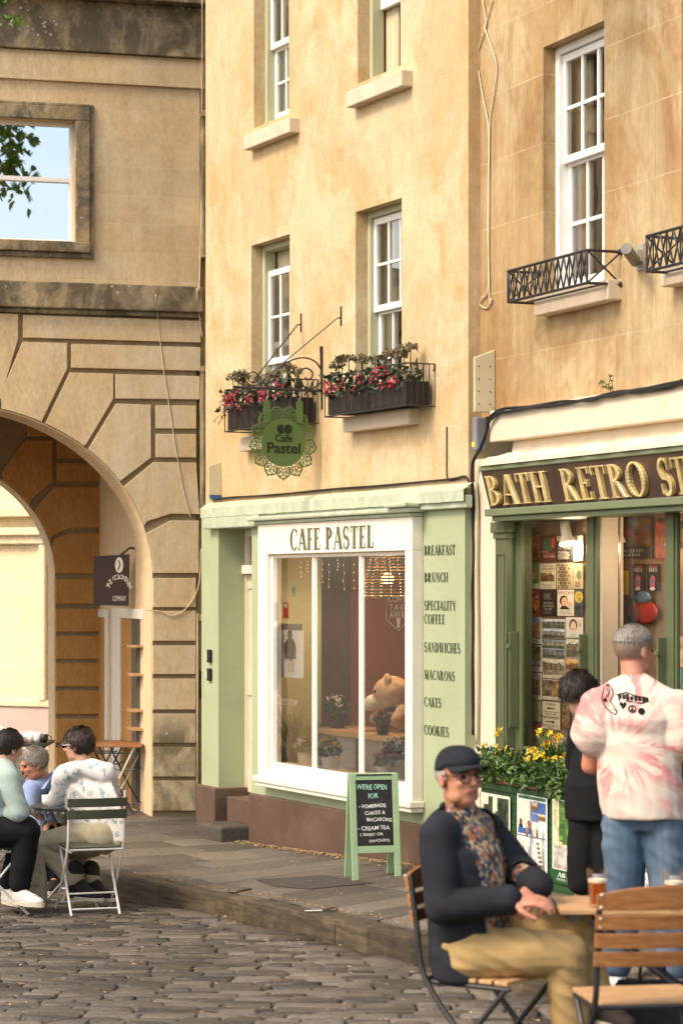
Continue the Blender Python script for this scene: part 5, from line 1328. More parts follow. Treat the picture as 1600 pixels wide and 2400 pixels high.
q = MB(); q.box(-0.035, 0.035, -0.09, -0.001, 0, 0.24); q.build('case', M('grey_plastic', (0.22,0.22,0.24), 0.45), t_, bevel=0.015)
q = MB(); q.box(-0.028, 0.02, -0.0925, -0.0905, 0.03, 0.065); q.build('sticker', M('yellow_sticker', (0.7,0.55,0.08), 0.6), t_)
xx, zz = S.at(1500, 615, 0.0)
t_ = S.thing('wall_floodlight', 'grey tube shaped lamp on a bracket between the two window guards', 'lamp', xx, 0, zz)
e = Vector((S.x(1466,-0.22)-xx, -0.22, S.at(1466,582,-0.22)[1]-zz))
q = MB(); q.tube([e, e*0.05+Vector((0,-0.03,0))], 0.035, 14); q.build('tube', M('galvanised', (0.16,0.15,0.135), 0.5, 0.2, 8, metal=0.3), t_, smooth=False)
q = MB(); q.box(-0.03, 0.05, -0.012, -0.001, -0.05, 0.11); q.box(-0.02, 0.0, -0.05, -0.013, 0.0, 0.07); q.box(0.03, 0.05, -0.05, -0.013, 0.0, 0.07); q.build('bracket', M('galvanised_plate', (0.4,0.38,0.35), 0.5, 0.1, metal=0.4), t_)
# cables
m_cable = M('black_cable', (0.02,0.018,0.017), 0.5, 0.2); m_wcable = M('pale_cable', (0.58,0.48,0.32), 0.6, 0.1)
def cable(F_, pts, r, name, label, mat, d=-0.02, strands=1, seed=0, wob=0.0, ds=None):
    rr = random.Random(seed); t_ = None; q = MB()
    for s_ in range(strands):
        P = []
        for i, p in enumerate(pts):
            dd = ds[i] if ds else d
            x, z = F_.at(p[0], p[1], dd); P.append(Vector((x, dd - rr.uniform(0, wob), z + rr.uniform(-wob, wob))))
        q.tube(smooth_path(P, 5), r, 6)
    base = Vector(q.v[0]); q.v = [tuple(Vector(v)-base) for v in q.v]
    o_ = q.build(name, mat, None, F_.pt(base.x, base.y, base.z), F_.a, smooth=True); return tag(o_, label, 'cable')
cable(C, [(497,1173),(540,1166),(640,1159),(720,1152),(800,1146),(880,1140),(980,1131),(1060,1121),(1090,1118),(1098,1128)], 0.007, 'wall_cable', 'thin black cable running along the top of the mint cafe front', m_cable, d=-0.012, strands=2, wob=0.006)
cable(S, [(1600,897),(1560,906),(1500,917),(1440,925),(1390,934),(1320,943),(1250,952),(1190,962),(1165,966)], 0.009, 'cable_bundle', 'tangled black cables along the top of the cream band over the gift shop', m_cable, d=-0.115, strands=5, wob=0.016, seed=2)
cable(S, [(1170,966),(1150,982),(1140,1015),(1128,1050),(1110,1080),(1108,1115),(1110,1160),(1109,1230),(1111,1300),(1109,1380),(1111,1470),(1109,1560),(1110,1640),(1111,1720)], 0.009, 'hanging_cables', 'black cables dropping between the mint cafe front and the cream pier', m_cable, d=-0.12, strands=4, wob=0.014, seed=3, ds=[-.115,-.12,-.12,-.12,-.1,-.09,-.085,-.085,-.085,-.085,-.085,-.085,-.085,-.085])
cable(S, [(1113,1130),(1117,1200),(1116,1350),(1118,1540),(1116,1745)], 0.014, 'drain_pipe', 'cream painted pipe running down the edge of the cream pier', M('pipe_cream', (0.55,0.46,0.32), 0.5, 0.1), d=-0.075)
cable(S, [(1130,0),(1137,40),(1138,62),(1122,110),(1119,150),(1130,220),(1143,290),(1145,360),(1143,440),(1142,540),(1145,620),(1146,690),(1150,712)], 0.006, 'pale_wall_cable', 'pale cable bowing left as it drops down the ochre wall', m_wcable, d=-0.012)
cable(S, [(1153,0),(1140,48),(1137,70),(1158,130),(1163,170),(1155,230),(1147,285),(1146,360),(1145,470),(1144,600),(1143,680),(1128,702),(1124,714),(1140,722),(1152,700)], 0.006, 'pale_wall_cable', 'pale cable bowing right down the ochre wall and ending in a loop', m_wcable, d=-0.012)
cable(C, [(1046,1000),(1046,1060),(1047,1118),(1058,1126),(1075,1122)], 0.005, 'short_wall_wire', 'short black wire hanging on the cream wall above the mint front', m_cable, d=-0.008)
cable(ARCH, [(365,690),(372,760),(383,860),(398,960),(412,1050),(430,1150),(448,1215)], 0.004, 'thin_wire', 'thin pale wire slanting down the face of the archway', m_wcable, d=-0.012, ds=[-.085,-.012,-.012,-.012,-.012,-.012,-.012])
cable(ARCH, [(474,0),(474,120),(473,260),(472,420),(468,660),(462,680),(470,760),(474,790)], 0.006, 'corner_wire', 'pale wire running down the corner of the weathered archway wall', m_wcable, ds=[-.24,-.08,-.02,-.02,-.09,-.09,-.02,-.02])
cable(ARCH, [(476,1285),(471,1292),(470,1330),(466,1370),(455,1400),(430,1432),(400,1443),(375,1432),(340,1430)], 0.005, 'looping_wire', 'pale loop of wire sagging across the archway pier', m_wcable, d=-0.015)
# plaque and menu frame on the return wall
def rbox(px0, px1, py0, py1, name, label, cat, d=0.10, th=0.03):
    xa, xb = ARCH.x(px0, d), ARCH.x(px1, d); zt, zb_ = ARCH.at(px0, py0, d)[1], ARCH.at(px0, py1, d)[1]
    t_ = ARCH.thing(name, label, cat, (xa+xb)/2, d, zb_); w_, h = (xb-xa)/2, zt-zb_
    q = MB(); q.box(-w_, w_, -th, -0.001, 0, h); q.build('frame', m_iron, t_, bevel=0.004); return t_, w_, h
t_, w_, h = rbox(474, 494, 1290, 1323, 'name_plate', 'small black plate with gilt letters beside the mint pilaster', 'plaque')
q = MB(); add_text(q, 'AB', -w_*0.45, h/2, -0.032, h*0.45, None); q.build('lettering', m_gold, t_)
t_, w_, h = rbox(468, 494, 1572, 1638, 'menu_frame', 'black framed menu case on the stone beside the mint pilaster', 'menu case')
q = MB(); q.box(-w_*0.7, w_*0.7, -0.033, -0.031, h*0.12, h*0.88); q.build('sheet', M('menu_sheet', (0.12,0.09,0.06), 0.4, 0.4, 20), t_)
for k, (p0, p1) in enumerate(((1522, 1553), (1566, 1596))):
    xa, zt = C.at(492, p0, FD-0.01); zb_ = C.at(492, p1, FD-0.01)[1]
    t_ = C.thing('door_bell', f'black entry bell panel on the mint pilaster, the {"upper" if k == 0 else "lower"} of two', 'door bell', xa, FD, zb_, 'entry bells')
    q = MB(); q.box(-0.035, 0.035, -0.03, -0.001, 0, zt-zb_); q.build('case', M('black_plastic', (0.015,0.015,0.016), 0.3), t_, bevel=0.01)
    q = MB(); q.box(-0.06, -0.036, -0.02, -0.001, 0.02, zt-zb_-0.02); q.build('label_strip', m_white, t_)
# weed rooted over the band
xx, zz = S.at(1452, 925, -0.06); rr = random.Random(9); q = MB()
st = MB()
for k in range(4):
    e = Vector((rr.uniform(-0.09,0.05), rr.uniform(-0.06,0.0), rr.uniform(0.05,0.14))); st.tube([(0,0,-0.02), tuple(e*0.5+Vector((0.01,0,0.01))), tuple(e)], 0.002, 4)
    for i in range(7): leaf_into(q, e*rr.uniform(0.6,1.0), 0.03, 0.016, rdir(rr), rdir(rr), rr)
t_ = S.thing('wall_weed', 'little weed sprouting above the cable bundle over the shop', 'plant', xx, -0.10, zz); st.build('stem', m_twig, t_); q.build('leaves', m_leaf2, t_)

# chalkboard on the pavement
AF = Frame(*ray(826, 2058, 16.85).xy, 13.0); az0 = pave_z(AF.O.x, AF.O.y)
m_mint = M('mint_board_paint', (0.30,0.43,0.24), 0.5, 0.07, 6, 0.15, 40, dirt=(0.2,0.25,0.14), dirt_amt=0.3)
m_slate = M('chalkboard', (0.018,0.018,0.019), 0.7, 0.4, 5, dirt=(0.06,0.06,0.06), dirt_amt=0.4)
ast = tag(empty('chalkboard_stand', (AF.O.x, AF.O.y, az0), AF.a), 'mint framed folding chalkboard on the pavement listing cakes and cream tea', 'chalkboard')
BW, BH, BL = 0.352, 0.735, 0.20      # width, height, lean
lean = math.atan2(BL*0.5, BH)
def panel(sgn, y_base):
    """one leaf of the stand, leaning to the ridge; returns transform"""
    return Matrix.Translation(Vector((0, y_base, 0))) @ Matrix.Rotation(-lean*sgn, 4, 'X')
Mf, Mb = panel(1, 0.0), panel(-1, BL+0.04)
def leafparts(Mx, back):
    f = MB(); t = 0.045
    f.box(0, t, 0, 0.022, 0, BH+0.01); f.box(BW-t, BW, 0, 0.022, 0, BH+0.01); f.box(t, BW-t, 0.001, 0.021, 0.19, 0.24); f.box(t, BW-t, 0.001, 0.021, BH-0.035, BH+0.01)
    f.v = [tuple(Mx @ Vector(v)) for v in f.v]; f.build('frame', m_mint, ast, bevel=0.003)
    g_ = MB(); g_.box(t, BW-t, 0.008, 0.014, 0.24, BH-0.035); g_.v = [tuple(Mx @ Vector(v)) for v in g_.v]; g_.build('board', m_slate, ast)
leafparts(Mf, False); leafparts(Mb, True)
q = MB(); q.tube([(0.05, 0.1, BH-0.005), (BW-0.05, 0.1, BH-0.005)], 0.006, 6); q.build('hinge', m_iron, ast)
m_ch1 = M('mint_chalk', (0.36,0.62,0.50), 0.9, 0.2, 60); m_ch2 = M('white_chalk', (0.70,0.70,0.66), 0.9, 0.25, 60)
def chalk(lines, mat):
    q = MB()
    for (tx, cx, cz, h, w_) in lines: add_text(q, tx, cx*BW, cz*BH, 0.005, h*BH, w_*BW, jitter=0.0022, rot=rnd.uniform(-0.03, 0.03), bold=0.02)
    q.v = [tuple(Mf @ Vector(v)) for v in q.v]; q.build('chalk_writing', mat, ast)
chalk([("WE'RE OPEN",0.46,0.885,0.050,0.62),('FOR',0.47,0.80,0.048,0.2)], m_ch1)
chalk([('- HOMEMADE',0.45,0.705,0.036,0.55),('CAKES &',0.50,0.64,0.034,0.42),('MACARONS',0.58,0.575,0.036,0.52),('- CREAM TEA',0.47,0.495,0.038,0.64),('( SWEET OR',0.42,0.435,0.026,0.46),('SAVOURY)',0.58,0.375,0.026,0.42)], m_ch2)
q = MB(); o_ = None
lt = ray(735, 2063, 15.4); zt = pave_z(lt.x, lt.y)
q.box(-0.055, 0.055, -0.01, 0.01, 0, 0.004); tag(q.build('litter_slip', m_paper if False else M('litter_paper', (0.7,0.68,0.62), 0.8), None, (lt.x, lt.y, zt+0.004), 0.15), 'white paper slip lying on the flagstones near the chalkboard', 'paper slip')
# dark tarmac patch let into the flags
q = MB(); pts = [(600,2062),(760,2052),(880,2070),(720,2085),(640,2078)]
def ground_pt(px, py):
    Y = 14.0
    for _ in range(30):
        z = pave_z((px-CX)/FPX*Y, Y); Y = (ZC - z)*FPX/(py-HY)
    X = (px-CX)/FPX*Y; return Vector((X, Y, pave_z(X, Y)))
gp = [ground_pt(*p) for p in pts]; q.add([tuple(p+Vector((0,0,0.004))) for p in gp], [tuple(range(len(gp)))[::-1]])
tag(q.build('tarmac_patch', M('tarmac', (0.060,0.050,0.042), 0.85, 0.2, 30, 0.5, 120)), 'dark tarmac patch among the flagstones', kind='structure')

# green panelled stall front with posters, terracotta troughs and plants
GD = -0.30
gx0 = S.x(1126, GD); gz1 = SP(1230, 1849, GD)[1]
t_ = S.thing('planter_stand', 'dark green boarded stand below the shop window, carrying troughs and posters', 'stand', gx0, 0, 0)
b = MB(); W_ = XR-gx0
b.box(0, W_, GD, -0.13, -0.4, gz1-0.04); b.build('boarding', m_dkgreen, t_, bevel=0.006)
b = MB(); b.box(-0.01, W_, GD-0.02, -0.12, gz1-0.039, gz1); b.build('top_board', m_dkgreen, t_, bevel=0.005)
b = MB(); 
for zz in [gz1-0.09-0.045*i for i in range(16)]: b.box(0.0, W_, GD-0.006, GD-0.0005, zz-0.019, zz+0.019)
b.build('slats', m_dkgreen, t_)
m_pline = M('pale_line', (0.42,0.45,0.30), 0.6)
def poster(px0, px1, pt, pbm, base): return SB(px0, pt, px1, pbm, GD-0.02)
p = poster(1126, 1194, 1862, 2075, None).base((215,210,195)).rect((20,70,30),.0,.0,1,.16).photo(.04,.17,.96,.97,lambda u, v: (lambda n: (210+n,190+n,165+n) if (v > .55 and u < .55 and nz(u,v,6,2) > -.05) else (45+n,55+n,35+n))(nz(u,v,9,5)*45),12,26).text((220,220,210),'GREEN',.5,.08,.05,.6,ser=True); p.done('poster','poster of a dark leafy street scene beside the capped man on the chair','poster',S,m_paper)
p = poster(1211, 1281, 1864, 2062, None).base((222,220,214)).rect((70,110,80),.04,.945,.96,.985).text((25,50,35),'THE ABBEY GREEN LEAFLET',.5,.965,.018,.86)
p.photo(.04,.64,.48,.93,lambda u, v: tuple(q+nz(u,v,9,1)*30 for q in (225,205,185)),8,10).rect((55,85,145),.04,.53,.48,.60).oval((110,60,45),.14,.66,.05,.05).oval((130,70,40),.40,.65,.05,.05).rect((35,30,35),.08,.60,.2,.635).rect((150,70,40),.34,.60,.46,.635)
p.rect((65,95,155),.52,.80,.96,.93).photo(.52,.83,.72,.92,sepia(3.0),5,5).photo(.74,.72,.96,.79,sepia(5.0),5,4).rect((85,110,165),.52,.70,.72,.79).rect((45,60,110),.02,.505,.98,.515).rect((45,60,110),.48,.05,.50,.94)
for j in range(8): p.photo(.05,.07+j*.053,.14,.11+j*.053,sepia(j*1.0),3,3).photo(.84,.07+j*.053,.94,.11+j*.053,sepia(j*2.3),3,3).lines((150,150,155),.17,.46,.07+j*.053,.115+j*.053,3,.25).lines((150,150,155),.54,.82,.07+j*.053,.115+j*.053,3,.25)
p.photo(.40,.10,.47,.48,sepia(9.0),3,10).photo(.52,.52,.60,.68,sepia(4.0),3,6).photo(.86,.52,.94,.68,sepia(6.0),3,6).rect((70,110,80),.04,.015,.96,.055); p.done('leaflet_poster','white poster crowded with small pictures and a map','poster',S,m_paper)
p = poster(1290, 1420, 1876, 2082, None).base((24,72,30)).rect((215,212,195),.03,.16,.97,.97).photo(.05,.17,.95,.96,lambda u, v: (lambda n, n2: (70+n,105+n,40+n*.6) if (v > .42+.12*nz(u,0,5,1) and u > .12) else (205+n2,190+n2,150+n2) if v > .32 else (165+n2,160+n2,150+n2))(nz(u,v,12,3)*75, nz(u,v,14,9)*60),26,30).text((225,225,210),'ABBEY GREEN',.53,.105,.05,.80,ser=True).text((205,210,195),'HOME OF A GIANT PLANE TREE',.53,.05,.025,.82); p.done('poster','green bordered poster of a big tree captioned ABBEY GREEN','poster',S,m_paper)
p = poster(1434, 1534, 1922, 2092, None).base((222,218,214)).photo(.04,.70,.80,.97,lambda u, v: tuple(q+nz(u,v,8,4)*80 for q in (120,95,60)),12,8)
for j, tx in enumerate(('Come and see our','range of Teas,','Toys, Games,','Souvenirs,','Retro Toys, Teas','Gift Boxes')): p.text((45,45,48),tx,.94 - .0,.62-.095*j,.05,None,align='RIGHT')
p.done('notice_board','white notice about teas, games and souvenirs seen between jeans legs','notice',S,m_paper)
# terracotta troughs and planting
m_soil = M('soil', (0.03,0.02,0.012), 0.95, 0.3, 20)
def trough(i, x, w_):
    t_ = S.thing('terracotta_trough', f'terracotta trough on the green stand, {["near the capped man","below the tin signs","beside the boy in black","behind the man in the tie dye shirt"][i]}', 'trough', x, GD+0.08, gz1, 'terracotta troughs')
    q = MB(); q.hexa([(-w_/2+0.02,-0.08,0.001),(w_/2-0.02,-0.08,0.001),(w_/2-0.02,0.06,0.001),(-w_/2+0.02,0.06,0.001),(-w_/2,-0.095,0.12),(w_/2,-0.095,0.12),(w_/2,0.075,0.12),(-w_/2,0.075,0.12)]); q.build('pot', m_terra, t_, bevel=0.008)
    q = MB(); q.box(-w_/2-0.005, w_/2+0.005, -0.102, 0.08, 0.1205, 0.14); q.build('rim', m_terra, t_, bevel=0.006)
    q = MB(); q.box(-w_/2+0.02, w_/2-0.02, -0.085, 0.065, 0.1405, 0.146); q.build('soil', m_soil, t_)
    return t_
def planting(i, x, w_, label, seed, yellow=10, spike=False, daff=3):
    rr = random.Random(seed); t_ = S.thing('bedding_plants', label, 'plant', x, GD+0.08, gz1+0.146)
    lf, lb, fl_, st = MB(), MB(), MB(), MB()
    for k in range(560):
        c = Vector((rr.uniform(-w_/2-0.04, w_/2+0.04), rr.gauss(-0.05, 0.085), rr.uniform(-0.12, 0.06)))
        if c.z < 0 and c.y > -0.10: c.y = -0.10-rr.uniform(0,0.05)
        leaf_into(lf if rr.random() < 0.82 else lb, c, rr.uniform(0.03,0.09), rr.uniform(0.018,0.045), rdir(rr)+Vector((0,-0.3,0.35)), rdir(rr)+Vector((0,0,0.6)), rr)
    for k in range(yellow):
        c = Vector((rr.uniform(-w_/2, w_/2), rr.uniform(-0.13, 0.05), rr.uniform(0.03, 0.11)))
        for n_ in range(9): leaf_into(fl_, c + rdir(rr)*0.014, 0.022, 0.018, rdir(rr)+Vector((0,-0.3,.5)), rdir(rr), rr)
    for k in range(daff):
        c = Vector((rr.uniform(-w_/2, w_/2), rr.uniform(-0.10, 0.03), rr.uniform(0.12, 0.24)))
        st.tube([(c.x*0.9, 0, 0), tuple(c*0.6+Vector((0.01,0,0.03))), tuple(c)], 0.003, 4)
        for n_ in range(14): leaf_into(fl_, c + rdir(rr)*0.012, 0.036, 0.024, rdir(rr)+Vector((0,-0.4,0.1)), rdir(rr), rr)
    if spike:
        for k in range(70):
            a = rr.uniform(0, 6.28); leaf_into(lf, (0.05,0,0.02), rr.uniform(0.16,0.27), 0.012, (math.cos(a)*0.6, math.sin(a)*0.4, rr.uniform(0.5,1.2)), rdir(rr), rr)
    lf.build('foliage', m_leaf, t_); lb.build('bright_foliage', m_leaf2, t_); fl_.build('blossom', m_yel, t_)
    if daff: st.build('stem', m_leaf, t_)
tw = 0.52; tx0 = gx0+0.30
for i in range(4):
    trough(i, tx0+i*(tw+0.05), tw)
    planting(i, tx0+i*(tw+0.05), tw, ['leafy plants with a few yellow heads growing beside the dark cap','spiky and leafy plants with yellow flowers below the booklets','large leafy plants with tall yellow daffodils beside the boy','green plants mostly hidden behind the tie dye shirt'][i], 30+i, [10,30,18,12][i], spike=i == 1, daff=[1,3,5,3][i])

# plane tree overhanging from the left: a spray in view, and the boughs mirrored in the archway window
rr = random.Random(41)
tr = thing('plane_tree', 'bright green leaf sprays of a tree overhanging the top left corner', 'tree', (-4.6, 14.0, 0))
T0 = Vector((-4.6, 14.0, 0)); lf = MB(); br_ = MB()
def spray(c, n, rad, ls):
    for k in range(n):
        p = Vector(c) + Vector((rr.gauss(0,rad), rr.gauss(0,rad*0.7), rr.gauss(0,rad*1.1))); dd = rdir(rr); upv = rdir(rr)
        for a in (-0.9, -0.45, 0, 0.45, 0.9):       # a five-lobed leaf
            q_ = Matrix.Rotation(a, 3, upv if abs(upv.dot(dd)) < 0.9 else dd.orthogonal()) @ dd
            leaf_into(lf, p-T0, ls*(1-0.35*abs(a)), ls*0.4, q_, upv.cross(dd), rr, 0.15)
br_.tube([(0,0,-0.3),(0.02,0,2.0),(-0.05,0.1,4.4),(0.1,0.0,6.5)], [0.28,0.22,0.19,0.15], 12)
for (px, py, Y, n, rad) in ((6,22,13.2,5,0.04),(22,44,13.0,4,0.03),(-30,10,13.1,14,0.09),(3,5,13.2,3,0.03)):
    P_2 = ray(px, py, Y); spray(P_2, n, rad, 0.075)
tip = ray(0, 10, 13.15)-T0; br_.tube([(0.1,0,5.6), tuple(tip*0.5+Vector((0,0,3.0))), tuple(tip)], [0.09,0.04,0.008], 8)
nA = Vector((math.sin(ARCH.a), -math.cos(ARCH.a), 0)); pA = Vector((*ARCH.pt(0,0.13,0).xy, 0))
def mirror(px, py, extra):
    P2 = ray(px, py, 22.0 + extra); dd = (P2-pA).dot(nA); return P2 - 2*dd*nA
for (px, py, n, rad) in ((10,300,34,0.20),(32,325,30,0.18),(14,352,26,0.18),(-15,340,40,0.3),(30,385,12,0.12),(48,400,10,0.10),(10,400,12,0.12),(62,432,9,0.10),(66,460,5,0.06),(20,470,4,0.06),(-30,400,20,0.2),(44,300,12,0.12)):
    spray(mirror(px, py, 9.0), n, rad*0.9, 0.15)
e = mirror(20, 250, 9.0)-T0; br_.tube([(0.1,0,6.2), tuple((e+Vector((0.1,0,7.5)))*0.5+Vector((0,0,0.6))), tuple(e), tuple(mirror(30,380,9.0)-T0), tuple(mirror(66,455,9.0)-T0)], [0.12,0.07,0.04,0.015,0.006], 8)
br_.build('trunk', M('bark', (0.16,0.12,0.08), 0.85, 0.35, 3, 0.4, 20), tr); lf.build('crown', m_leaf2, tr)
# ------------------------------------------------------------------ people
from mathutils.bvhtree import BVHTree
class Sculpt(MB):
    def limb(s, P, r, n=14):
        P = [Vector(p) for p in P]
        for i, p in enumerate(P): s.ball(p, r[i], None, None, n, 8)
        for (a, b, ra, rb) in zip(P, P[1:], r, r[1:]): s.tube([a, b], [ra, rb], n)
        return s
    def loft(s, rings, n=20):
        """rings: (centre, side vector, front vector) with lengths as half axes; closed"""
        o = len(s.v)
        for c, a, b in rings:
            for j in range(n):
                t = 2*math.pi*j/n; s.v.append(tuple(Vector(c)+Vector(a)*math.cos(t)+Vector(b)*math.sin(t)))
        k = len(rings)
        fs = [(o+i*n+j, o+i*n+(j+1) % n, o+(i+1)*n+(j+1) % n, o+(i+1)*n+j) for i in range(k-1) for j in range(n)]
        fs += [tuple(o+j for j in range(n))[::-1], tuple(o+(k-1)*n+j for j in range(n))]
        s.f += fs; s.m += [0]*len(fs); return s
    def finish(s, name, mat, parent=None, loc=None, voxel=0.009, it=4, folds=0.0, fscale=9.0, cut=None, solid=0.0, seed=0.0):
        o = s.build(name, mat, parent, loc)
        bm = bmesh.new(); bm.from_mesh(o.data); bmesh.ops.recalc_face_normals(bm, faces=bm.faces); bm.to_mesh(o.data); bm.free()
        r = o.modifiers.new('r', 'REMESH'); r.mode = 'VOXEL'; r.voxel_size = voxel; r.use_smooth_shade = True
        m = o.modifiers.new('s', 'SMOOTH'); m.factor = 0.5; m.iterations = it
        me = bpy.data.meshes.new_from_object(o.evaluated_get(bpy.context.evaluated_depsgraph_get()))
        o.modifiers.clear(); old = o.data; o.data = me; bpy.data.meshes.remove(old); me.name = name
        if folds:
            co = [0.0]*(3*len(me.vertices)); no = list(co); me.vertices.foreach_get('co', co); me.vertices.foreach_get('normal', no)
            for i in range(0, len(co), 3):
                p = Vector(co[i:i+3]); q = p*fscale + Vector((seed, seed, seed))
                d = 0.55*(1-2*abs(noise.noise(Vector((q.x+0.5*q.z, q.y, q.z*1.7+q.x*0.6))))) + 0.45*noise.noise(q*0.6)
                for k in range(3): co[i+k] += no[i+k]*folds*d
            me.vertices.foreach_set('co', co)
        if cut or solid:
            bm = bmesh.new(); bm.from_mesh(me)
            if cut:
                dead = [v for v in bm.verts if cut(v.co)]; bmesh.ops.delete(bm, geom=dead, context='VERTS')
            bm.to_mesh(me); bm.free()
            if solid:
                sm = o.modifiers.new('thick', 'SOLIDIFY'); sm.thickness = solid; sm.offset = 1.0
        if not me.materials: me.materials.append(mat)
        me.polygons.foreach_set('use_smooth', [True]*len(me.polygons)); me.update()
        return o

def basis(fwd, up=(0,0,1)):
    f = Vector(fwd).normalized(); r = f.cross(Vector(up)).normalized(); u = r.cross(f)
    return Matrix((r, f, u)).transposed()      # columns: right, forward, up
def head_into(s, c, fwd, up=(0,0,1), k=1.0, ears=True):
    B = basis(fwd, up); c = Vector(c)
    def b(p, rx, ry, rz): s.ball(c + B @ (Vector(p)*k), rx*k, ry*k, rz*k, 18, 12, B)
    b((0,-0.012,0.030), 0.076, 0.096, 0.086); b((0,0.022,-0.030), 0.062, 0.070, 0.085); b((0,0.045,-0.085), 0.036, 0.036, 0.030)
    b((0.040,0.020,-0.072), 0.022, 0.045, 0.03); b((-0.040,0.020,-0.072), 0.022, 0.045, 0.03)
    b((0,0.077,0.028), 0.050, 0.016, 0.014); b((0.036,0.066,-0.022), 0.022, 0.020, 0.020); b((-0.036,0.066,-0.022), 0.022, 0.020, 0.020)
    b((0,0.094,-0.002), 0.011, 0.016, 0.026); b((0,0.106,-0.022), 0.016, 0.017, 0.013); b((0,0.080,-0.056), 0.026, 0.014, 0.012)
    if ears:
        for sx in (-1, 1): b((sx*0.078,-0.012,-0.006), 0.009, 0.020, 0.032); b((sx*0.080,-0.004,-0.028), 0.008, 0.012, 0.012)
    return B
m_skin = M('skin', (0.50,0.27,0.18), 0.5, 0.10, 14, 0.15, 120, spec=0.4); m_skin2 = M('tanned_skin', (0.45,0.20,0.12), 0.48, 0.14, 16, 0.15, 120, spec=0.4, dirt=(0.5,0.14,0.09), dirt_amt=0.4, dirt_scale=9)
m_eye = M('eye', (0.03,0.02,0.015), 0.2); m_lip = M('lips', (0.32,0.10,0.075), 0.5)
def face_bits(o, c, B, k=1.0, white=True):
    for sx in (-1, 1):
        q = MB(); q.ball(Vector(c)+B @ (Vector((sx*0.031,0.077,0.004))*k), 0.0095*k, None, None, 10, 8); q.build('eye', m_eye, o, smooth=True)
        q = MB(); q.tube([Vector(c)+B @ (Vector((sx*x,y,z))*k) for x, y, z in ((0.014,0.092,0.022),(0.034,0.091,0.029),(0.052,0.078,0.020))], 0.005*k, 6); q.build('eyebrow', m_greyhair, o)
    q = MB(); q.tube([Vector(c)+B @ (Vector(p)*k) for p in ((-0.024,0.084,-0.055),(-0.01,0.092,-0.053),(0.01,0.092,-0.053),(0.024,0.084,-0.055))], [0.003*k,0.0055*k,0.0055*k,0.003*k], 6); q.build('mouth', m_lip, o)
def hairmat(name, a, b):
    m, t = newmat(name); co = t.coord(); n = t.noise(t.mapping(co, scale=(1,1,0.35)), 90, 4, 0.75); n2 = t.noise(co, 12, 4)
    t.link(t.ramp(t.math('ADD', t.math('MULTIPLY', n, 0.6), t.math('MULTIPLY', n2, 0.4)), [(0.35, a), (0.65, b)]), t.b.inputs['Base Color']); t.b.inputs['Roughness'].default_value = 0.5
    t.bump(n, 0.9, 0.006); return m
m_greyhair = hairmat('grey_hair', (0.10,0.085,0.07), (0.36,0.32,0.27)); m_brownhair = hairmat('brown_hair', (0.010,0.005,0.003), (0.055,0.027,0.013)); m_blackhair = hairmat('dark_hair', (0.006,0.004,0.003), (0.028,0.017,0.010)); m_stubble = hairmat('cropped_hair', (0.17,0.115,0.08), (0.29,0.205,0.15)); m_whitehair = hairmat('white_hair', (0.35,0.31,0.26), (0.62,0.57,0.5))
def hair(o, c, B, mat, k=1.0, low=-0.03, top=9.0, front=0.055, thick=1.0, tuft=0.012, seed=0, nape=-0.06, side=-0.02, name='hair'):
    """cap of hair: kept where above the hairline, with many small tufts standing off it"""
    rr = random.Random(seed); q = MB(); n, m = 40, 26; c = Vector(c); vid = {}
    def line(p):   # hairline height for a point in head space
        if p.y > 0.02: return side + (front-side)*min(1, (p.y-0.02)/0.05)
        return side + (nape-side)*min(1, (0.02-p.y)/0.06)
    for i in range(m+1):
        th = math.pi*i/m
        for j in range(n):
            ph = 2*math.pi*j/n; d = Vector((math.sin(th)*math.cos(ph), math.sin(th)*math.sin(ph), math.cos(th)))
            p = Vector((d.x*0.083, d.y*0.103-0.012, d.z*0.094+0.030))*1.0
            p += d*(0.006*thick + 0.010*thick*noise.noise(d*3+Vector((seed,0,0))) + 0.004*noise.noise(d*9))
            vid[i, j] = (p, d)
    keep = lambda a: top > vid[a][0].z > line(vid[a][0])
    idx = {}
    def V(a):
        if a not in idx: idx[a] = len(q.v); q.v.append(tuple(c + B @ (vid[a][0]*k)))
        return idx[a]
    for i in range(m):
        for j in range(n):
            cs = [(i,j),(i+1,j),(i+1,(j+1) % n),(i,(j+1) % n)]
            if sum(keep(a) for a in cs) >= 3: q.f.append(tuple(V(a) for a in cs)); q.m.append(0)
    for a, (p, d) in vid.items():
        if keep(a) and rr.random() < 0.9:
            for _ in range(3):
                fl = Vector((0.15*math.sin(seed+p.x*30), -0.35 if p.y < 0.03 else 0.45, -0.75)); fl = fl - d*fl.dot(d); t = (fl.normalized() + d*0.10 + Vector((rr.gauss(0,.16), rr.gauss(0,.16), rr.gauss(0,.16)))).normalized(); st = p + d*0.001
                leaf_into(q, c + B @ (st*k), tuft*k*rr.uniform(1.0,2.2), 0.0045*k, B @ t, B @ d, rr, 0.15)
    return q.build(name, mat, o, smooth=True)
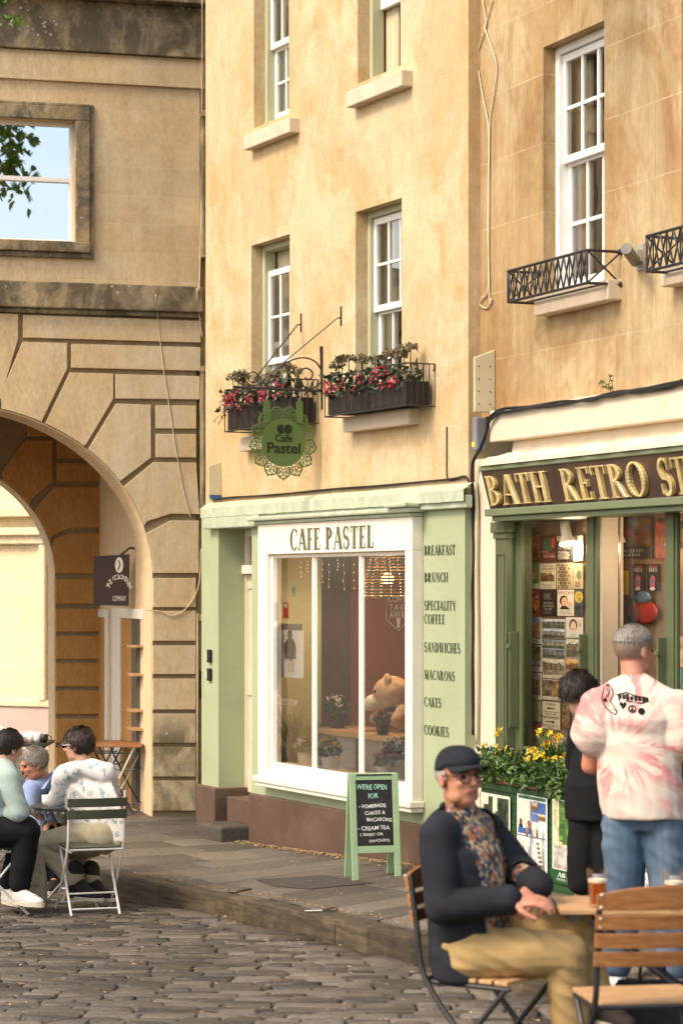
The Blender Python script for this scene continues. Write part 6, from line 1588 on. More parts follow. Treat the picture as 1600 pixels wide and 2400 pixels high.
def hand_into(s, wrist, dirv, palm, k=1.0, curl=0.5, thumb=1, r=0.0085):
    """palm, five bent fingers; dirv: wrist to knuckles, palm: the way the palm faces"""
    d = Vector(dirv).normalized(); pn = (Vector(palm) - d*Vector(palm).dot(d)).normalized(); sd = d.cross(pn)
    w_ = Vector(wrist); R_ = Matrix((sd, d, pn)).transposed()
    s.ball(w_ + d*0.048*k, 0.040*k, 0.050*k, 0.016*k, 14, 8, R_); s.ball(w_, 0.026*k, 0.03*k, 0.02*k, 12, 8, R_)
    for i, (off, L) in enumerate(((-0.030,0.066),(-0.010,0.076),(0.010,0.070),(0.029,0.056))):
        p = w_ + d*0.082*k + sd*off*k; a = 0.35*curl; P = [p]; e = d
        for j, f in enumerate((0.45, 0.32, 0.23)):
            a += curl*(0.55 if j else 0.2); e = d*math.cos(a) + pn*math.sin(a) + sd*off*1.2; P.append(P[-1] + e.normalized()*L*f*k)
        s.limb([w_ + d*0.05*k + sd*off*k] + P, [r*1.2*k, r*1.1*k, r*k, r*0.92*k, r*0.8*k], 8)
    t0 = w_ + d*0.022*k - sd*thumb*0.03*k; P = [t0, t0 + (d*0.5 - sd*thumb*0.75 + pn*0.3).normalized()*0.038*k]; P.append(P[-1] + (d*0.8 - sd*thumb*0.2 + pn*0.45).normalized()*0.03*k); P.append(P[-1] + (d*0.9 + pn*0.5).normalized()*0.024*k)
    s.limb(P, [0.014*k, 0.0115*k, 0.010*k, 0.0085*k], 8)
def torso_rings(hip, waist, chest, shl, shr, neck, fwd, k=1.0, fat=1.0, inf=0.0, hipw=0.165):
    """loft rings from pelvis to neck; shl, shr the shoulder joints"""
    sd = (Vector(shr)-Vector(shl)).normalized(); f = Vector(fwd).normalized(); sp = Vector(chest)-Vector(hip)
    hs = Vector((sd.x, sd.y, 0)).normalized(); W = (Vector(shr)-Vector(shl)).length/2
    mid = (Vector(shl)+Vector(shr))/2; up = (Vector(neck)-Vector(hip)).normalized()
    return [(Vector(hip)-up*0.08*k, hs*(hipw*0.7+inf)*k, f*(0.09+inf)*k*fat), (Vector(hip), hs*(hipw+inf)*k, f*(0.115+inf)*k*fat), (Vector(waist), hs*(hipw*0.93+inf)*k*(0.5+0.5*fat), f*(0.112+inf)*k*fat),
            (Vector(chest), sd*(W*0.88+inf*1.2), f*(0.125+inf)*k), (mid - up*0.06*k, sd*(W*0.86+inf), f*(0.110+inf)*k), (mid + up*0.01*k, sd*(W*0.72+inf), f*(0.088+inf)*k), (mid + (Vector(neck)-mid)*0.5, sd*(W*0.45+inf*.5), f*(0.070+inf*.6)*k), (Vector(neck), sd*(0.062+inf*.3)*k, f*(0.062+inf*.3)*k)]
def person(label, base, J, fwd, hfwd, hup=(0,0,1), k=1.0, skin=None, fat=1.0, voxel=0.008, group=None, hands=True, hk=1.0, curl=0.6, palms=((0,0,-1),(0,0,-1)), hdirs=None, thumbs=(1,-1)):
    """body as one continuous surface; J gives joints in metres relative to the base"""
    s = Sculpt(); s.loft(torso_rings(J['hip'], J['waist'], J['chest'], J['sl'], J['sr'], J['neck'], fwd, k, fat))
    s.limb([J['neck']-Vector((0,0,0.04)), J['neck'], Vector(J['head'])+Vector((0,0,-0.05))-Vector(hfwd).normalized()*0.02], [0.064*k, 0.057*k, 0.055*k])
    B = head_into(s, J['head'], hfwd, hup, hk)
    for sd, i in (('l',0),('r',1)):
        s.limb([J['s'+sd], J['e'+sd], J['w'+sd]], [0.052*k, 0.040*k, 0.027*k])
        s.limb([J['h'+sd], J['k'+sd], J['a'+sd]], [0.082*k, 0.055*k, 0.036*k]); s.limb([J['a'+sd], J['t'+sd]], [0.036*k, 0.026*k])
        if hands:
            hd = hdirs[i] if hdirs else Vector(J['w'+sd])-Vector(J['e'+sd]); hand_into(s, Vector(J['w'+sd]), hd, palms[i], k, curl, thumbs[i])
    o = s.finish('person', skin or m_skin, None, base, voxel, 3)
    tag(o, label, 'person', group); return o, B
def shirt_sc(J, fwd, k=1.0, fat=1.0, inf=0.016, sleeve=1.0, hem=0.0, collar=0.0, sr=(0.066,0.055,0.040)):
    s = Sculpt(); R_ = torso_rings(J['hip'], J['waist'], J['chest'], J['sl'], J['sr'], J['neck'], fwd, k, fat, inf)
    up = (Vector(J['chest'])-Vector(J['hip'])).normalized()
    R_[0] = (Vector(J['hip'])-up*hem, R_[1][1]*1.0, R_[1][2]*1.0); R_ = R_[:-1] + [(Vector(J['neck'])-Vector((0,0,0.018-collar)), R_[-1][1]*1.05, R_[-1][2]*1.05)]
    s.loft(R_)
    for sd in 'lr':
        a, b, c = Vector(J['s'+sd]), Vector(J['e'+sd]), Vector(J['w'+sd])
        nk = Vector(J['neck'])-Vector((0,0,0.035)); s.limb([nk, nk.lerp(a, 0.55)-Vector((0,0,0.012)), a-Vector((0,0,0.012))], [0.055*k+inf*.5, 0.058*k+inf*.7, sr[0]*k*0.93])
        a = a - Vector((0,0,0.012))
        if sleeve >= 1.0: s.limb([a, b, b.lerp(c, 0.94)], [sr[0]*k, sr[1]*k, sr[2]*k])
        else: s.limb([a, a.lerp(b, sleeve)], [sr[0]*k*1.05, sr[1]*k*1.35])
    return s
def trousers_sc(J, fwd, k=1.0, fat=1.0, inf=0.018, length=0.93, r=(0.098,0.078,0.058)):
    s = Sculpt(); R_ = torso_rings(J['hip'], J['waist'], J['chest'], J['sl'], J['sr'], J['neck'], fwd, k, fat, inf*0.7)
    top = Vector(J['hip']).lerp(Vector(J['waist']), 0.55)
    s.loft([R_[0], R_[1], (top, R_[1][1]*0.98, R_[1][2]*0.97)])
    for sd in 'lr':
        h, q, a = Vector(J['h'+sd]), Vector(J['k'+sd]), Vector(J['a'+sd]); s.limb([h, q, q.lerp(a, length)], [r[0]*k, r[1]*k, r[2]*k])
    return s
def shoe(o, a, t, mat, sole, k=1.0, name='shoe'):
    a, t = Vector(a), Vector(t); d = Vector((t.x-a.x, t.y-a.y, 0)); L = max(d.length, 0.02); d = d.normalized(); sd = d.cross(Vector((0,0,1)))
    z0 = min(a.z, t.z); s = Sculpt(); B = Matrix((sd, d, Vector((0,0,1)))).transposed()
    pit = Matrix.Rotation(math.atan2(t.z-(a.z-0.05), L) if False else 0, 3, sd)
    hz = Vector((a.x, a.y, t.z)); 
    s.ball(hz, 0.040*k, 0.06*k, 0.045*k, 12, 8, B); s.ball(hz + d*0.16*k - Vector((0,0,0.008)), 0.045*k, 0.075*k, 0.032*k, 12, 8, B); s.tube([hz, hz + d*0.16*k], [0.044*k, 0.038*k], 12); s.tube([hz, hz*0.45+a*0.55], [0.045*k, 0.045*k], 12); s.limb([a if name == 'boot' else hz.lerp(a, 0.45), hz + d*0.12*k], [0.048*k, 0.040*k])
    u = s.finish(name, mat, o, None, 0.007, 2)
    q = MB(); P = [hz + d*(0.09+0.155*math.cos(t_))*k + sd*0.050*k*math.sin(t_)*(1.05 if math.cos(t_) > 0 else 0.85) for t_ in [2*math.pi*i/20 for i in range(20)]]
    zz = z0 - 0.040*k; n = 20
    q.add([(p.x, p.y, zz+0.022*k) for p in P] + [(p.x, p.y, zz) for p in P], [tuple(range(n)), tuple(range(2*n-1, n-1, -1))] + [(i, i+n, (i+1) % n+n, (i+1) % n) for i in range(n)])
    q.build('sole', sole, u)
    if name == 'boot': Sculpt().limb([hz+Vector((0,0,0.01)), a+Vector((0,0,0.01)), a+Vector((0,0,0.075))], [0.056*k, 0.058*k, 0.060*k]).build('boot_shaft', mat, u, smooth=True)
    return u
def Jset(base, **kw):
    """joints from (photo x, photo y, distance)"""
    return {k_: ray(*v) - base for k_, v in kw.items()}

# cloth materials
def cloth(name, c, var=0.12, rough=0.9, weave=260): return M(name, c, rough, var, 5, 0.25, weave, spec=0.15)
m_navy = cloth('navy_knit', (0.020,0.021,0.026), 0.25); m_chino = cloth('tan_chino', (0.40,0.27,0.115), 0.10); m_blackc = cloth('black_cotton', (0.010,0.0095,0.010), 0.3)
m_beigec = cloth('stone_chino', (0.36,0.31,0.21), 0.12); m_mintc = cloth('pale_mint_shirt', (0.34,0.42,0.38), 0.08); m_bluec = cloth('blue_shirt', (0.25,0.32,0.52), 0.08); m_whitec = cloth('white_shirt', (0.75,0.72,0.68), 0.05)
m_shoew = M('white_leather', (0.62,0.59,0.53), 0.5, 0.08); m_shoed = M('dark_suede', (0.02,0.014,0.012), 0.8); m_sole = M('pale_sole', (0.50,0.44,0.34), 0.7)
m_floral, t = newmat('autumn_print'); co = t.coord()
vo = t.node('ShaderNodeTexVoronoi'); t.link(t.mapping(co, scale=(1,1,1)), vo.inputs['Vector']); vo.inputs['Scale'].default_value = 62
wn_ = t.node('ShaderNodeTexWhiteNoise', noise_dimensions='3D'); t.link(vo.outputs['Position'], wn_.inputs['Vector'])
c = t.ramp(wn_.outputs['Value'], [(0.0,(0.02,0.022,0.035)),(0.28,(0.05,0.055,0.075)),(0.42,(0.45,0.30,0.14)),(0.56,(0.40,0.12,0.04)),(0.72,(0.12,0.12,0.13)),(0.86,(0.50,0.38,0.22)),(1.0,(0.28,0.09,0.04))])
t.n[-1].color_ramp.interpolation = 'CONSTANT'
t.link(t.mix(t.ramp(t.noise(co, 60, 3), [(0.45,0.0),(0.6,0.5)]), c, (0.06,0.055,0.06)), t.b.inputs['Base Color']); t.b.inputs['Roughness'].default_value = 0.85
m_flowr, t = newmat('blue_flower_print'); co = t.coord()
vo = t.node('ShaderNodeTexVoronoi'); t.link(t.mix(0.12, co, t.noise(co, 30, 2)), vo.inputs['Vector']); vo.inputs['Scale'].default_value = 17; vo.inputs['Randomness'].default_value = 1.0
wn_ = t.node('ShaderNodeTexWhiteNoise', noise_dimensions='3D'); t.link(vo.outputs['Position'], wn_.inputs['Vector'])
sp = t.math('MULTIPLY', t.ramp(t.math('ADD', vo.outputs['Distance'], t.math('MULTIPLY', t.noise(co, 50, 2), 0.18)), [(0.44,1.0),(0.50,0.0)]), t.ramp(wn_.outputs['Value'], [(0.30,0.0),(0.34,1.0)]))
t.link(t.mix(t.math('MULTIPLY', sp, 0.85), (0.62,0.59,0.55), t.mix(t.noise(co, 40, 2), (0.10,0.20,0.24), (0.30,0.42,0.45))), t.b.inputs['Base Color']); t.b.inputs['Roughness'].default_value = 0.85
m_jean, t = newmat('blue_denim'); co = t.coord(); n = t.noise(co, 3.2, 5, 0.6)
t.link(t.mix(t.ramp(t.noise(t.mapping(co, scale=(3,3,0.6)), 2.2, 4), [(0.45,0.0),(0.7,0.6)]), t.ramp(n, [(0.3,(0.03,0.055,0.095)),(0.7,(0.075,0.125,0.19))]), (0.20,0.25,0.30)), t.b.inputs['Base Color']); t.b.inputs['Roughness'].default_value = 0.85; t.bump(t.noise(co, 220, 2), 0.2, 0.004)

# --- seated man in the dark cap
b0 = Vector((*ray(1180, 2400, 9.7).xy, road_z(0.6, 9.7)))
J = Jset(b0, hip=(1108,2228,9.68), waist=(1100,2120,9.66), chest=(1084,1990,9.68), neck=(1077,1893,9.70), head=(1076,1822,9.66), sl=(1138,1938,9.86), sr=(1026,1952,9.53), el=(1212,2040,9.80), wl=(1262,2078,9.58), er=(1036,2125,9.45), wr=(1200,2112,9.42),
         hl=(1135,2215,9.78), kl=(1338,2168,9.72), al=(1404,2340,9.62), tl=(1450,2388,9.50), hr=(1112,2235,9.55), kr=(1325,2232,9.52), ar=(1342,2478,9.60), tr=(1400,2530,9.45))
fw = Vector((0.82,-0.57,0)); hf = Vector((0.50,-0.86,0.05))
man, B = person('seated man in a dark cap, round glasses and dark open jacket over a patterned shirt', b0, J, fw, hf, (-0.02,0,1), 1.02, m_skin2, fat=1.15, voxel=0.0055, hk=1.0, hands=False)
# clasped hands: the near hand lies over the far one
s = Sculpt(); s.v = [tuple(v.co) for v in man.data.vertices]; s.f = [tuple(p.vertices) for p in man.data.polygons]; s.m = [0]*len(s.f)
bpy.data.objects.remove(man)
hand_into(s, J['wr'], Vector((0.9,-0.25,0.05)), (0.1,0.3,-1), 1.14, 0.62, 1); hand_into(s, J['wl'], Vector((-0.62,-0.5,-0.55)), (-0.3,0.8,-0.5), 1.14, 0.6, -1)
man = s.finish('person', m_skin2, None, b0, 0.0048, 2); tag(man, 'seated man in a dark cap, round glasses and dark open jacket over a patterned shirt', 'person')
face_bits(man, J['head'], B)
hair(man, J['head'], B, m_whitehair, low=0, top=0.03, front=0.2, side=0.004, nape=-0.055, thick=0.2, tuft=0.008, seed=3)
sh = shirt_sc(J, fw, 1.0, 1.2, 0.014, hem=0.02, collar=0.02).finish('shirt', m_floral, man, None, 0.009, 3, 0.006, 9)
q = MB()
for sd_ in (-1, 1):
    n0 = J['neck']; r_ = fw.cross(Vector((0,0,1)))
    q.add([tuple(n0+fw*0.055+r_*sd_*0.012+Vector((0,0,-0.045))), tuple(n0+fw*0.10+r_*sd_*0.075+Vector((0,0,-0.065))), tuple(n0+fw*0.02+r_*sd_*0.085+Vector((0,0,0.012))), tuple(n0-fw*0.05+r_*sd_*0.05+Vector((0,0,0.045))), tuple(n0+fw*0.03+r_*sd_*0.065+Vector((0,0,0.02)))], [(0,1,2,4),(2,3,4)])
cb_ = q.build('collar', m_floral, sh); mm = cb_.modifiers.new('thick','SOLIDIFY'); mm.thickness = 0.004
axis0, axis1 = J['hip'], J['neck']
def front_cut(p):
    t_ = max(0, min(1.1, (p.z-axis0.z)/(axis1.z-axis0.z))); c_ = axis0.lerp(axis1, t_); d = p-c_; f_ = d.dot(fw); r_ = d.dot(fw.cross(Vector((0,0,1))))
    if min((p-J['er']).length, (p-J['el']).length, (p-J['wl']).length, (p-J['wr']).length) < 0.10: return False
    if t_ > 1.03: return True
    return f_ > -0.01 and -0.125-0.02*t_ < r_ < 0.115+0.03*t_
jk = shirt_sc(J, fw, 1.0, 1.12, 0.027, hem=0.10, collar=0.025, sr=(0.064,0.060,0.050)).finish('jacket', m_navy, man, None, 0.009, 2, 0.016, 6, front_cut, 0.006, 4.0)
tro = trousers_sc(J, fw, 1.04, 1.1, 0.02, 0.95, (0.102,0.080,0.060)).finish('trousers', m_chino, man, None, 0.009, 2, 0.017, 8, seed=2.0)
shoe(man, J['al'], J['tl'], m_shoed, m_sole); shoe(man, J['ar'], J['tr'], m_shoed, m_sole)
q = Sculpt(); hc = J['head']; N_ = 28
def H(x, y, z): return hc + B @ Vector((x, y, z))
dome = MB()
for i in range(9):
    th = math.pi/2*i/8
    for j in range(N_):
        ph = 2*math.pi*j/N_; x, y, z = 0.086*math.cos(th)**0.8*math.cos(ph), 0.107*math.cos(th)**0.8*math.sin(ph)-0.012, 0.046+0.083*math.sin(th)**0.9
        dome.v.append(tuple(H(x, y, z - 0.02*(1-math.sin(th))*(0.0 if math.sin(ph) > 0 else 0.8))))
for i in range(8):
    for j in range(N_): dome.f.append((i*N_+j, i*N_+(j+1) % N_, (i+1)*N_+(j+1) % N_, (i+1)*N_+j)); dome.m.append(0)
cap = dome.build('cap', m_navy, man, smooth=True); mm = cap.modifiers.new('thick','SOLIDIFY'); mm.thickness = 0.005
q = MB()
for i in range(13):
    a = math.pi*(0.12+0.76*i/12); x, y = 0.085*math.cos(a), 0.104*math.sin(a)-0.012; y2 = y + 0.068*math.sin(a)**0.5
    q.v += [tuple(H(x, y, 0.052-0.004*abs(math.cos(a)))), tuple(H(x*1.05, y2, 0.047-0.030*abs(math.cos(a))**2))]
q.f = [(2*i, 2*i+1, 2*i+3, 2*i+2) for i in range(12)]; q.m = [0]*12
br = q.build('brim', m_navy, cap, smooth=True); mm = br.modifiers.new('thick','SOLIDIFY'); mm.thickness = 0.006
q = MB()
for sx in (-1, 1):
    q.tube([H(sx*0.033+0.025*math.cos(a*math.pi/9), 0.101-0.006*abs(math.cos(a*math.pi/9)), 0.002+0.023*math.sin(a*math.pi/9)) for a in range(19)], 0.003, 6)
    q.tube([H(sx*0.058,0.094,0.008), H(sx*0.078,0.05,0.012), H(sx*0.082,-0.01,0.010)], 0.0025, 6)
q.tube([H(-0.008,0.103,0.008), H(0,0.107,0.012), H(0.008,0.103,0.008)], 0.003, 6); q.build('glasses', M('dark_tortoise', (0.03,0.015,0.01), 0.25), man)

# --- man in the tie dyed shirt, from behind
def paven(px, Y): X = (px-CX)/FPX*Y; return Vector((X, Y, pave_z(X, Y)))
b1 = paven(1490, 11.8)
J = Jset(b1, hip=(1508,1905,11.8), waist=(1500,1830,11.8), chest=(1492,1715,11.8), neck=(1484,1588,11.82), head=(1486,1526,11.86), sl=(1404,1650,11.82), sr=(1580,1655,11.72), el=(1380,1795,11.86), wl=(1432,1815,12.15), er=(1620,1812,11.74), wr=(1580,1850,12.0),
         hl=(1462,1925,11.82), kl=(1462,2100,11.80), al=(1446,2262,11.84), tl=(1440,2285,12.02), hr=(1556,1925,11.76), kr=(1566,2100,11.74), ar=(1574,2268,11.80), tr=(1590,2290,11.98))
fw = Vector((0.12,0.99,0)); hf = Vector((0.80,0.60,-0.04))
man2, B = person('man with short grey hair in a pink tie dye shirt and jeans, seen from behind', b1, J, fw, hf, (0,0,1), 1.04, m_skin2, fat=1.12, voxel=0.008, hk=1.06)
face_bits(man2, J['head'], B, 1.06)
hair(man2, J['head'], B, m_greyhair, 1.06, front=0.062, side=0.052, nape=0.040, thick=0.45, tuft=0.007, seed=5)
hair(man2, J['head'], B, m_stubble, 1.03, front=0.045, side=0.012, nape=-0.035, thick=0.0, tuft=0.002, seed=6, name='cropped_sides')
m_tie, t = newmat('pink_tie_dye'); co = t.coord(); x, y, z = t.sep(co)
ctr = ray(1448,1752,11.68)-b1
dx = t.math('SUBTRACT', x, ctr.x); dz = t.math('SUBTRACT', z, ctr.z); ang = t.math('ARCTAN2', dz, dx)
rad_ = t.math('SQRT', t.math('ADD', t.math('MULTIPLY', dx, dx), t.math('MULTIPLY', dz, dz)))
st = t.noise(t.comb(t.math('MULTIPLY', ang, 4.6), t.math('MULTIPLY', rad_, 6.0), 0), 1.0, 4, 0.6, 0.4)
zone = t.ramp(t.noise(co, 3.2, 2), [(0.36,0.0),(0.54,1.0)])
rz = t.ramp(rad_, [(0.06,0.0),(0.13,1.0),(0.42,1.0),(0.52,0.4)])
low = t.ramp(t.math('ADD', t.math('MULTIPLY', dz, 1.0), 0.5), [(0.10,0.0),(0.30,1.0)])
pk = t.math('MULTIPLY', t.math('MULTIPLY', t.ramp(st, [(0.47,0.0),(0.56,1.0)]), low), t.math('MULTIPLY', rz, zone))
base_ = t.mix(t.noise(co, 4, 3), (0.56,0.48,0.37), (0.62,0.52,0.45))
t.link(t.mix(t.math('MULTIPLY', pk, 0.85), base_, (0.58,0.17,0.17)), t.b.inputs['Base Color']); t.b.inputs['Roughness'].default_value = 0.85
sh = shirt_sc(J, fw, 1.05, 1.2, 0.028, sleeve=0.42, hem=0.02, sr=(0.085,0.085,0)).finish('shirt', m_tie, man2, None, 0.010, 2, 0.016, 5, seed=1.5)
# print on the back, laid onto the cloth
bv = BVHTree.FromPolygons([v.co for v in sh.data.vertices], [tuple(p.vertices) for p in sh.data.polygons])
q = MB(); m480 = FPX/11.66
def flat(polys):
    for P in polys:
        vv = []
        for (px, py) in P:
            p = ray(px, py, 11.66)-b1; hit = bv.ray_cast(Vector((p.x, p.y-1.0, p.z)), Vector((0,1,0)))[0]
            vv.append(tuple((hit if hit else p) - Vector((0,0.004,0))))
        q.add(vv, [tuple(range(len(vv)))])
def stripe(P, w_):
    for (a, b_) in zip(P, P[1:]):
        d = Vector((b_[0]-a[0], b_[1]-a[1])); n_ = Vector((-d.y, d.x)).normalized()*w_/2
        flat([[(a[0]+n_.x,a[1]+n_.y),(b_[0]+n_.x,b_[1]+n_.y),(b_[0]-n_.x,b_[1]-n_.y),(a[0]-n_.x,a[1]-n_.y)]])
oc = lambda cx, cy, r, n=14, sy=1.0: [(cx+r*math.cos(2*math.pi*i/n), cy+r*sy*math.sin(2*math.pi*i/n)) for i in range(n)]
flat([[(1459,1663),(1452,1652),(1452,1647),(1456,1645),(1459,1649)],[(1459,1663),(1459,1649),(1463,1645),(1467,1648),(1466,1653)]])
stripe(oc(1479,1661,8)+[oc(1479,1661,8)[0]], 2.6); stripe([(1479,1653),(1479,1669)], 2.4); stripe([(1479,1661),(1473,1667)], 2.4); stripe([(1479,1661),(1485,1667)], 2.4)
flat([oc(1500,1666,8)])
for (i, xx) in enumerate((1450,1459,1467,1476,1485,1494,1503,1511)): flat([[(xx,1632-3*(i%3)+i),(xx+7,1625+i+2*(i%2)),(xx+8,1637+i),(xx+1,1641+i-2*(i%2))]])
stripe([(1448,1630),(1470,1624),(1490,1632),(1516,1636)], 3.0); stripe([(1450,1642),(1474,1644),(1500,1648),(1514,1644)], 3.0)
for P in ([(1423,1607),(1430,1604),(1436,1610),(1440,1622),(1438,1634),(1433,1644),(1440,1656),(1446,1666)], [(1422,1612),(1417,1624),(1413,1640),(1420,1656),(1430,1668),(1438,1672)], [(1426,1616),(1432,1622),(1428,1630),(1422,1636)], [(1438,1662),(1446,1668),(1442,1676),(1436,1672)]): stripe(P, 2.0)
flat([oc(1421,1642,4.5)]); q.build('print', m_blackc, sh)
trousers_sc(J, fw, 1.05, 1.1, 0.02, 0.97, (0.106,0.082,0.068)).finish('jeans', m_jean, man2, None, 0.010, 2, 0.016, 7, seed=3.0)
shoe(man2, J['al'], J['tl'], m_shoew, m_sole); shoe(man2, J['ar'], J['tr'], m_shoew, m_sole)

# --- boy in black
b2 = paven(1392, 12.25)
J = Jset(b2, hip=(1396,1893,12.25), waist=(1396,1835,12.25), chest=(1394,1765,12.27), neck=(1386,1690,12.3), head=(1358,1632,12.34), sl=(1358,1718,12.3), sr=(1436,1716,12.25), el=(1362,1800,12.42), wl=(1395,1830,12.6), er=(1446,1800,12.4), wr=(1430,1840,12.6),
         hl=(1372,1905,12.27), kl=(1364,2062,12.27), al=(1360,2215,12.3), tl=(1356,2240,12.46), hr=(1420,1905,12.23), kr=(1424,2062,12.23), ar=(1426,2215,12.26), tr=(1430,2240,12.42))
fw = Vector((0.1,0.99,0)); hf = Vector((0.72,0.66,-0.18))
boy, B = person('boy with dark hair in a black shirt and shorts, seen from behind beside the man', b2, J, fw, hf, (-0.15,0.0,1), 0.82, m_skin, fat=1.0, voxel=0.008, hk=0.94)
face_bits(boy, J['head'], B, 0.94)
hair(boy, J['head'], B, m_blackhair, 0.95, front=0.045, side=0.018, nape=-0.03, thick=1.7, tuft=0.020, seed=8)
shirt_sc(J, fw, 0.84, 1.1, 0.030, sleeve=0.8, hem=0.06, sr=(0.075,0.075,0)).finish('shirt', m_blackc, boy, None, 0.010, 3, 0.008, 7)
trousers_sc(J, fw, 0.84, 1.05, 0.025, -0.16, (0.105,0.095,0.086)).finish('shorts', m_blackc, boy, None, 0.010, 3, 0.008, 7)
shoe(boy, J['al'], J['tl'], m_shoed, m_sole, 0.85); shoe(boy, J['ar'], J['tr'], m_shoed, m_sole, 0.85)

# --- three men at the cafe table by the kerb
def roadp(px, Y): X = (px-CX)/FPX*Y; return Vector((X, Y, road_z(X, Y)))
b3 = roadp(215, 16.95)
J = Jset(b3, hip=(228,1958,16.93), waist=(222,1905,16.94), chest=(208,1850,16.96), neck=(196,1785,17.0), head=(184,1748,17.02), sl=(150,1812,17.08), sr=(252,1808,16.9), el=(130,1878,17.12), wl=(150,1918,17.22), er=(262,1885,17.08), wr=(205,1915,17.3),
         hl=(212,1962,17.0), kl=(98,1980,17.12), al=(176,2062,16.98), tl=(214,2096,16.9), hr=(246,1962,16.9), kr=(160,1990,17.3), ar=(214,2062,17.1), tr=(246,2096,17.0))
fw = Vector((-0.72,0.69,0)); hf = Vector((-0.93,0.34,-0.05))
m3, B = person('brown haired man in a white flower print shirt on the white folding chair', b3, J, fw, hf, (0,0,1), 1.0, m_skin, fat=1.15, voxel=0.010)
face_bits(m3, J['head'], B)
hair(m3, J['head'], B, m_brownhair, front=0.055, side=-0.01, nape=-0.075, thick=1.5, tuft=0.02, seed=12)
shirt_sc(J, fw, 1.0, 1.3, 0.022, hem=0.03, collar=0.01, sr=(0.072,0.060,0.046)).finish('shirt', m_flowr, m3, None, 0.011, 2, 0.016, 6)
trousers_sc(J, fw, 1.05, 1.2, 0.022, 0.97, (0.11,0.088,0.068)).finish('trousers', m_beigec, m3, None, 0.011, 2, 0.016, 6)
shoe(m3, J['al'], J['tl'], m_shoed, m_sole, 1.05, 'boot'); shoe(m3, J['ar'], J['tr'], m_shoed, m_sole, 1.05, 'boot')
q = MB(); 
for sx in (-1, 1): q.ball(J['head'] + B @ Vector((sx*0.032,0.098,0.004)), 0.025, 0.006, 0.018, 12, 8, B); 
q.build('sunglasses', M('dark_lens', (0.01,0.01,0.01), 0.15), m3)
q = MB(); 
for sx in (-1, 1): q.tube([J['head'] + B @ Vector(p) for p in ((sx*0.055,0.094,0.01),(sx*0.078,0.05,0.012),(sx*0.083,-0.005,0.008))], 0.0035, 6)
q.tube([J['head'] + B @ Vector(p) for p in ((-0.06,0.10,0.018),(0,0.108,0.02),(0.06,0.10,0.018))], 0.003, 6); q.build('glasses_frame', m_shoew, m3)
b4 = roadp(10, 16.65)
J = Jset(b4, hip=(-28,1938,16.65), waist=(-22,1890,16.65), chest=(-10,1840,16.68), neck=(8,1785,16.72), head=(22,1752,16.74), sl=(-2,1810,16.98), sr=(22,1822,16.5), el=(30,1890,17.05), wl=(60,1900,17.1), er=(46,1905,16.45), wr=(4,1898,16.62),
         hl=(-20,1945,16.8), kl=(62,1945,16.85), al=(20,2075,16.8), tl=(45,2108,16.72), hr=(-25,1950,16.5), kr=(64,1950,16.5), ar=(46,2082,16.5), tr=(72,2108,16.42))
fw = Vector((0.95,0.3,0)); hf = Vector((0.72,0.68,-0.25))
m4, B = person('dark haired man in a pale mint shirt, black trousers and white trainers', b4, J, fw, hf, (0.1,0,1), 1.0, m_skin, fat=1.05, voxel=0.010)
hair(m4, J['head'], B, m_blackhair, front=0.05, side=-0.012, nape=-0.055, thick=1.0, tuft=0.012, seed=14)
shirt_sc(J, fw, 1.02, 1.15, 0.024, hem=0.03, collar=0.015, sr=(0.076,0.062,0.046)).finish('shirt', m_mintc, m4, None, 0.011, 2, 0.016, 6)
trousers_sc(J, fw, 1.05, 1.1, 0.022, 0.92, (0.11,0.09,0.07)).finish('trousers', m_blackc, m4, None, 0.012, 3, 0.008, 7)
shoe(m4, J['al'], J['tl'], m_shoew, m_sole, 1.05, 'trainer'); shoe(m4, J['ar'], J['tr'], m_shoew, m_sole, 1.05, 'trainer')
b5 = roadp(100, 17.75)
J = Jset(b5, hip=(128,1935,17.85), waist=(122,1895,17.8), chest=(112,1858,17.72), neck=(98,1822,17.64), head=(80,1790,17.58), sl=(74,1848,17.55), sr=(140,1830,17.85), el=(66,1905,17.45), wl=(98,1935,17.4), er=(160,1890,17.7), wr=(120,1925,17.45),
         hl=(112,1940,17.8), kl=(92,1955,17.4), al=(95,2060,17.5), tl=(85,2080,17.36), hr=(140,1940,17.85), kr=(128,1955,17.45), ar=(130,2060,17.5), tr=(122,2080,17.36))
fw = Vector((-0.35,-0.85,-0.25)); hf = Vector((-0.86,-0.40,-0.30))
m5, B = person('grey haired man in a blue shirt leaning over the small cafe table', b5, J, fw, hf, (-0.25,-0.1,1), 1.0, m_skin2, fat=1.1, voxel=0.010)
face_bits(m5, J['head'], B)
hair(m5, J['head'], B, m_greyhair, front=0.06, side=-0.005, nape=-0.05, thick=0.8, tuft=0.012, seed=17)
sh = shirt_sc(J, fw, 1.0, 1.1, 0.020, hem=0.0, collar=0.012, sr=(0.070,0.058,0.044)).finish('shirt', m_bluec, m5, None, 0.011, 2, 0.016, 6)
q = MB(); n0 = J['neck']; r_ = fw.cross(Vector((0,0,1))).normalized(); f_ = Vector((fw.x, fw.y, 0)).normalized()
for sd_ in (-1, 1): q.add([tuple(n0+f_*0.09+r_*sd_*0.015+Vector((0,0,-0.08))), tuple(n0+f_*0.12+r_*sd_*0.09+Vector((0,0,-0.07))), tuple(n0+f_*0.03+r_*sd_*0.10+Vector((0,0,0.01))), tuple(n0-f_*0.06+r_*sd_*0.06+Vector((0,0,0.05)))], [(0,1,2,3)])
cb_ = q.build('collar', m_bluec, sh); mm = cb_.modifiers.new('thick','SOLIDIFY'); mm.thickness = 0.004
trousers_sc(J, fw, 1.0, 1.05, 0.02, 0.95).finish('trousers', cloth('navy_chino', (0.015,0.018,0.03)), m5, None, 0.013, 3, 0.008, 7)
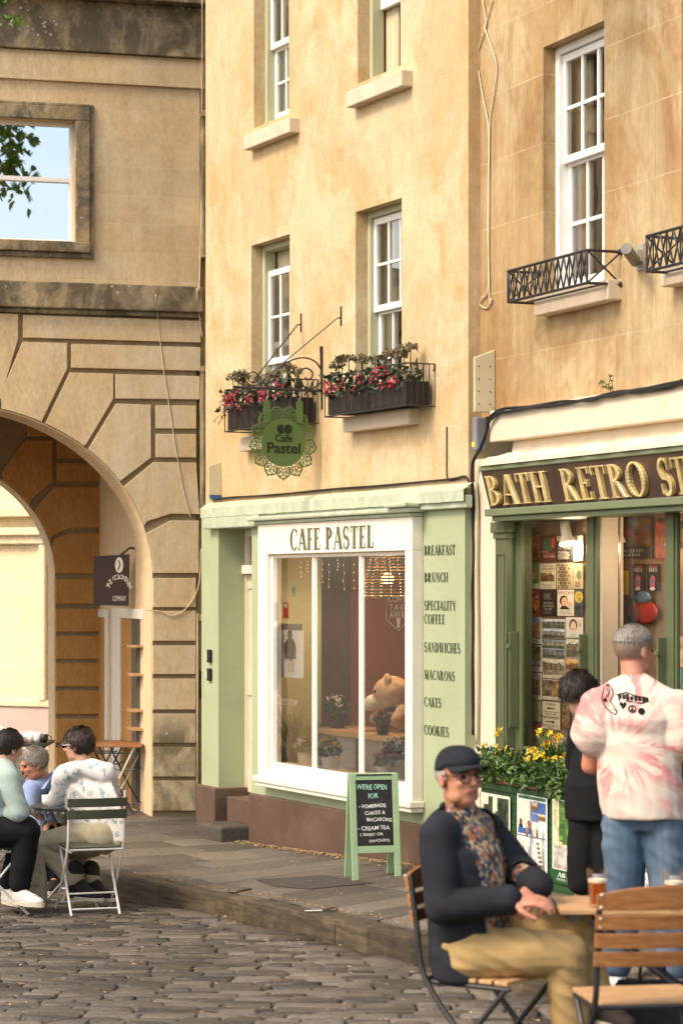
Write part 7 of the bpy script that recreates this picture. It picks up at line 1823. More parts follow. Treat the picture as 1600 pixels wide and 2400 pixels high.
shoe(m5, J['al'], J['tl'], m_shoed, m_sole); shoe(m5, J['ar'], J['tr'], m_shoed, m_sole)
b6 = Vector((*ray(-75, 1900, 22.3).xy, ZC-2.14))
J = Jset(b6, hip=(-80,1822,22.3), waist=(-78,1770,22.3), chest=(-70,1715,22.3), neck=(-60,1665,22.3), head=(-48,1625,22.3), sl=(-75,1680,22.5), sr=(-42,1690,22.1), el=(-60,1745,22.6), wl=(-10,1738,22.4), er=(8,1725,22.0), wr=(50,1736,22.1),
         hl=(-80,1825,22.4), kl=(0,1825,22.4), al=(-8,1905,22.4), tl=(20,1912,22.4), hr=(-80,1825,22.2), kr=(5,1825,22.2), ar=(0,1905,22.2), tr=(30,1912,22.2))
m6, B = person('person in a white shirt reaching across the black table under the arch', b6, J, Vector((0.98,-0.1,0)), Vector((0.98,0.1,0)), (0,0,1), 1.0, m_skin, voxel=0.013)
hair(m6, J['head'], B, m_brownhair, seed=19)
shirt_sc(J, Vector((0.98,-0.1,0)), 1.0, 1.1, 0.024, sr=(0.08,0.068,0.052)).finish('shirt', m_whitec, m6, None, 0.013, 3, 0.008, 7)
trousers_sc(J, Vector((0.98,-0.1,0)), 1.0, 1.05, 0.02, 0.95).finish('trousers', m_blackc, m6, None, 0.014, 3, 0.008, 7)
shoe(m6, J['al'], J['tl'], m_shoed, m_sole); shoe(m6, J['ar'], J['tr'], m_shoed, m_sole)
# ------------------------------------------------------------------ folding chairs, tables, glasses and the things on them
def woodmat(name, a, b, rough=0.45):
    m, t = newmat(name); co = t.coord(); n = t.noise(t.mapping(co, scale=(3,30,30)), 2.0, 5, 0.6, 0.6)
    t.link(t.ramp(n, [(0.3, a), (0.7, b)]), t.b.inputs['Base Color']); t.b.inputs['Roughness'].default_value = rough; t.bump(n, 0.15, 0.003); return m
m_teak = woodmat('oiled_teak', (0.20,0.075,0.02), (0.38,0.17,0.055)); m_teaklt = woodmat('worn_teak', (0.36,0.19,0.08), (0.55,0.34,0.16)); m_slatg = M('olive_slat_paint', (0.07,0.075,0.045), 0.45, 0.1, 5)
m_whmetal = M('white_enamel', (0.66,0.63,0.56), 0.4, 0.06, 8)
def folding_chair(label, loc, rot, fm, sm, back, group, W=0.40, seatm=None, r=0.009, topcurve=False, seat_n=5):
    """local: sitter faces +y, rear (back rest) at -y"""
    t_ = thing('folding_chair', label, 'chair', loc, rot, group); w2 = W/2
    SZ = 0.455
    for sx in (-1, 1):
        q = MB(); x = sx*w2
        q.tube(smooth_path([Vector((x,-0.245,0.86)), Vector((x,-0.215,0.66)), Vector((x,-0.175,SZ)), Vector((x,0.02,0.22)), Vector((x,0.24,0.0))], 4), r, 8); q.build('leg', fm, t_)
        q = MB(); x = sx*(w2-0.024)
        q.tube([Vector((x,0.185,SZ-0.012)), Vector((x,0.0,0.225)), Vector((x,-0.20,0.0))], r, 8); q.build('leg', fm, t_)
        q = MB(); q.tube([Vector((x,0.20,SZ-0.014)), Vector((x,-0.17,SZ-0.014))], r*0.9, 8); q.build('seat_rail', fm, t_)
        for (a, y) in ((w2, 0.24), (w2-0.024, -0.20)): q = MB(); q.box(sx*a-0.012, sx*a+0.012, y-0.016, y+0.016, 0.0, 0.012); q.build('foot_pad', m_iron, t_)
    q = MB()
    for (y, z, a) in ((0.19,0.058,w2),(-0.155,0.048,w2-0.024),(-0.07,0.145,w2-0.024)): q.tube([(-a,y,z),(a,y,z)], r*0.75, 6)
    q.tube([(-w2, -0.172, SZ), (w2, -0.172, SZ)], r*0.8, 6); q.build('cross_bar', fm, t_)
    for k in range(seat_n):
        y0 = -0.16 + 0.36*k/seat_n; q = MB(); q.box(-w2+0.012 if k else -w2+0.03, w2-0.012 if k else w2-0.03, y0+0.006, y0+0.36/seat_n-0.006, SZ, SZ+0.017); q.build('seat_slat', seatm or sm, t_, bevel=0.003)
    for (z0, z1) in back:
        y = lambda z: -0.215 - 0.03*(z-0.66)/0.2 if z > 0.66 else -0.175-0.04*(z-SZ)/0.205
        q = MB(); n = 8; top = topcurve and (z0, z1) == back[0]
        for i in range(n+1):
            u = -1+2*i/n; x = u*(w2+0.015); bow = -0.03*(1-u*u); up = 0.03*(1-u*u)-0.012 if top else 0
            for (yy, zz) in ((y(z0)-0.012+bow, z0), (y(z1)-0.012+bow, z1+up), (y(z1)-0.028+bow, z1+up), (y(z0)-0.028+bow, z0)): q.v.append((x, yy+0.008, zz))
        for i in range(n):
            for k in range(4): q.f.append((i*4+k, i*4+(k+1) % 4, (i+1)*4+(k+1) % 4, (i+1)*4+k)); q.m.append(0)
        q.f += [(3,2,1,0), (n*4,n*4+1,n*4+2,n*4+3)]; q.m += [0,0]
        q.build('back_slat', sm, t_, bevel=0.003)
    q = MB()
    for (z0, z1) in back:
        for sx in (-1, 1):
            for z in (z0+0.012, z1-0.012): q.ball((sx*w2, -0.165-0.085*(z-SZ)/0.4-0.02, z), 0.006, None, None, 6, 4)
    q.build('bolts', m_whmetal if fm is m_iron else m_iron, t_); return t_
# white framed chair of the man in the flowered shirt
cb0 = roadp(211, 16.72)
folding_chair('white metal folding chair with olive slats under the man in the flower print shirt', cb0, R(18), m_whmetal, m_slatg, ((0.755,0.815),(0.672,0.735)), 'white folding chairs', W=0.385)
folding_chair('white metal folding chair of the man in mint, cut by the photo edge', roadp(-22, 16.66), R(-72), m_whmetal, m_slatg, ((0.755,0.815),(0.672,0.735)), 'white folding chairs', W=0.385)
folding_chair('white metal folding chair behind the cafe table, under the man in blue', roadp(128, 17.86), R(158), m_whmetal, m_slatg, ((0.755,0.815),(0.672,0.735)), 'white folding chairs', W=0.385)
tb = roadp(168, 17.3); th = ray(168, 1888, 17.3).z - tb.z
t_ = thing('bistro_table', 'small round olive cafe table between the three seated men', 'table', tb)
q = MB(); q.lathe([(0.0,th-0.012),(0.29,th-0.012),(0.30,th-0.006),(0.30,th),(0.0,th)], n=36); q.build('table_top', m_slatg, t_)
q = MB()
for i in range(30): a = 2*math.pi*i/30; q.ball((0.275*math.cos(a), 0.275*math.sin(a), th-0.028), 0.012, None, None, 6, 4)
q.build('edge_beads', m_whmetal, t_)
for (a, b_) in ((-0.22,0.18),(0.22,-0.18)):
    for y in (-0.15, 0.15):
        q = MB(); q.tube([(a, y, th-0.013), (a*0.75, y, th*0.6), (b_*1.15, y, 0.0)], 0.008, 8); q.build('leg', m_whmetal, t_)
q = MB(); q.tube([(-0.2,-0.15,0.06),(-0.2,0.15,0.06)], 0.006, 6); q.tube([(0.2,-0.15,0.06),(0.2,0.15,0.06)], 0.006, 6); q.build('cross_bar', m_whmetal, t_)
def cup(name, label, loc, mat, h=0.075, r=0.042, group=None):
    t_ = thing(name, label, 'cup', loc, 0, group); q = MB(); q.lathe([(0.0,0.001),(r*0.6,0.001),(r*0.95,h*0.35),(r,h),(r*0.9,h),(r*0.85,h*0.4),(0.0,h*0.2)], n=20); q.build('bowl', mat, t_, smooth=True)
    q = MB(); q.tube(smooth_path([Vector((r*0.9,0,h*0.85)), Vector((r*1.6,0,h*0.7)), Vector((r*1.5,0,h*0.3)), Vector((r*0.85,0,h*0.3))], 4), 0.005, 6); q.build('handle', mat, t_, smooth=True); return t_
p_ = ray(113, 1889, 17.25); cup('coffee_cup', 'white coffee cup on the small round cafe table', (p_.x, p_.y, tb.z+th), m_white, 0.08, 0.045)
# tote bag on the setts
bp_ = roadp(80, 17.0); t_ = thing('tote_bag', 'cream canvas tote bag standing on the setts behind white trainers', 'bag', bp_, 0.1)
q = Sculpt(); q.loft([((0,0,0.0),(0.085,0,0),(0,0.05,0)),((0,0,0.05),(0.095,0,0),(0,0.06,0)),((0.005,0,0.22),(0.088,0,0),(0,0.045,0)),((-0.005,0,0.36),(0.075,0,0),(0,0.02,0))], 18); q.finish('body', cloth('canvas', (0.40,0.34,0.22)), t_, None, 0.012, 2, 0.008, 9)
q = MB(); q.tube(smooth_path([Vector((-0.04,-0.01,0.35)), Vector((-0.05,-0.02,0.46)), Vector((0.03,-0.02,0.47)), Vector((0.04,-0.01,0.35))], 4), 0.007, 6); q.build('handle', cloth('canvas', None) if False else _mc['canvas'], t_)
q = MB(); add_text(q, 'BAKERY', -0.005, 0.17, -0.075, 0.022, 0.09); add_text(q, '& TABLES', -0.005, 0.07, -0.078, 0.022, 0.09); q.box(-0.06,0.05,-0.079,-0.078,0.105,0.108); q.build('print', cloth('brown_ink', (0.12,0.08,0.04)), t_)

# black iron and teak set in the foreground
mf = Vector((0.82,-0.57,0))
fb_ = Vector((*(ray(1112, 2400, 9.70)+mf*0.075).xy, 0)); fb_.z = road_z(fb_.x, fb_.y)
folding_chair('black iron folding chair with teak slats under the man in the cap', fb_, math.atan2(-mf.x, mf.y), m_iron, m_teak, ((0.80,0.868),(0.735,0.785),(0.672,0.72)), 'black iron and teak folding chairs', W=0.42, seatm=m_teaklt, r=0.012, topcurve=True)
fc = Vector((*ray(1500, 2400, 8.98).xy, 0)); fc.z = road_z(fc.x, fc.y)
folding_chair('empty black iron and teak folding chair with its back to the camera', fc, R(9), m_iron, m_teak, ((0.82,0.89),(0.748,0.803),(0.68,0.735),(0.612,0.667)), 'black iron and teak folding chairs', W=0.445, seatm=m_teaklt, r=0.012, topcurve=True)
tY = 9.55; tx0_ = ray(1306, 2120, tY).x; tzt = ray(1340, 2122, tY).z; tgz = road_z(1.2, tY)
t_ = thing('cafe_table', 'teak slatted table with beer glasses behind the empty chair', 'table', (tx0_+0.62, tY, tgz)); hh = tzt-tgz
for k in range(7):
    y0 = -0.12+0.42*k/7; q = MB(); q.box(-0.62, 0.75, y0+0.004, y0+0.42/7-0.004, hh-0.022, hh); q.build('top_slat', m_teaklt, t_, bevel=0.004)
q = MB(); q.box(-0.585, -0.545, -0.11, 0.29, hh-0.05, hh-0.0225); q.box(0.66, 0.70, -0.11, 0.29, hh-0.05, hh-0.0225); q.build('top_rail', m_iron, t_)
for sx in (-1, 1):
    for y in (-0.09, 0.26): q = MB(); q.tube([(sx*0.50, y, hh-0.05), (sx*0.1, y, hh*0.52), (-sx*0.42, y, 0.0)], 0.012, 8); q.build('leg', m_iron, t_)
# pint glasses
m_pint, t = newmat('pint_glass'); out = t.n['Material Output']
tr_ = t.node('ShaderNodeBsdfTransparent'); tr_.inputs[0].default_value = (0.98,0.98,0.97,1); gl_ = t.node('ShaderNodeBsdfGlossy'); gl_.inputs['Roughness'].default_value = 0.03; lw = t.node('ShaderNodeLayerWeight'); lw.inputs[0].default_value = 0.12
mx_ = t.node('ShaderNodeMixShader'); t.link(t.math('MULTIPLY', lw.outputs['Fresnel'], 0.3), mx_.inputs[0]); t.link(tr_.outputs[0], mx_.inputs[1]); t.link(gl_.outputs[0], mx_.inputs[2]); t.link(mx_.outputs[0], out.inputs[0])
m_beer, t = newmat('amber_beer'); t.b.inputs['Base Color'].default_value = (0.55,0.10,0.012,1); t.b.inputs['Roughness'].default_value = 0.05; t.b.inputs['Transmission Weight'].default_value = 0.6; t.b.inputs['IOR'].default_value = 1.33
m_foam = M('beer_foam', (0.75,0.66,0.50), 0.9, 0.08, 30)
def pint(px, Y, fill, label):
    p_ = ray(px, 2122, Y); t_ = thing('pint_glass', label, 'beer glass', (p_.x, Y, tzt), 0, 'pint glasses'); H_ = 0.150
    R0, R1 = 0.031, 0.045; rz = lambda z: R0+(R1-R0)*z/H_
    q = MB(); q.lathe([(0,0.001),(R0,0.001),(R1,H_),(R1-0.003,H_),(R0-0.002,0.012),(0,0.012)], n=28); q.build('glass', m_pint, t_, smooth=True)
    q = MB(); q.lathe([(0,0.013),(R0-0.0035,0.013),(rz(fill)-0.004,fill),(0,fill)], n=28); q.build('beer', m_beer, t_, smooth=False)
    q = MB(); q.lathe([(0,fill+0.0005),(rz(fill)-0.0042,fill+0.0005),(rz(fill+.012)-0.004,fill+0.012),(0,fill+0.012)], n=28); q.build('foam', m_foam, t_)
    q = MB()
    for i in range(8):
        a = -math.pi/2-0.55+1.1*i/8; b_ = -math.pi/2-0.55+1.1*(i+1)/8; z0, z1 = H_*0.80, H_*0.90
        q.quad(*[((rz(z)+0.0006)*math.cos(w_), (rz(z)+0.0006)*math.sin(w_), z) for w_, z in ((a,z0),(b_,z0),(b_,z1),(a,z1))])
    q.build('printed_band', M('blue_grey_print', (0.36,0.34,0.36), 0.5), t_)
pint(1399, 9.5, 0.098, 'pint glass half full of amber beer between two standing figures')
pint(1578, 9.45, 0.096, 'pint glass half full of amber beer, partly cut by the right photo edge')
# dark coat hung over the far side of the table
q = Sculpt(); q.loft([((0,0,0.0),(0.20,0,0),(0,0.05,0)),((0,0,0.12),(0.21,0,0),(0,0.065,0)),((0.01,0,0.30),(0.19,0,0),(0,0.06,0)),((0,0,0.42),(0.14,0,0),(0,0.04,0))], 20)
bg = Vector((*ray(1525, 2300, 9.75).xy, 0)); bg.z = road_z(bg.x, bg.y)
t_ = thing('rucksack', 'dark navy rucksack on the ground beneath the teak table', 'bag', bg); q.finish('body', m_navy, t_, None, 0.012, 3, 0.012, 8)
q = MB(); q.tube(smooth_path([Vector((-0.05,-0.03,0.40)), Vector((-0.04,-0.04,0.50)), Vector((0.04,-0.04,0.50)), Vector((0.05,-0.03,0.40))], 4), 0.008, 6); q.build('handle', m_navy, t_)

# under the arch: black table with cups, wooden tables stacked by the side wall, hanging shop sign
tY = 22.3; pz = ZC-2.14; p_ = ray(28, 1738, tY); t_ = thing('black_table', 'black cafe table with white cups under the archway', 'table', (p_.x, tY, pz)); hh = p_.z-pz
q = MB(); q.box(-0.35, 0.36, -0.3, 0.3, hh-0.03, hh); q.build('table_top', m_iron, t_, bevel=0.005)
for sx in (-1, 1):
    for y in (-0.24, 0.24): q = MB(); q.tube([(sx*0.30, y, hh-0.03), (-sx*0.26, y, 0.0)], 0.014, 8); q.build('leg', m_iron, t_)
for i, (px, mat, hh_, nm) in enumerate(((60, m_white, 0.085, 'white tumbler nearest the white sleeve'),(73, m_white, 0.10, 'tall white cup in the middle'),(88, m_white, 0.09, 'white cup next to the small black one'),(103, m_iron, 0.075, 'small black cup at the table end'))):
    pp = ray(px, 1738, tY-0.12); cup('cup', nm + ' on the black table', (pp.x, pp.y, pz+hh), mat, hh_, 0.042, 'cups on the black table')
SIDE = Frame(*ARCH.pt(xc+ax, 0, 0).xy, -75.0)
# pale door frames and shelving of the coffee shop in the passage wall
so_ = empty('coffee_shop_front', (xc+ax, 0, 0), SIDE.a-ARCH.a, ab)
def sx(px, d=-0.02): return SIDE.x(px, d)
zt_, zt2 = SIDE.at(235, 1428, -0.02)[1], SIDE.at(235, 1447, -0.02)[1]; zb2 = ZC-2.14
b = MB(); xa, xb = sx(216), sx(252); b.box(xa, xb, -0.02, -0.001, zt2, zt_); b.box(sx(245), xb, -0.02, -0.001, zb2, zt2); b.box(xa, sx(219), -0.02, -0.001, zb2, zt2); b.build('window_frame', m_cream, so_, bevel=0.005)
zt_, zt2 = SIDE.at(296, 1426, -0.02)[1], SIDE.at(296, 1449, -0.02)[1]
b = MB(); b.box(sx(262), sx(333), -0.02, -0.001, zt2, zt_); b.box(sx(262), sx(280), -0.02, -0.001, zb2, zt2); b.build('door_frame', m_cream, so_, bevel=0.005)
MB().box(sx(219), sx(245), -0.008, -0.001, zb2, SIDE.at(235,1447)[1]).build('timber_panel', m_inner, so_); MB().box(sx(281), sx(306), -0.008, -0.001, zb2, zt2).build('timber_panel', m_inner, so_)
b = MB(); b.box(sx(306), sx(319), -0.01, -0.001, zb2, zt2); b.box(sx(319), sx(333), -0.006, -0.001, zb2, zt2); b.build('gloom_sheet', m_dark, so_)  # flat dark sheets on the wall paint the gloom of an opening
for py in (1516, 1582, 1665, 1708): zz = SIDE.at(325, py)[1]; MB().box(sx(319), sx(334), -0.11, -0.013, zz, zz+0.02).build('shelf', m_teaklt, so_)
SG = Frame(*ARCH.pt(ARCH.x(262, 0.95), 0.95, 0).xy, -6.0)
sgx0, sgz1 = SG.at(219, 1304); sgx1, sgz0 = SG.at(303, 1418)
t_ = SG.thing('coffee_shop_sign', 'dark brown hanging sign of the coffee shop inside the archway', 'sign', (sgx0+sgx1)/2, 0, sgz0); W2, H2 = (sgx1-sgx0)/2, sgz1-sgz0
q = MB(); q.hexa([(-W2,0,0),(W2*0.95,0,-0.01),(W2*0.95,0.03,-0.01),(-W2,0.03,0),(-W2,0,H2),(W2,0,H2+0.02),(W2,0.03,H2+0.02),(-W2,0.03,H2)]); q.build('board', M('sign_brown', (0.05,0.022,0.014), 0.5, 0.1, 3), t_, bevel=0.004)
q = MB(); cx_ = W2*0.45
for i, chh in enumerate('THE COLOMBIAN'):
    a = math.pi*(0.93 - 0.86*i/12)
    if chh != ' ': add_text(q, chh, cx_+0.105*math.cos(a), H2*0.33+0.115*math.sin(a), -0.003, 0.045, None, rot=(a-math.pi/2)*0.6)
add_text(q, 'COMPANY', cx_, H2*0.13, -0.003, 0.05, 0.13)
q.ball((cx_, -0.002, H2*0.82), 0.04, 0.003, 0.075, 16, 8); q.build('lettering', m_cream, t_)
q = MB(); q.tube([(cx_-0.012,-0.006,H2*0.72),(cx_+0.01,-0.006,H2*0.82),(cx_-0.006,-0.006,H2*0.92)], 0.006, 6); q.build('bean_line', _mc['sign_brown'], t_)
q = MB(); q.tube([(W2*0.5,0.015,H2+0.01),(W2*1.0,0.015,H2+0.08),(W2*1.2,0.2,H2+0.08)], 0.012, 6); q.build('bracket', m_iron, t_)
for i, (px, Y) in enumerate(((285, 22.9), (240, 23.6))):
    p_ = ray(px, 1900, Y); t_ = thing('folding_table', ['folding wooden table with thin crossed iron legs leaning by the passage wall','second wooden table standing deeper in the passage'][i], 'table', (p_.x, Y, pz), R(-8), 'folding tables in the passage')
    hz = ray(px, [1742, 1738][i], Y).z-pz
    for k in range(5):
        q = MB(); q.box(-0.24, 0.24, -0.25+0.1*k+0.004, -0.25+0.1*(k+1)-0.004, hz-0.022, hz); q.build('top_slat', m_teak, t_, bevel=0.003)
    for y in (-0.2, 0.2):
        for sx_ in (-1, 1): q = MB(); q.tube([(sx_*0.17, y, hz-0.023), (sx_*0.02, y, hz*0.5), (-sx_*0.17, y, 0)], 0.009, 6); q.build('leg', m_whmetal if (i == 0 and sx_ > 0) else m_iron, t_)
    q = MB()
    for z in (0.1, 0.42): q.tube([(-0.17,-0.2,z),(0.17,-0.2,z)], 0.007, 6); q.tube([(0.17,-0.2,z),(0.17,0.2,z)], 0.007, 6)
    q.tube([(-0.2,-0.2,hz-0.08),(0.2,-0.2,hz-0.08)], 0.007, 6); q.build('cross_bar', m_iron, t_)

# ------------------------------------------------------------------ inside the cafe window
m_glow = emit('lamp_filament', (1.0,0.40,0.10), 14.0)
m_rattan, t = newmat('woven_rattan'); co = t.coord(); wv = t.node('ShaderNodeTexWave', wave_type='BANDS', bands_direction='Z'); t.link(co, wv.inputs['Vector']); wv.inputs['Scale'].default_value = 22; wv.inputs['Distortion'].default_value = 1.5
t.link(t.ramp(wv.outputs['Fac'], [(0.2,(0.10,0.05,0.02)),(0.8,(0.50,0.33,0.16))]), t.b.inputs['Base Color']); t.b.inputs['Roughness'].default_value = 0.8
t.b.inputs['Transmission Weight'].default_value = 0.0
def pendant(px, pyt, pyb, d, rad, label):
    x, zt = C.at(px, pyt, d); zb_ = C.at(px, pyb, d)[1]; h = zt-zb_
    t_ = C.thing('pendant_lamp', label, 'lamp', x, d, zb_, 'rattan lamps in the cafe'); q = MB(); n = 30; rows_ = 14
    for i in range(rows_):      # hoops with gaps, so that the glow shows between them
        z0, z1 = h*i/rows_, h*(i+0.74)/rows_; r0 = rad*(1-0.30*(z0/h)**2); r1 = rad*(1-0.30*(z1/h)**2); o = len(q.v)
        for j in range(n):
            a = 2*math.pi*j/n; q.v += [(r0*math.cos(a), r0*math.sin(a), z0), (r1*math.cos(a), r1*math.sin(a), z1)]
        for j in range(n): k_ = (j+1) % n; q.f.append((o+2*j, o+2*k_, o+2*k_+1, o+2*j+1)); q.m.append(0)
    for j in range(15): a = 2*math.pi*j/15; q.tube([(rad*1.003*math.cos(a), rad*1.003*math.sin(a), 0), (rad*0.92*math.cos(a), rad*0.92*math.sin(a), h*0.55), (rad*0.71*math.cos(a), rad*0.71*math.sin(a), h)], 0.006, 4)
    q.build('shade', m_rattan, t_)
    q = MB(); q.ball((0,0,h*0.45), 0.05, None, None, 12, 8); q.build('bulb', m_glow, t_, smooth=True)
    pl_ = bpy.data.lights.new('pendant_light', 'POINT'); pl_.energy = 17; pl_.color = (1.0,0.66,0.40); pl_.shadow_soft_size = 0.08
    po_ = bpy.data.objects.new('pendant_light', pl_); COL.objects.link(po_); po_.parent = t_; po_.location = (0,0,-0.03)
    q = MB(); q.tube([(0,0,h*0.5),(0,0,h+0.25)], 0.008, 6); q.build('cord', m_iron, t_)
pendant(908, 1300, 1402, 0.55, 0.20, 'lit rattan pendant lamp at the top of the right-hand cafe window')
pendant(770, 1308, 1390, 0.85, 0.20, 'lit rattan pendant lamp behind the middle cafe pane')
# strings of fairy lights
rr = random.Random(77); t_ = C.thing('fairy_lights', 'thin strings of fairy lights hanging behind the top of the cafe window', 'lights', 0, 0.06, 0); q = MB(); q2 = MB()
for k in range(16):
    x = ox0+0.2+(ox1-ox0-0.25)*(k+rr.random()*0.6)/16; L_ = rr.uniform(0.08, 0.30); P = [Vector((x+rr.uniform(-.01,.01), 0, zo1-0.03-L_*i/4)) for i in range(5)]; q.tube(P, 0.0022, 4)
    for p in P[1:]: q2.ball(p, 0.004, None, None, 6, 4)
q.build('wire', m_wcable, t_); q2.build('bulbs', emit('fairy_glow', (1.0,0.75,0.4), 0.9), t_)
# big teddy bear sitting on the counter
m_fur = M('golden_plush', (0.50,0.345,0.20), 0.95, 0.22, 22, 0.9, 70, spec=0.1); m_furl = M('cream_plush', (0.72,0.66,0.55), 0.95, 0.10, 22, 0.8, 70, spec=0.1)
dB = 0.62; bxx, bzz = C.at(918, 1628, dB); zsf = zsh+0.014
t_ = C.thing('teddy_bear', 'giant golden teddy bear with a cream muzzle sitting behind the right cafe pane', 'soft toy', bxx, dB, zsf)
hc_ = Vector((0, 0, bzz-zsf)); Hb = basis((-0.42,-0.9,-0.12)); 
def hb(p): return hc_ + Hb @ Vector(p)
s = Sculpt(); s.ball(hc_, 0.165, 0.155, 0.15, 20, 14); s.ball(hb((0.085,0.02,0.12)), 0.052, 0.03, 0.052, 12, 8, Hb); s.ball(hb((-0.085,0.02,0.12)), 0.052, 0.03, 0.052, 12, 8, Hb)
s.ball((0.06,0.10,hc_.z*0.42), 0.17, 0.15, max(0.12, hc_.z*0.42), 18, 12); s.limb([(-0.06,0.0,hc_.z*0.55),(-0.17,-0.06,0.09)], [0.06,0.05]); s.limb([(0.18,0.0,hc_.z*0.55),(0.24,-0.08,0.09)], [0.06,0.05])
s.finish('body', m_fur, t_, None, 0.010, 2, 0.004, 40)
s = Sculpt(); s.ball(hb((0,0.145,-0.045)), 0.085, 0.085, 0.068, 16, 10, Hb); s.ball(hb((0,0.19,-0.055)), 0.06, 0.055, 0.05, 14, 10, Hb); s.finish('muzzle', m_furl, t_, None, 0.010, 2, 0.003, 40)
q = MB(); q.ball(hb((0,0.243,-0.035)), 0.03, 0.018, 0.022, 12, 8, Hb); q.build('nose', M('brown_nose', (0.06,0.025,0.015), 0.5), t_, smooth=True)
for sx_ in (-1, 1): q = MB(); q.ball(hb((sx_*0.06,0.135,0.045)), 0.014, None, None, 10, 8); q.build('eye', m_eye, t_, smooth=True)
q = MB(); q.ball((0.03,0.03,hc_.z*0.62), 0.15, 0.14, 0.03, 16, 6); q.build('ribbon', cloth('navy_ribbon', (0.02,0.025,0.06)), t_)
# flowers and plants in the window
def pot_plant(px, py, d, label, potmat, fmat, kind, size, zb_, seed, name='potted_plant'):
    x = C.x(px, d); rr = random.Random(seed); t_ = C.thing(name, label, 'plant', x, d, zb_); ph = size*0.42; pr_ = size*0.26
    q = MB(); q.lathe([(0,0.001),(pr_*0.75,0.001),(pr_,ph),(pr_*0.9,ph),(pr_*0.85,ph*0.9),(0,ph*0.88)], n=20); q.build('pot', potmat, t_, smooth=False)
    lf, fl_ = MB(), MB()
    if kind == 'grass':
        for k in range(70): a = rr.uniform(0, 6.28); leaf_into(lf, (0,0,ph*0.9), size*rr.uniform(0.7,1.3), 0.012, (math.cos(a)*0.5, math.sin(a)*0.4, rr.uniform(0.5,1.3)), rdir(rr), rr)
    else:
        for k in range(150): v = rdir(rr); v.z = abs(v.z); leaf_into(lf, Vector((0,0,ph))+Vector((v.x*pr_*1.3, v.y*pr_*1.0, v.z*size*0.38)), size*0.16, size*0.09, rdir(rr)+Vector((0,-0.2,0.4)), rdir(rr), rr)
        for k in range(14):
            v = rdir(rr); v.z = abs(v.z)*0.6+0.4; c = Vector((v.x*pr_*1.2, v.y*pr_*1.0-0.02, ph+v.z*size*0.45))
            for i in range(8): leaf_into(fl_, c + rdir(rr)*size*0.035, size*0.08, size*0.06, rdir(rr), rdir(rr), rr)
    lf.build('foliage', m_leaf, t_)
    if fl_.v: fl_.build('blossom', fmat, t_)
m_potw = M('white_pot', (0.62,0.58,0.5), 0.35, 0.05); m_org = leafmat('orange_petals', (0.55,0.10,0.04), (0.75,0.25,0.12)); m_wht = leafmat('white_petals', (0.6,0.56,0.48), (0.75,0.72,0.62))
zf_ = zo0+0.006
pot_plant(676, 1790, 0.10, 'tall grassy plant in a dark pot at the left of the cafe window', m_trough, None, 'grass', 0.34, zf_, 1)
pot_plant(774, 1810, 0.06, 'yellow flowers in a white pot at the bottom of the middle cafe pane', m_potw, m_yel, 'bush', 0.30, zf_, 2)
pot_plant(903, 1835, 0.06, 'orange pink flowers at the foot of the right-hand cafe pane', m_potw, m_org, 'bush', 0.26, zf_, 3)
pot_plant(716, 1800, 0.16, 'leafy plant in a glass wrap beside the grassy plant', m_potw, m_wht, 'bush', 0.26, zf_, 4)
pot_plant(935, 1830, 0.18, 'green bouquet in paper at the right edge of the cafe window', m_potw, m_wht, 'bush', 0.36, zf_, 5)
pot_plant(897, 1690, 0.36, 'pink and cream roses in front of the teddy bear', m_trough, m_pinkp, 'bush', 0.22, zsf, 6, 'rose_arrangement')
pot_plant(792, 1690, 0.42, 'dark leafy plant on the counter behind the middle cafe pane', m_trough, m_wht, 'bush', 0.30, zsf, 7)
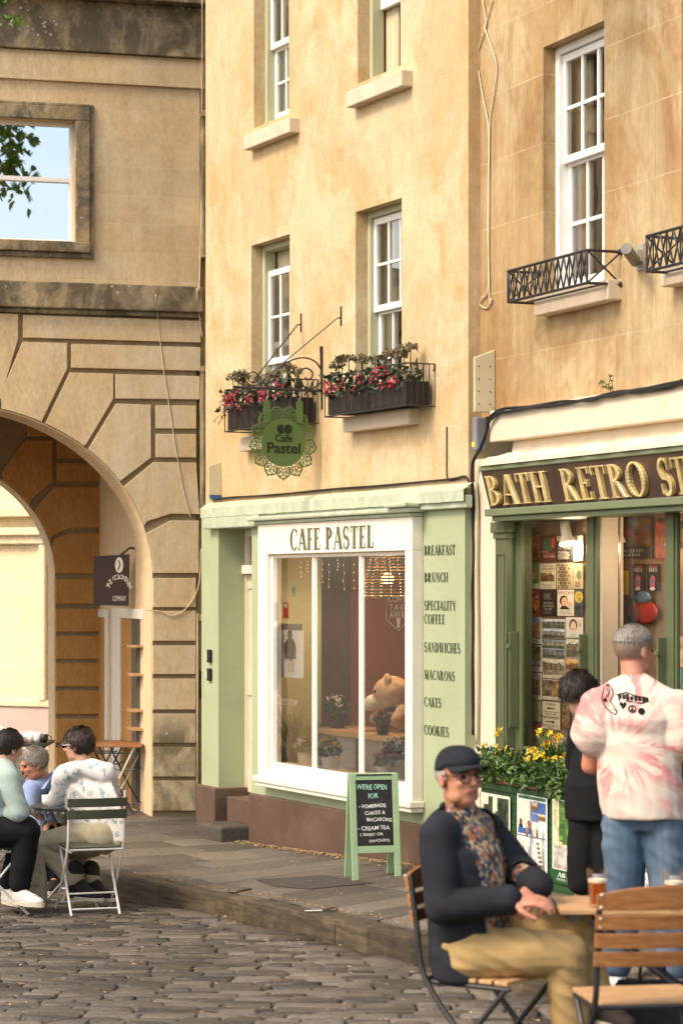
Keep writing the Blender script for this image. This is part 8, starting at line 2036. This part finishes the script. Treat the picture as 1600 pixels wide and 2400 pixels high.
# stickers and poster on the panes
def pane_sheet(px0, px1, py0, py1, d=-0.045): return PB(C.x(px0, d), C.x(px1, d), C.at((px0+px1)/2, py1, d)[1], C.at((px0+px1)/2, py0, d)[1], d)
p = pane_sheet(655, 710, 1462, 1588, 0.02).base((235,238,240)).rect((120,118,112),0,.88,1,1).oval((60,62,66),.45,.52,.26,.22).oval((70,55,45),.45,.80,.10,.09).poly((75,80,88),[(.22,.35),(.72,.35),(.66,.62),(.3,.62)]).rect((215,190,170),.36,.10,.46,.34).rect((215,190,170),.52,.10,.62,.34); p.done('window_poster','bright poster of a standing figure behind the left cafe pane','poster',C,m_paper)
p = pane_sheet(663, 676, 1412, 1450, 0.0).base((175,40,30)).oval((225,220,210),.5,.8,.3,.12); p.done('window_sticker','small red sticker on the left cafe pane','sticker',C,m_paper,'stickers on the cafe window')
p = pane_sheet(682, 694, 1366, 1398, 0.0).base((150,180,140)).oval((90,130,80),.5,.5,.3,.25); p.done('window_sticker','small mint sticker near the top of the left cafe pane','sticker',C,m_paper,'stickers on the cafe window')
q = MB()
for (tx, px, py, h, w_) in (('Open now',672,1643,0.085,0.40),('9 - 5',668,1664,0.05,0.2)):
    xx, zz = C.at(px, py, -0.046); add_text(q, tx, xx, zz, -0.046, h, w_, shear=0.2)
bx0_ = Vector(q.v[0]); q.v = [tuple(Vector(v)-bx0_) for v in q.v]; tag(q.build('window_lettering', m_white, None, C.pt(*bx0_), C.a), 'white script reading Open low on the left cafe pane', 'lettering')
q = MB()
for (tx, py, h, w_) in (('COFFEE',1405,0.05,0.34),('T·A·K·E',1424,0.045,0.30),('AWAY',1442,0.06,0.30)):
    xx, zz = C.at(935, py, -0.044); add_text(q, tx, xx, zz, -0.046, h, w_)
P = [C.at(*a, -0.046) for a in ((905,1402),(905,1452),(934,1478),(962,1446))]
for a, b_ in zip(P, P[1:]): q.bar((a[0],-0.046,a[1]), (b_[0],-0.046,b_[1]), 0.006, 0.0008, up=(0,1,0))
xx, zz = C.at(933, 1460, -0.046); q.add([(xx-0.03,-0.046,zz+0.035),(xx-0.022,-0.046,zz-0.035),(xx+0.022,-0.046,zz-0.035),(xx+0.03,-0.046,zz+0.035)], [(0,1,2,3)])
bx0_ = Vector(q.v[0]); q.v = [tuple(Vector(v)-bx0_) for v in q.v]; tag(q.build('takeaway_emblem', m_beige, None, C.pt(*bx0_), C.a), 'pale takeaway coffee emblem on the right-hand cafe pane', 'lettering')
